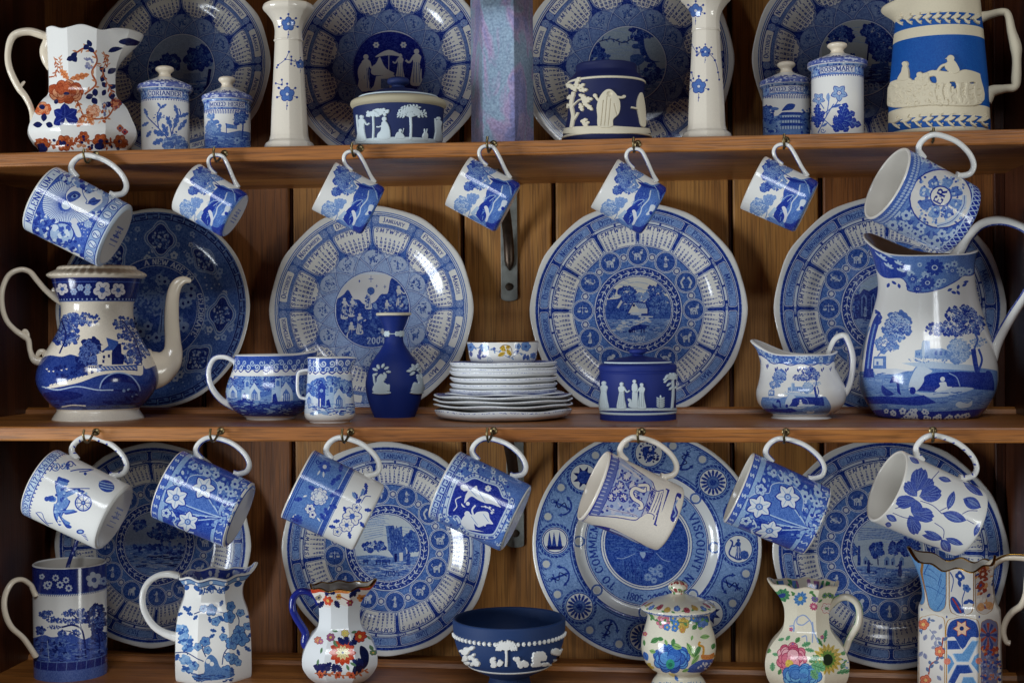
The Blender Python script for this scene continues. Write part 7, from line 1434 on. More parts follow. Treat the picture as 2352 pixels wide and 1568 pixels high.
for j, v in enumerate((858, 778, 686, 592, 540, 460)):
    dish('bowl', '%s of the six white bowls stacked on the plates' % ('lowest', 'second lowest', 'third lowest', 'third highest', 'second highest', 'highest')[j], G2_, 1203, v, (812, 815, 818, 818, 812, 818)[j] - j, 112, .66, 'bowl', wob=.35, sk=j, top=j == 5)
fr_u = cu('S', [(1192, 160)])[0]
w = Ware('tea_bowl', 'white cup with blue and ochre leaves and a gilt rim, on top of the stack', 'cup', 'S', 1192, [(480, 455, 1), (470, 468), (440, 492), (380, 510), (300, 522), (200, 538), (165, 543)], float(at(cu('S', [(1192, 480)])[0][0], cu('S', [(1192, 470)])[0][1], STK_Y)[2]), Y=STK_Y, cw=512, ch=200, wall=.0022)
c = w.cv; w.pic(); D, M_, V_ = (64, 84, 150), (120, 140, 190), (96, 96, 150)
branch(c, [(660, 220), (800, 250), (1000, 280), (1150, 320), (1300, 400), (1450, 330), (1600, 400), (1720, 300)], 8, D, 16, 50, 22, M_, 3)
for x, y, r in ((910, 250, 66), (700, 240, 60), (1540, 230, 70), (1420, 230, 44), (1650, 370, 44)): flower(c, x, y, r, 5, (110, 134, 196), D, (80, 100, 170))
for x, y, a, L in ((840, 380, -1.5, 120), (860, 390, -.3, 100), (800, 350, .9, 100), (1350, 330, -.4, 100), (1500, 440, -1.2, 100), (1560, 440, -1.4, 90), (700, 300, 1.4, 90), (1620, 380, -.5, 80), (1060, 290, -1.6, 50)): leaf(c, x, y, L, a, 52, V_ if x < 900 else (84, 98, 168), (50, 60, 130))
for x, y, a, L in ((1240, 300, -2.6, 110), (1240, 260, -.6, 70), (1230, 320, 2.7, 130), (1250, 270, 1.0, 120), (1180, 290, -1.2, 80)): leaf(c, x, y, L, a, 64, (196, 160, 60), (110, 80, 36))
c.line(crv([(1140, 260), (1200, 210), (1300, 230), (1330, 330), (1290, 390)], 5), 9, (120, 84, 36)); scroll(c, 990, 430, 50, 1.6, 6, M_)
w.make(seed=9, lip=M_gold)
# round lidded box
J_box = jasper('cobalt_jasper', (22, 40, 116))
w = Ware('lidded_box', 'round cobalt blue lidded box with pale classical figures, in front of the cottage scene plate', 'box', 'C3', 1095, [(1362, 343, 1), (1340, 345), (1200, 345), (1000, 346), (925, 347), (912, 352), (900, 347), (892, 353), (860, 353), (845, 346), (832, 320), (826, 302)], MID, v0=962, base=(26, 42, 130), n=3)
w.make(J_box, hollow_=False); w.turned('foot_line', [(1362, 344), (1356, 349), (1346, 349), (1340, 345)], J_rel, close_top=False); w.turned('line', [(1284, 345), (1278, 350), (1270, 350), (1264, 345)], J_rel, close_top=False); w.turned('lid_line', [(832, 300), (826, 306), (818, 304), (814, 296)], J_rel, close_top=False)
l = w.turned('lid', [(826, 300), (814, 296), (806, 280), (795, 235), (782, 170), (772, 110), (764, 66)], J_box); w.turned('knob', [(766, 62), (754, 50), (745, 52), (738, 72), (724, 80), (708, 76), (700, 60), (696, 20)], J_box, l)
def fg(x, y, h, **k):
    return lambda c: figure(c, x, y, h, WH, (170,) * 3, **k)
rl(w, 'relief_figure', fg(950, 1240, 240, arm=1), J_rel, 'C3', .0015); rl(w, 'relief_figure', fg(1130, 1240, 232, arm=-1), J_rel, 'C3', .0015); rl(w, 'relief_figure', fg(790, 1240, 250, arm=0), J_rel, 'C3', .0012)
rl(w, 'relief_pedestal', lambda c: (c.poly([(1040, 1240), (1045, 1090), (1095, 1090), (1095, 1240)], WH), c.circ(1064, 995, 17, WH), c.poly(crv([(1045, 1085), (1045, 1020), (1085, 1015), (1092, 1080)], 3, True), WH), blobs(c, [(1005, 1160), (1045, 1150), (1045, 1230), (1010, 1230)], 12, 16, [WH], 4)), J_rel, 'C3', .0015)
def palm(c):
    c.line(crv([(1400, 1240), (1410, 1100), (1405, 970)], 4), 14, WH)
    for a in (-3.0, -2.5, -1.9, -1.3, -.7, -.2, .3, 2.8): c.line(crv([(1405, 975), (1405 + 44 * cos(a), 960 + 40 * sin(a)), (1405 + 78 * cos(a), 990 + 50 * sin(a))], 4), 13, WH)
    for x, y in ((1355, 1040), (1375, 1075), (1425, 1060)): leaf(c, x, y, 50, -.8, 18, WH)
rl(w, 'relief_palm', palm, J_rel, 'C3', .0015); rl(w, 'relief_plant', lambda c: [leaf(c, 1300, 1235 - j * 18, 44, -pi / 2 + s_ * 1.0, 14, WH) for j in range(5) for s_ in (-1, 1, 0)], J_rel, 'C3')
rl(w, 'relief_ground', lambda c: c.poly(dense(np.array([(700, 1238), (1500, 1238), (1500, 1262), (700, 1262)]), 10), WH), J_rel, 'C3', .0008)
# creamer and tall ewer with the same landscape
def castle(c, o, s, seed=1, figs=True):
    """Italian landscape: o = left foot of the castle, s = scale; drawn in crop units of the ewer"""
    q = lambda P: [(o[0] + (x - 1360) * s, o[1] + (y - 800) * s) for x, y in P]
    tr = lambda x, y, rx, ry, cols, n, seed: tree(c, o[0] + (x - 1360) * s, o[1] + (y - 800) * s, rx * s * 1.15, ry * s * 1.15, cols, int(n * 1.4), .15, seed, (200, 208, 226))
    c.poly(q([(860, 905), (1340, 900), (1400, 820), (2110, 900), (2110, 1300), (860, 1300)]), (116, 138, 202)); c.poly(q([(1240, 830), (1500, 815), (1900, 850), (1900, 900), (1400, 870)]), (186, 196, 220))
    c.poly(q([(1360, 780), (1362, 715), (1420, 705), (1425, 640), (1440, 625), (1495, 628), (1500, 700), (1600, 695), (1690, 720), (1700, 800)]), (140, 158, 208)); c.poly(q([(1425, 790), (1425, 640), (1450, 630), (1450, 790)]), (190, 200, 222)); [c.poly(q([(1540 + j * 44, 760), (1540 + j * 44, 725), (1555 + j * 44, 715), (1566 + j * 44, 725), (1566 + j * 44, 760)]), IM) for j in range(3)]; [c.poly(q([(1372 + j * 22, 760), (1372 + j * 22, 735), (1384 + j * 22, 735), (1384 + j * 22, 760)]), IM) for j in range(2)]
    tr(1200, 500, 110, 110, [(84, 106, 184), (140, 158, 210), (62, 84, 172)], 70, 3); tr(1110, 660, 90, 70, [(110, 132, 198), (80, 102, 184)], 36, 4); c.line(crv(q([(1150, 620), (1060, 720), (1020, 770)]), 4), 10 * s, IM); tr(1760, 720, 90, 100, [(120, 140, 202), (166, 180, 218)], 50, 5); tr(1500, 800, 180, 28, [(110, 132, 198), (160, 174, 216)], 40, 6)
    tr(1790, 390, 130, 70, [(40, 58, 156), (90, 110, 190), (60, 80, 170)], 60, 7); tr(1700, 520, 220, 60, [(40, 58, 156), (90, 110, 190), (56, 76, 168)], 80, 8); tr(1920, 480, 60, 80, [(54, 74, 168), (100, 120, 196)], 30, 9); tr(1930, 640, 70, 40, [(140, 158, 208), (110, 130, 198)], 18, 9)
    c.line(crv(q([(1890, 700), (1910, 830), (1930, 950), (1880, 1060)]), 6), 44 * s, (44, 62, 160)); c.line(crv(q([(1940, 700), (1970, 800), (1940, 900)]), 5), 20 * s, (56, 76, 168)); c.line(crv(q([(1900, 700), (1930, 620), (1900, 540)]), 5), 18 * s, (80, 100, 182))
    c.poly(q([(980, 900), (985, 770), (1100, 765), (1100, 880)]), (100, 122, 192)); c.poly(q([(990, 850), (992, 790), (1070, 790), (1070, 850)]), (206, 210, 222)); c.poly(q([(1010, 845), (1010, 815), (1030, 815), (1030, 845)]), IM); c.poly(q([(980, 880), (1190, 880), (1300, 900), (1180, 930), (1000, 935)]), (206, 210, 222))
    c.poly(q([(1360, 1080), (1440, 940), (1560, 915), (1780, 905), (2060, 920), (2080, 1080), (1800, 1060), (1540, 1090)]), (34, 52, 150)); c.poly(crv(q([(1300, 1060), (1340, 930), (1400, 860), (1520, 900), (1450, 950), (1440, 1000), (1400, 1060), (1350, 1090)]), 5, True), (196, 204, 222)); c.poly(crv(q([(1310, 1080), (1500, 1100), (1700, 1050), (1900, 1060), (1700, 1120), (1500, 1140)]), 4, True), (186, 196, 220)); c.line(crv(q([(1670, 920), (1740, 960), (1770, 1040)]), 4), 9 * s, (150, 166, 212)); c.poly(crv(q([(1980, 1060), (2000, 920), (2040, 900), (2070, 960), (2060, 1060)]), 4, True), (44, 62, 158))
    dashes(c, q([(870, 920), (1330, 910), (1330, 1120), (870, 1120)]), 60, 60 * s, 8 * s, [IM, IL, (90, 114, 190)], 0, .2, 5); dashes(c, q([(1500, 1090), (2080, 1080), (2060, 1240), (1560, 1190)]), 60, 60 * s, 8 * s, [IM, IL, (90, 114, 190)], 0, .2, 6); dashes(c, q([(1000, 1200), (2060, 1240), (2000, 1290), (1000, 1280)]), 40, 70 * s, 8 * s, [IM, IL], 0, .2, 7)
    c.circ(*q([(1612, 975)])[0], 22 * s, (210, 214, 222)); c.poly(crv(q([(1580, 1010), (1640, 1000), (1655, 1040), (1700, 1045), (1640, 1075), (1540, 1085), (1590, 1040)]), 4, True), (210, 214, 222))
    c.poly(q([(860, 1140), (1060, 1130), (1300, 1140), (1440, 1120), (1560, 1190), (1400, 1215), (1120, 1200), (860, 1200)]), (34, 54, 158)); c.poly(crv(q([(1160, 960), (1210, 980), (1225, 1080), (1235, 1120), (1200, 1090), (1190, 1010), (1130, 1010)]), 4, True), (30, 46, 150)); c.circ(*q([(1165, 965)])[0], 16 * s, (30, 46, 150)); c.poly(crv(q([(1060, 1030), (1100, 1060), (1170, 1110), (1100, 1130), (1060, 1090)]), 4, True), (40, 58, 156)); c.circ(*q([(1340, 1080)])[0], 28 * s, (30, 46, 150), ry=34 * s)
    c.poly(crv(q([(1730, 1210), (1760, 1180), (1840, 1195), (1880, 1170), (1870, 1220), (1780, 1240)]), 4, True), (196, 204, 222)); c.poly(q([(860, 1260), (1200, 1245), (1500, 1270), (1900, 1250), (2080, 1230), (2080, 1380), (860, 1380)]), (34, 52, 156))
w = Ware('creamer', 'small blue and white helmet shaped creamer left of the tall ewer', 'creamer', 'C4', 325, [(1345, 272, 1), (1325, 272), (1305, 252), (1290, 262), (1260, 320), (1200, 380), (1130, 402), (1060, 398), (980, 358), (900, 304), (830, 282), (790, 290), (760, 302)], MID, v0=959, cw=560, ch=400, n=5)
c = w.cv; w.pic(); castle(c, (205, 1090), .46, 2); w.loc(); c.poly(rect(-140, 0, 140, 11), W_); kz = lambda v: float(w.body.T(cu('C4', [(325, v)]))[0, 1] / w.body.ch * (w.body.t1 - w.body.t0) / w.k)
def border(c, x0, x1, z0, z1, seed, n=60, r=6):
    c.poly(rect(x0, z0, x1, z1 + 8, 20), (88, 112, 190)); blossoms(c, [(x0, z0), (x1, z0), (x1, z1), (x0, z1)], n, r, (176, 188, 220), (50, 72, 164), seed, 7); blobs(c, [(x0, z0), (x1, z0), (x1, z1), (x0, z1)], n * 3, r * .35, [(40, 60, 158), (150, 166, 212)], seed + 1)
    c.line(crv([(x0 + (x1 - x0) * j / 12, z0 - (3 if j % 2 else -2)) for j in range(13)], 4), 2.2, DB)
border(c, -140, 140, kz(840), kz(700), 4, 60, 5)
for j in range(9): leaf(c, -120 + j * 28, kz(880), 9, -1.2, 4, IB); leaf(c, -112 + j * 28, kz(870), 8, -2, 4, IB)
M_bin = glaze('blue_bordered_inside', insp.image('inner_border'), rough=.1)
dj = lip_def(w.prof, [(-1.85, .62, .55, .017), (1.75, .5, .10, .004)], None, .45)
w.make(seed=7, df=dj, inner=M_inner, lip=M_white); 
w.tubep('handle', [(560, 800, 26), (590, 700, 26), (640, 610, 28), (715, 580, 30), (755, 640, 30), (790, 760, 30), (790, 880, 30), (770, 1000, 30), (735, 1090, 30), (690, 1140, 30)], MH[1], 1.2)
w = Ware('ewer', 'tall blue and white ewer with a castle landscape and high looped handle', 'jug', 'C4', 1472, [(1368, 390, 1), (1350, 408), (1300, 458), (1200, 536), (1100, 586), (1000, 610), (900, 612), (800, 600), (600, 552), (400, 490), (200, 437), (50, 415), (-60, 412), (-130, 425), (-170, 440)], MID, v0=957, cw=900, ch=760, n=5)
c = w.cv; w.pic(); castle(c, (1360, 800), 1., 3); blossoms(c, [(1090, 1240), (1400, 1260), (1850, 1300), (1820, 1360), (1100, 1360)], 40, 26, (206, 212, 226), (60, 80, 172), 5)
c.line(crv([(925, 950), (940, 800), (960, 650), (1000, 480), (1040, 400)], 6), 62, (40, 60, 158)); c.line(crv([(925, 950), (940, 800), (960, 650), (1000, 480), (1040, 400)], 6), 14, (120, 140, 204)); c.poly([(890, 960), (900, 880), (980, 880), (990, 960)], (36, 54, 152)); c.line(crv([(880, 800), (900, 640), (950, 500)], 5), 16, (140, 158, 208)); blobs(c, [(990, 340), (1060, 380), (1060, 470), (1000, 470)], 22, 16, [(40, 60, 158)], 4)
w.pic('B4'); P = crv([(1000, 1190), (1060, 1340), (1230, 1330), (1290, 1400), (1300, 1460), (1440, 1480), (1600, 1440), (1740, 1360), (1800, 1310), (1900, 1300), (1950, 1100), (1000, 1100)], 5); c.poly(P, (100, 122, 192)); c.poly(crv([(1020, 1120), (1260, 1180), (1280, 1310), (1180, 1330), (1070, 1340), (1030, 1250)], 4, True), (46, 66, 162)); c.line(P[:48], 9, (40, 58, 158))
for x, y in ((1120, 1130), (1210, 1190), (1130, 1240), (1230, 1260), (1080, 1180)): [leaf(c, x, y, 44, a, 18, (190, 200, 222)) for a in (-2.4, -1.6, -.8, 0)]
blossoms(c, [(1300, 1180), (1900, 1180), (1850, 1290), (1500, 1440), (1340, 1430)], 26, 30, (170, 184, 218), (46, 66, 162), 6, 8)
for x, y, r, col in ((1540, 1215, 88, (46, 66, 162)), (1475, 1380, 72, (50, 70, 166)), (1340, 1340, 50, (60, 82, 172)), (1700, 1250, 50, (80, 104, 186)), (1385, 1445, 44, (46, 66, 162))): flower(c, x, y, r, 10, col, (196, 204, 224)); c.circ(x, y, r * .2, col)
for x, y, a in ((1150, 1370, .6), (1210, 1390, 1.3), (1280, 1400, .9), (1130, 1390, 2), (1700, 1440, 2.6), (1740, 1460, 1), (1790, 1420, -.6), (1800, 1380, -.2), (1690, 1470, .4), (1760, 1400, 1.8)): leaf(c, x, y, 52, a, 28, (50, 70, 166))
dj = lip_def(w.prof, [(-1.95, .72, .34, .026), (1.6, .5, .02, .004)], lambda t: -.003 * (1 + np.cos(t)), .72)
w.make(seed=8, df=dj, lip=M_white); w.tubep('handle', [(1700, 1200, 70), (1770, 1110, 56), (1850, 980, 46), (1960, 870, 44), (2100, 830, 43), (2250, 850, 42), (2400, 930, 42), (2490, 1080, 42), (2490, 1250, 42), (2380, 1480, 42), (2250, 1680, 44), (2150, 1850, 46), (2090, 1980, 50), (2060, 2090, 52)], MH[1], 1.35, crop='B4', segs=18, n=8)
# ---------------------------------------------------------------- bottom shelf
w = Ware('tankard', 'straight dark blue and white tankard with a spoon in it, bottom left', 'tankard', 'E1', 638, [(1484, 318, 1), (1475, 322), (1300, 322), (900, 323), (600, 324), (480, 325)], LOW, v0=1546, cw=512, ch=420, n=3, wall=.0034)
c = w.cv; w.pic(); N1, N2, N3 = (22, 32, 100), (44, 60, 136), (90, 106, 170)
c.poly(crv([(300, 1160), (400, 1130), (470, 1150), (560, 1140), (660, 1130), (760, 1170), (820, 1150), (960, 1130), (970, 1500), (300, 1500)], 4), (64, 80, 162)); tree(c, 880, 980, 80, 130, [N1, N2, N3], 80, .17, 4); tree(c, 900, 1130, 60, 60, [N1, N2], 30, .24, 5)
for x, y, rx, ry in ((400, 945, 50, 36), (480, 990, 60, 26), (700, 910, 80, 26), (620, 940, 60, 24), (560, 1000, 80, 24), (740, 1000, 60, 30), (500, 1060, 70, 18), (660, 1010, 70, 24), (370, 1090, 40, 40), (680, 1110, 60, 26), (560, 1120, 40, 30), (740, 940, 50, 30), (450, 930, 30, 20)): tree(c, x, y, rx, ry, [(56, 72, 154), N3, N1], 26, .25, int(x + y))
c.line(crv([(780, 1340), (770, 1200), (740, 1080), (660, 1040), (560, 1060)], 6), 16, N1); c.line(crv([(740, 1080), (720, 1000), (660, 950)], 5), 10, N1); c.line(crv([(900, 1300), (905, 1180), (880, 1080)], 5), 14, N1); c.line(crv([(730, 1150), (640, 1100), (560, 1090)], 5), 7, N1)
dashes(c, [(310, 1200), (950, 1200), (950, 1370), (310, 1370)], 130, 50, 8, [N1, N2, (110, 124, 184)], 0, .3, 5); blobs(c, [(320, 1170), (640, 1160), (640, 1330), (320, 1330)], 60, 16, [N2, N3, N1], 6); c.line(crv([(430, 1180), (440, 1300), (450, 1400)], 4), 6, (150, 160, 196))
w.loc(); kz = lambda v: float(w.body.T(cu('E1', [(638, v)]))[0, 1] / w.body.ch * (w.body.t1 - w.body.t0) / w.k); zt = (w.body.t1 - w.body.t0) / w.k
c.poly(rect(-140, kz(1460), 140, kz(1385)), (34, 42, 118)); c.poly(rect(-140, 0, 140, kz(1462)), (84, 98, 168)); [c.line([(-120 + j * 22, kz(1460)), (-118 + j * 22, kz(1388))], 2, N3) for j in range(12)]; c.poly(rect(-140, kz(1388), 140, kz(1378)), N3)
c.poly(rect(-140, kz(765), 140, zt + 2), (32, 42, 122)); c.poly(rect(-140, kz(772), 140, kz(764)), N3); [c.line([(-130 + j * 5, kz(785)), (-127 + j * 5, kz(765))], 1.8, N2) for j in range(54)]; w.pic()
for x, y, r in ((505, 612, 32), (600, 632, 30), (430, 680, 40), (545, 675, 34), (625, 705, 34), (450, 665, 26)): flower(c, x, y, r, 8, (190, 192, 206), N2); c.circ(x, y, r * .42, (40, 52, 136))
flower(c, 855, 630, 74, 6, (186, 190, 208), N2, None, .3); flower(c, 380, 600, 26, 5, (186, 190, 208), N2); flower(c, 940, 640, 40, 5, (150, 158, 190), N2)
w.make(seed=11, depth=None); hd_ = w.tubep('handle', [(318, 745, 24), (298, 700, 22), (270, 645, 22), (195, 592, 23), (112, 605, 22), (52, 690, 22), (32, 790, 22), (48, 900, 23), (100, 1010, 24), (200, 1110, 24), (270, 1210, 24), (318, 1290, 26)], M_cream, 1.3); hd_.rotation_euler[2] = radians(28); hd_.scale = (1.1, 1.1, 1)
fr = Frame(w.fr.O, (0, 0, 1)); C, r_ = path_local(fr, 'E1', [(520, 900, 34), (590, 640, 22), (620, 500, 21), (650, 420, 20), (690, 320, 21), (735, 200, 25), (760, 120, 20)], 6, .012); C[:, 1] = np.linspace(-.01, .028, len(C)); c2 = Cv(64, 128, (40, 54, 130)); blobs(c2, [(0, 0), (64, 0), (64, 128), (0, 128)], 80, 4, [(150, 160, 200), (26, 36, 110)], 3)
sp = tube('spoon', C, r_ * .9, glaze('blue_spoon', c2.image('spoon_print'), rough=.1), None, (0, 1, 0), .6, 12, 20.); sp.matrix_world = fr.M; tag(sp, 'blue china spoon handle sticking out of the tankard', 'spoon')
# octagonal white jug
w = Ware('jug', 'white octagonal jug painted with blue prunus blossom, right of the tankard', 'jug', 'E1', 1938, [(1500, 345, 1), (1460, 352), (1300, 352), (1100, 346), (980, 334), (900, 318), (840, 296), (780, 272), (720, 258), (660, 262), (610, 292), (580, 312)], LOW, v0=1550, cw=640, ch=512, n=4)
c = w.cv; w.pic(); S1_, S2_, S3_ = (54, 86, 160), (96, 128, 190), (40, 60, 120)
for P in ([(1600, 1290), (1680, 1290), (1770, 1330), (1850, 1370)], [(1700, 1310), (1660, 1200), (1680, 1100)], [(2020, 1400), (2040, 1290), (2120, 1180), (2160, 1100), (2180, 1000), (2150, 930)], [(2040, 1290), (2100, 1330), (2160, 1400)], [(1870, 1330), (1840, 1250), (1860, 1180)], [(2040, 930), (1960, 920), (1850, 910), (1760, 940)], [(2030, 1130), (2090, 1230)], [(1960, 1400), (1950, 1470)]): c.line(crv(P, 5), 9, S3_)
for x, y, r in ((1920, 905, 52), (2100, 870, 44), (2085, 965, 56), (2190, 930, 34), (1960, 1010, 40), (1850, 890, 34), (2180, 1100, 56), (2110, 1200, 62), (2200, 1170, 60), (2250, 1050, 34), (1865, 1190, 44), (1800, 1235, 36), (1885, 1270, 36), (2030, 1150, 34), (2120, 1350, 50), (2080, 1330, 40), (1770, 1410, 40), (2170, 1380, 34), (2060, 1450, 46), (2000, 980, 26), (2150, 1160, 50)): flower(c, x, y, r, 5, S2_ if r > 40 else (120, 148, 200), S1_, S3_, x * .1)
for x, y, a in ((1800, 950, 2.4), (2000, 870, -1.2), (1990, 960, .8), (1700, 920, -2.1), (1700, 925, -1.1), (1690, 930, .3), (1660, 930, 2.8), (1900, 960, 1.4), (2230, 960, .2), (1970, 1100, 3.4), (2230, 1230, .9), (2160, 1260, 1.2), (2250, 1150, -.8), (2100, 1420, 1.2), (1780, 1370, 2.6), (2020, 1050, 1.3), (1620, 1300, 1.8), (1600, 1260, 3), (1900, 1160, -.6)): jleaf(c, x, y, 64, a, 34, S1_, S3_, 3)
for x, y in ((1665, 1120), (1690, 1200), (1690, 1390)): blobs(c, [(x - 60, y - 70), (x + 40, y - 70), (x + 50, y + 70), (x - 30, y + 70)], 34, 24, [S2_, S1_, (150, 172, 214), (130, 156, 206)], int(x + y))
c.poly(crv([(1740, 1500), (1850, 1480), (1860, 1380), (1910, 1310), (1970, 1350), (2010, 1430), (2140, 1490), (1980, 1540), (1800, 1540)], 4, True), (90, 118, 178)); c.circ(1890, 1370, 22, W_); c.circ(1925, 1395, 20, W_); dashes(c, [(1750, 1480), (2150, 1480), (2100, 1550), (1780, 1550)], 30, 60, 10, [S1_, S3_], 0, .3, 4)
w.loc(); kz = lambda v: float(w.body.T(cu('E1', [(1938, v)]))[0, 1] / w.body.ch * (w.body.t1 - w.body.t0) / w.k); zt = (w.body.t1 - w.body.t0) / w.k; c.poly(rect(-160, zt - 15, 160, zt - 3, 30), (120, 144, 192)); c.poly(rect(-160, zt - 15, 160, zt - 13, 30), S3_); c.poly(rect(-160, zt - 4, 160, zt - 2, 30), S3_); [c.circ(-140 + j * 34, zt - 21, 10, S1_, ry=6) for j in range(9)]; [c.circ(-140 + j * 34, zt - 9, 4, W_) for j in range(9)]; w.pic(); dashes(c, [(1800, 700), (2050, 700), (2050, 745), (1800, 745)], 46, 36, 9, [S3_, S1_], 1.2, .9, 4)
df = lip_def(w.prof, [(pi / 2, .45, .34, .010)], lambda t: .0016 * np.cos(8 * t), .7)
w.make(facets=8, df=df, seed=12, rot=pi / 8, soft=.25, inner=M_bin); w.tubep('handle', [(1620, 590, 34), (1540, 575, 34), (1440, 590, 30), (1350, 650, 29), (1300, 750, 29), (1298, 860, 29), (1335, 960, 30), (1400, 1050, 32), (1490, 1110, 36), (1600, 1150, 44)], MH[2], 1.2)
# imari jug
NVY, RD, OG = (24, 30, 84), (184, 62, 36), (214, 130, 70)
w = Ware('jug', 'small octagonal jug with red and navy flowers and a dark blue handle', 'jug', 'E2', 736, [(1600, 150, 1), (1575, 170), (1540, 222), (1480, 292), (1400, 343), (1345, 352), (1290, 348), (1200, 315), (1120, 266), (1060, 215), (1000, 194), (900, 190), (820, 202), (760, 228), (720, 246), (690, 252)], LOW, v0=1566, cw=560, ch=560, base=(222, 224, 226), n=4)
c = w.cv; w.pic()
for a in np.linspace(0, 6.28, 13)[:-1]: leaf(c, 760, 1290, 125, a, 66, RD)
c.circ(765, 1290, 84, (196, 74, 44)); [leaf(c, 765, 1292, 70, a, 30, (222, 206, 150), (150, 120, 60)) for a in np.linspace(0, 6.28, 11)[:-1]]; c.circ(765, 1292, 26, (206, 200, 130)); c.circ(765, 1292, 12, NVY)
c.poly(crv([(930, 1230), (980, 1250), (1010, 1310), (1000, 1400), (940, 1460), (880, 1500), (850, 1470), (870, 1400), (930, 1350), (920, 1290)], 4, True), (16, 22, 62)); [jleaf(c, x, y, 90, a, 56, NVY) for x, y, a in ((660, 1380, 2.4), (680, 1390, 1.5), (700, 1400, .9), (850, 1350, .7), (800, 1220, -1.6), (780, 1220, -2.3), (820, 1220, -.6), (880, 1220, -1.6), (900, 1340, .9))]; blobs(c, [(500, 1400), (650, 1400), (640, 1480), (510, 1470)], 26, 24, [NVY, (40, 40, 90)], 3)
for x, y, r, col in ((925, 1145, 52, RD), (655, 1150, 36, (150, 90, 130)), (785, 1115, 34, (200, 190, 110)), (535, 1180, 34, (206, 130, 110)), (560, 1190, 24, (180, 110, 150)), (1040, 1290, 24, (90, 130, 90))): flower(c, x, y, r, 7, col, (214, 180, 90), (110, 50, 50))
for x, y, a in ((720, 1100, 3.4), (840, 1110, -.2), (980, 1140, .6), (700, 1230, -1.9), (800, 1400, 1.2), (560, 1300, -1.3), (540, 1350, 1.8), (1010, 1220, 1.1), (830, 1380, .5), (720, 1240, -2.4)): leaf(c, x, y, 60, a, 26, (96, 130, 96), (50, 70, 50))
branch(c, [(500, 1480), (620, 1480), (740, 1500), (880, 1490), (1000, 1440)], 10, (190, 110, 70), 14, 44, 20, (206, 120, 80), 3); [flower(c, x, 1495, 32, 6, (200, 90, 60), (120, 60, 30)) for x in (560, 720, 840)]
w.pic(); c.poly(crv([(440, 640), (1060, 640), (1010, 790), (960, 850), (880, 820), (820, 870), (700, 850), (640, 880), (560, 860), (500, 760)], 3), (222, 214, 206)); c.poly(crv([(440, 640), (620, 660), (600, 740), (480, 740)], 3, True), RD); c.poly([(900, 640), (1060, 640), (1030, 720), (900, 730)], RD); c.poly(crv([(680, 690), (820, 690), (815, 745), (690, 755)], 3, True), OG); [jleaf(c, x, y, 80, a, 50, NVY) for x, y, a in ((640, 700, .9), (640, 700, 2), (860, 710, 1.3), (860, 700, .6), (870, 720, 2.2), (690, 820, 1), (590, 830, 2.4))]; flower(c, 628, 815, 48, 6, (206, 80, 50), (222, 180, 90), None); flower(c, 830, 835, 34, 6, (150, 60, 90), (206, 170, 90)); flower(c, 728, 790, 28, 6, (206, 150, 60), (150, 90, 40)); flower(c, 545, 795, 24, 5, (150, 140, 120), NVY); c.line(crv([(700, 790), (780, 800), (850, 830)], 4), 10, (150, 60, 40)); flower(c, 930, 800, 34, 6, (206, 130, 70), (120, 60, 30))
df = lip_def(w.prof, [(pi / 2, .42, .42, .006), (-pi / 2, .5, .10, .002)], lambda t: .0012 * np.cos(8 * t), .75)
w.make(facets=8, df=df, seed=13, rot=pi / 8, soft=.1, lip=M_gold); M_nvh = glaze('navy_glaze', None, (30, 40, 122), rough=.05)
w.tubep('handle', [(545, 850, 28), (520, 790, 28), (450, 738, 30), (370, 740, 32), (315, 800, 32), (308, 890, 32), (340, 970, 33), (390, 1050, 34), (425, 1120, 36), (420, 1190, 40), (430, 1240, 36)], M_nvh, 1.2)
# dark bowl
J_sl = jasper('slate_blue_jasper', (30, 54, 98)); J_wh = jasper('white_relief', (222, 222, 218))
w = Ware('bowl', 'dark slate blue footed bowl with white relief trees and leaf border', 'bowl', 'E2', 2278, [(1600, 196, 1), (1585, 204), (1550, 190), (1500, 178, 1), (1470, 232), (1420, 330), (1350, 412), (1250, 470), (1150, 498), (1060, 510), (985, 514)], LOW, v0=1576, cw=700, ch=420, base=(30, 54, 98), wall=.004)
w.make(J_sl, lip=J_sl, inner=J_sl)
wc = w.cx; fzb = lambda v: v
def bord(c):
    for j in range(30):
        th = -1.5 + 3.0 * (j + .5) / 30; z = w.body.t0 + .80 * (w.body.t1 - w.body.t0); T0 = c.T; c.crop = 'U'; r = float(w.body.r(z))
        c.T = lambda P, th=th: c.px(th + P[:, 0] * w.k / r, z + P[:, 1] * w.k)
        leaf(c, -4, 0, 9, .5, 5, WH); leaf(c, -4, 0, 9, -.5, 5, WH); c.circ(3, 0, 2.2, WH, n=7); c.T = T0
rl(w, 'relief_leaf_border', bord, J_wh, 'E2', .0016)
def ring_rel(z, hgt):
    def f(c):
        T0 = c.T; c.crop = 'U'; c.T = lambda P: c.px(P[:, 0], w.body.t0 + P[:, 1] * (w.body.t1 - w.body.t0)); c.poly(rect(-1.57, z - hgt, 1.57, z + hgt, 20), WH); c.T = T0
    return f
rl(w, 'relief_ground', ring_rel(.335, .014), J_wh, 'E2', .0012)
rl(w, 'relief_tree', lambda c: tree_rel(c, 2250, 1415, 1260, 96, 24, 13, 5, 20), J_wh, 'E2', .002)
def grp(x0, seed, n=14, h=120): return lambda c: (blobs(c, [(x0 - 60, 1400 - h), (x0 + 40, 1380 - h), (x0 + 90, 1410), (x0 - 50, 1410)], n, 26, [WH], seed), c.circ(x0 - 20, 1395 - h, 18, WH), c.circ(x0 + 50, 1420 - h * .8, 15, WH))
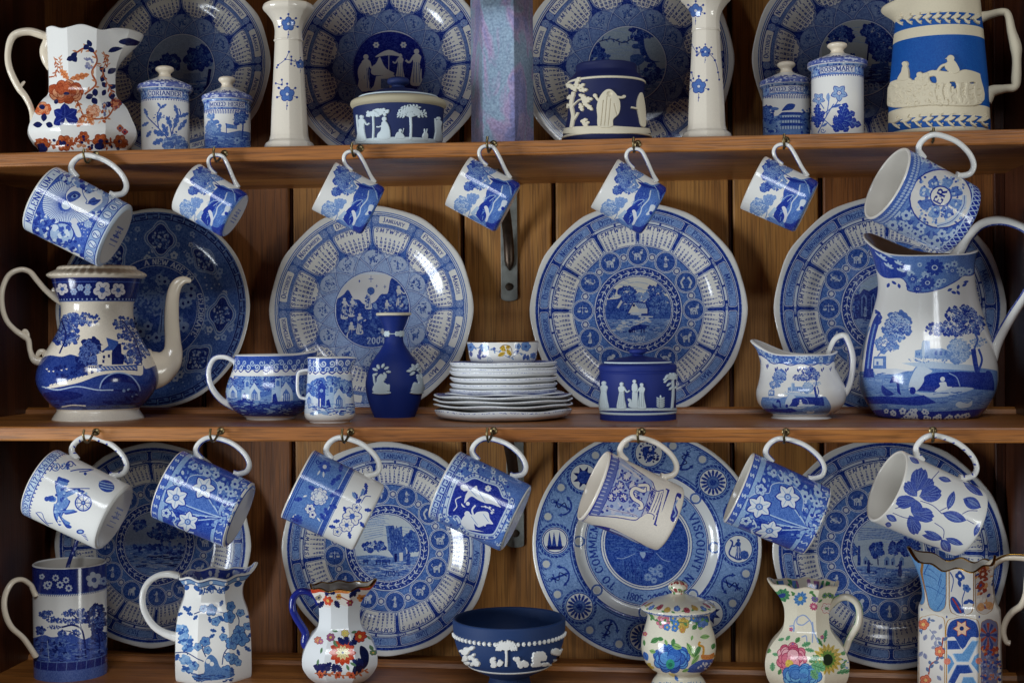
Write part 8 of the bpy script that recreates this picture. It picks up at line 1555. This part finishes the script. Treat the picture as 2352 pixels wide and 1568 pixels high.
rl(w, 'relief_figure', grp(1910, 3, 18, 140), J_wh, 'E2', .002); rl(w, 'relief_plant', grp(2160, 5, 8, 50), J_wh, 'E2', .0016); rl(w, 'relief_plant', grp(2350, 6, 8, 50), J_wh, 'E2', .0016); rl(w, 'relief_figure', grp(2540, 8, 20, 90), J_wh, 'E2', .002); rl(w, 'relief_figure', grp(2720, 9, 14, 130), J_wh, 'E2', .002)
# covered jar with coloured flowers
GR, YL, BL, PK, LG = (88, 140, 84), (206, 178, 80), (70, 110, 196), (196, 96, 120), (140, 180, 110)
w = Ware('covered_jar', 'lidded baluster jar painted with a blue peony, pink and yellow flowers', 'jar', 'E3', 1464, [(1590, 252, 1), (1570, 250), (1530, 228), (1495, 200), (1475, 194), (1455, 208), (1420, 262), (1350, 314), (1250, 338), (1150, 332), (1060, 306), (980, 284), (940, 284), (915, 300), (900, 316)], LOW, v0=1570, cw=560, ch=520, base=(226, 220, 200))
c = w.cv; w.pic(); BE = (44, 70, 150)
peony(c, 1400, 1340, 175, [(74, 120, 206), (96, 142, 216), (60, 100, 190)], (40, 64, 150), 4, 4, .72); c.circ(1390, 1395, 40, (60, 150, 130), ry=46); c.circ(1390, 1400, 20, (40, 110, 100)); c.poly(crv([(1600, 1390), (1700, 1350), (1800, 1360), (1790, 1440), (1640, 1470), (1540, 1460)], 4, True), (74, 92, 176)); blobs(c, [(1640, 1380), (1760, 1380), (1740, 1440), (1640, 1440)], 14, 12, [(206, 206, 220)], 3)
for x, y, L, a, w_ in ((1210, 1200, 90, -.5, 50), (1270, 1160, 60, .2, 40), (1400, 1220, 100, .3, 56), (1410, 1230, 70, -1.4, 40), (1340, 1170, 60, 1.2, 30), (1200, 1270, 60, .3, 40), (1540, 1200, 160, 1.1, 56), (1610, 1330, 130, -1.1, 44), (1580, 1400, 120, -.9, 40), (1660, 1150, 90, -.1, 44), (1580, 1180, 50, -1.3, 24), (1770, 1260, 60, -1.2, 40), (1150, 1170, 60, 1.5, 24), (1200, 940, 70, .8, 30), (1590, 1080, 60, -.8, 44), (1640, 1060, 50, .2, 40), (1560, 1440, 70, 2.8, 30)): leaf(c, x, y, L, a, w_, GR if x % 20 else LG, (40, 90, 50))
c.line(crv([(1660, 1190), (1650, 1220), (1690, 1240), (1690, 1300), (1680, 1340), (1760, 1340), (1790, 1310)], 5), 20, (206, 150, 60)); c.poly(crv([(1670, 1310), (1740, 1310), (1790, 1290), (1770, 1345), (1690, 1350)], 3, True), (206, 130, 70)); blobs(c, [(1180, 1390), (1260, 1440), (1240, 1460), (1190, 1430)], 8, 20, [YL], 3)
for x, y, r, cs, ln in ((1325, 1010, 66, [(206, 120, 140), (222, 170, 180)], (150, 60, 90)), (1505, 1030, 60, [(206, 186, 96), (190, 160, 80)], (130, 90, 40)), (1680, 1000, 66, [(70, 96, 176), (96, 120, 190)], BE), (1500, 1085, 30, [YL, (206, 140, 80)], (130, 90, 40))): peony(c, x, y, r, cs, ln, 2, int(x))
branch(c, [(1190, 930), (1260, 1000), (1420, 1010), (1600, 1020), (1740, 980)], 7, (60, 110, 90), 12, 36, 22, GR, 4); [flower(c, x, y, 30, 5, (90, 130, 206), YL, BE) for x, y in ((1360, 1060), (1430, 1070), (1415, 980), (1600, 980), (1440, 1030))]
flower(c, 1160, 1120, 22, 5, PK, YL); leaf(c, 1150, 1280, 90, 1.2, 50, BL, BE); leaf(c, 1370, 1480, 90, .3, 30, YL, (130, 100, 50)); leaf(c, 1430, 1500, 60, 1.0, 30, BL, BE); dashes(c, [(1215, 1560), (1715, 1560), (1715, 1600), (1215, 1600)], 80, 14, 8, [(110, 140, 200)], 1, 1, 3)
w.make(seed=14, hollow_=False, soft=0)
ld = Cv(512, 128, (226, 220, 200)); ld.poly([(0, 0), (512, 0), (512, 16), (0, 16)], (110, 140, 200)); blobs(ld, [(0, 0), (512, 0), (512, 20), (0, 20)], 160, 4, [(222, 222, 222), (70, 96, 170)], 3)
for j in range(11): q = random.Random(j); peony(ld, 20 + j * 46, 50 + (j % 2) * 10, 17, [[PK, (150, 60, 60)], [YL, (190, 150, 80)], [BL, (110, 150, 210)]][j % 3], (90, 70, 90), 2, j); leaf(ld, 40 + j * 46, 44, 22, q.uniform(-1, 1), 10, GR)
lm = glaze('flowered_lid', ld.image('lid_print'), rough=.07); kb = Cv(128, 64, (226, 220, 200)); blobs(kb, [(0, 0), (128, 0), (128, 64), (0, 64)], 40, 8, [(150, 60, 60), GR, (206, 130, 120)], 4)
knobby(w, [(906, 318), (890, 338), (878, 342), (866, 336), (850, 318), (830, 284), (806, 222), (786, 160), (768, 104), (752, 66)], [(754, 62), (742, 56), (730, 62), (718, 78), (700, 88), (680, 88), (660, 76), (642, 50), (632, 18)], lm, glaze('flowered_knob', kb.image('knob_print'), rough=.07))
# polychrome octagonal jug
w = Ware('jug', 'cream octagonal jug painted with a pink peony and yellow sunflower', 'jug', 'E4', 378, [(1660, 230, 1), (1620, 275), (1560, 335), (1480, 374), (1400, 388), (1330, 384), (1250, 356), (1180, 310), (1120, 258), (1060, 220), (980, 206), (880, 208), (800, 226), (740, 250), (700, 266), (670, 274)], LOW, v0=1580, cw=600, ch=560, base=(226, 218, 196), n=4)
c = w.cv; w.pic(); peony(c, 235, 1350, 150, [(206, 110, 130), (226, 170, 176), (196, 90, 116), (222, 150, 160)], (150, 50, 80), 4, 5, 1.1); c.circ(220, 1390, 38, YL); peony(c, 330, 1500, 190, [(90, 140, 206), (120, 164, 216), (80, 120, 196)], (50, 84, 160), 3, 6, .42)
for a in np.linspace(0, 6.28, 18)[:-1]: leaf(c, 570, 1350, 145, a, 48, (200, 172, 84), (140, 120, 50))
for a in np.linspace(.2, 6.48, 15)[:-1]: leaf(c, 570, 1350, 90, a, 36, (110, 140, 60), None)
c.circ(570, 1355, 52, (36, 48, 34)); 
for x, y, L, a, w_ in ((420, 1400, 130, .3, 100), (400, 1380, 110, -.6, 70), (420, 1450, 100, 1.0, 70), (330, 1230, 90, -.3, 50), (280, 1200, 60, -1, 40), (360, 1260, 90, .2, 40), (540, 1200, 120, -1.4, 40), (520, 1230, 100, -2.2, 36), (60, 1380, 80, 1.6, 44), (60, 1300, 50, .3, 34), (50, 1250, 50, 2.0, 34), (120, 1180, 50, -.4, 30), (140, 1440, 60, 2.1, 40), (660, 1480, 120, -.3, 44), (700, 1440, 60, -1.2, 40), (180, 1180, 60, -.8, 36)): jleaf(c, x, y, L, a, w_, GR if int(x) % 3 else (110, 166, 120), (40, 90, 60), 4)
for x, y in ((255, 1210), (230, 1080), (520, 1150)): flower(c, x, y, 20, 5, PK, BL)
for P in ([(250, 1100), (270, 1000), (340, 950), (400, 990), (430, 1060), (430, 1200)], [(300, 960), (290, 1020), (340, 1040), (400, 1000)], [(215, 1050), (260, 1050), (260, 1100)], [(430, 1010), (440, 1090), (480, 1200)], [(330, 1150), (370, 1140), (380, 1190)]): c.line(crv(P, 5), 11, (150, 160, 206))
for x, y, r, col, ce in ((165, 775, 62, (76, 140, 96), (40, 60, 140)), (320, 800, 66, (86, 130, 200), (200, 190, 120)), (440, 870, 40, (190, 90, 120), (222, 180, 180)), (450, 800, 34, (120, 100, 160), (90, 130, 90)), (545, 780, 30, GR, BE), (590, 775, 26, GR, BE)): 
    for a in np.linspace(0, 6.28, 11)[:-1]: leaf(c, x, y, r, a, r * .5, col, mix(col, (20, 20, 60), .5))
    c.circ(x, y, r * .3, ce)
[leaf(c, x, y, 50, a, 26, GR, (40, 90, 50)) for x, y, a in ((230, 730, .5), (240, 770, -.8), (400, 760, -.6), (420, 750, .6), (480, 830, -.4), (100, 740, 1.2))]; blobs(c, [(700, 1250), (760, 1300), (740, 1440), (690, 1400)], 20, 10, [(130, 150, 200), GR], 3); flower(c, 560, 890, 44, 6, (222, 214, 206), GR, (190, 80, 90))
pin = Cv(256, 128, (226, 218, 200)); blobs(pin, [(0, 60), (256, 60), (256, 128), (0, 128)], 130, 9, [(60, 90, 176), (60, 130, 80), (150, 100, 150), (90, 130, 200)], 5); M_pin = glaze('flowered_inside', pin.image('inner_flowers'), rough=.1)
df = lip_def(w.prof, [(-pi / 2, .45, .34, .004), (pi / 2, .45, .10, .003)], lambda t: .0012 * np.cos(8 * t), .72)
w.make(facets=8, df=df, seed=15, rot=pi / 8, soft=.1, inner=M_pin, lip=M_cream); hg = Cv(64, 256, (222, 214, 196)); hg.poly([(10, 40), (22, 40), (22, 150), (10, 150)], (110, 190, 110)); hg.poly([(44, 40), (54, 40), (54, 256), (44, 256)], (110, 190, 110))
w.tubep('handle', [(560, 890, 40), (610, 840, 36), (680, 795, 32), (760, 790, 32), (830, 840, 32), (858, 930, 32), (845, 1030, 32), (800, 1110, 32), (760, 1180, 30), (740, 1240, 28), (720, 1290, 24)], glaze('green_striped_handle', hg.image('handle_green'), rough=.07), 1.2)
# big panelled jug
w = Ware('jug', 'tall panelled jug with gilt edges, star tile pattern and rust flowers, bottom right', 'jug', 'E4', 1765, [(1640, 372, 1), (1560, 376), (1400, 374), (1200, 370), (1000, 366), (920, 366), (880, 360), (850, 340), (800, 318), (700, 300), (620, 300), (560, 306), (500, 316)], LOW, v0=1585, cw=760, ch=640, base=(224, 218, 206), n=4)
c = w.cv; w.pic(); GD = (180, 130, 56); SB, DBl, RS = (110, 146, 206), (48, 72, 156), (196, 96, 66)
def panel(P, base, edge=8): Q = crv(P, 5, True); c.poly(Q, GD); ct = Q.mean(0); c.poly(ct + (Q - ct) * .965, base); return ct + (Q - ct) * .965
# lower arches
pl = lambda x0, x1, yt: [(x0, 1640), (x0, 1300), (x0, yt + 60), ((x0 * 3 + x1) / 4, yt + 12), ((x0 + x1) / 2, yt), ((x0 + x1 * 3) / 4, yt + 12), (x1, yt + 60), (x1, 1300), (x1, 1640)]
for x0, x1, yt, bc in ((1400, 1635, 945, (222, 218, 212)), (1645, 1945, 965, (222, 218, 212)), (1958, 2115, 985, (120, 116, 150))): Q = np.array(crv(pl(x0, x1, yt), 5)); c.poly(Q, GD); ct = Q.mean(0); c.poly(ct + (Q - ct) * (.95, .985), bc)
c.poly(crv([(1655, 1150), (1660, 1060), (1700, 1000), (1795, 980), (1890, 1000), (1930, 1060), (1938, 1150), (1870, 1150), (1795, 1260), (1720, 1150)], 3, True), DBl)
for k_, col in ((84, (150, 50, 40)), (74, (230, 190, 160))): c.poly([(1786 + k_ * (1 if j % 2 else .6) * cos(j * pi / 6 + .5), 1072 + k_ * (1 if j % 2 else .6) * sin(j * pi / 6 + .5)) for j in range(12)], col)
c.circ(1786, 1072, 20, (40, 56, 120))
for P, col in (([(1655, 1180), (1740, 1180), (1780, 1260), (1655, 1262)], DBl), ([(1700, 1300), (1790, 1300), (1880, 1180), (1940, 1180), (1850, 1375), (1740, 1375)], SB), ([(1655, 1300), (1690, 1330), (1720, 1390), (1660, 1490)], SB), ([(1940, 1290), (1900, 1320), (1870, 1390), (1940, 1480)], SB), ([(1740, 1400), (1850, 1400), (1890, 1470), (1830, 1480), (1770, 1480), (1710, 1590), (1660, 1560)], DBl), ([(1800, 1510), (1890, 1510), (1940, 1600), (1860, 1640), (1760, 1640)], SB), ([(1655, 1600), (1700, 1620), (1720, 1660), (1655, 1660)], DBl)): c.poly(P, mix(col, (255, 255, 255), .3)); ct = np.mean(P, 0); c.poly(ct + (np.array(P) - ct) * .9, col)
for x, y in ((1655, 1370), (1940, 1365)): c.circ(x, y, 30, (214, 130, 110))
branch(c, [(1480, 1490), (1500, 1400), (1570, 1350), (1600, 1270), (1620, 1150)], 13, (160, 60, 50), 10, 50, 30, (96, 112, 160), 3); branch(c, [(1420, 1120), (1440, 1030), (1500, 990)], 8, (96, 112, 160), 8, 44, 24, (110, 124, 170), 4); branch(c, [(1490, 1080), (1550, 1170), (1540, 1260)], 7, (96, 112, 160), 6, 50, 30, (150, 150, 180), 5)
for x, y in ((1435, 1035), (1585, 1280), (1455, 1540)): flower(c, x, y, 46, 5, (214, 120, 90), (226, 190, 120), (150, 50, 30))
[leaf(c, x, y, 60, a, 36, (150, 150, 180), (80, 90, 140)) for x, y, a in ((1440, 1180, -1.2), (1460, 1350, -1.9), (1590, 1400, 1.2), (1580, 1080, -1.1), (1560, 1500, .8), (1430, 1280, 2.2))]
for j in range(12): a = j * pi / 6; c.poly([(2030, 1130), (2030 + 80 * cos(a - .16), 1130 + 110 * sin(a - .16)), (2030 + 80 * cos(a + .16), 1130 + 110 * sin(a + .16))], (170, 70, 50) if j % 2 else (60, 70, 140))
c.circ(2030, 1130, 22, (60, 60, 120)); blobs(c, [(1960, 1250), (2110, 1230), (2110, 1320), (1970, 1300)], 26, 22, [(206, 150, 110), (170, 70, 50), (60, 70, 140)], 3); blobs(c, [(1960, 1320), (2140, 1320), (2140, 1640), (1960, 1640)], 120, 14, [(60, 70, 150), (190, 120, 90), (150, 150, 186), (84, 96, 160)], 4)
# upper tongues
for x0, x1, yb, bc in ((1470, 1650, 920, SB), (1668, 1895, 960, (222, 218, 212)), (1905, 2080, 945, (206, 196, 186)), (1380, 1470, 860, SB)):
    Q = np.array(crv([(x0, 440), (x0, 640), (x0 + 6, yb - 70), ((x0 * 3 + x1) / 4, yb - 14), ((x0 + x1) / 2, yb), ((x0 + x1 * 3) / 4, yb - 14), (x1 - 6, yb - 70), (x1, 640), (x1, 440)], 5)); c.poly(Q, (150, 104, 50)); ct = Q.mean(0); c.poly(ct + (Q - ct) * (.93, .985), bc)
for P in ([(1500, 560), (1600, 620), (1540, 820), (1640, 660)], [(1480, 700), (1640, 760), (1560, 900)], [(1520, 480), (1480, 600), (1560, 650)], [(1600, 560), (1570, 680), (1640, 700)]): c.line(P, 7, (60, 96, 170))
flower(c, 1770, 610, 44, 4, DBl, W_); flower(c, 1830, 700, 38, 5, (84, 108, 176), DBl); c.line(crv([(1815, 730), (1790, 830), (1810, 940)], 4), 8, DBl); [leaf(c, x, y, 70, a, 34, DBl) for x, y, a in ((1800, 850, -.6), (1840, 800, .6), (1760, 640, 1.4))]; c.poly(crv([(1685, 790), (1730, 800), (1790, 880), (1800, 930), (1740, 930), (1690, 860)], 4, True), DBl); c.line(crv([(1700, 800), (1740, 860), (1780, 930)], 4), 14, (160, 60, 60)); c.line(crv([(1680, 560), (1710, 640), (1690, 740)], 4), 8, DBl)
blobs(c, [(1910, 520), (2060, 520), (2080, 920), (1930, 900)], 60, 20, [(150, 60, 40), (60, 70, 140), (206, 150, 100), (222, 214, 200)], 7); c.circ(1960, 880, 36, (206, 150, 100)); c.circ(2040, 870, 34, (206, 150, 100)); flower(c, 1960, 700, 40, 4, (150, 60, 40), (60, 70, 140)); flower(c, 1980, 610, 44, 6, (140, 60, 40), (222, 200, 180))
[c.circ(x, y, 7, DBl, ry=12) for x, y in ((1425, 900), (1650, 965), (1945, 965))]
df = lip_def(w.prof, [(-1.75, .6, .50, .016), (1.5, .6, .03, .010)], lambda t: .0024 * np.cos(8 * t + .4), .62)
w.make(facets=8, df=df, seed=16, rot=pi / 8, soft=.6, lip=M_gold)
w.tubep('handle', [(2030, 520, 50), (2090, 470, 38), (2180, 430, 30), (2290, 425, 30), (2380, 440, 32), (2400, 520, 34), (2380, 640, 30), (2370, 760, 30), (2330, 860, 32), (2250, 920, 30), (2190, 1000, 28), (2165, 1100, 26), (2190, 1190, 24), (2225, 1205, 26)], M_cream, 1.25, n=6); w.tubep('handle_gilding', [(2040, 500, 8), (2090, 445, 8), (2180, 400, 7), (2290, 392, 7), (2385, 405, 8)], M_gold, 1.0, y=-.006)
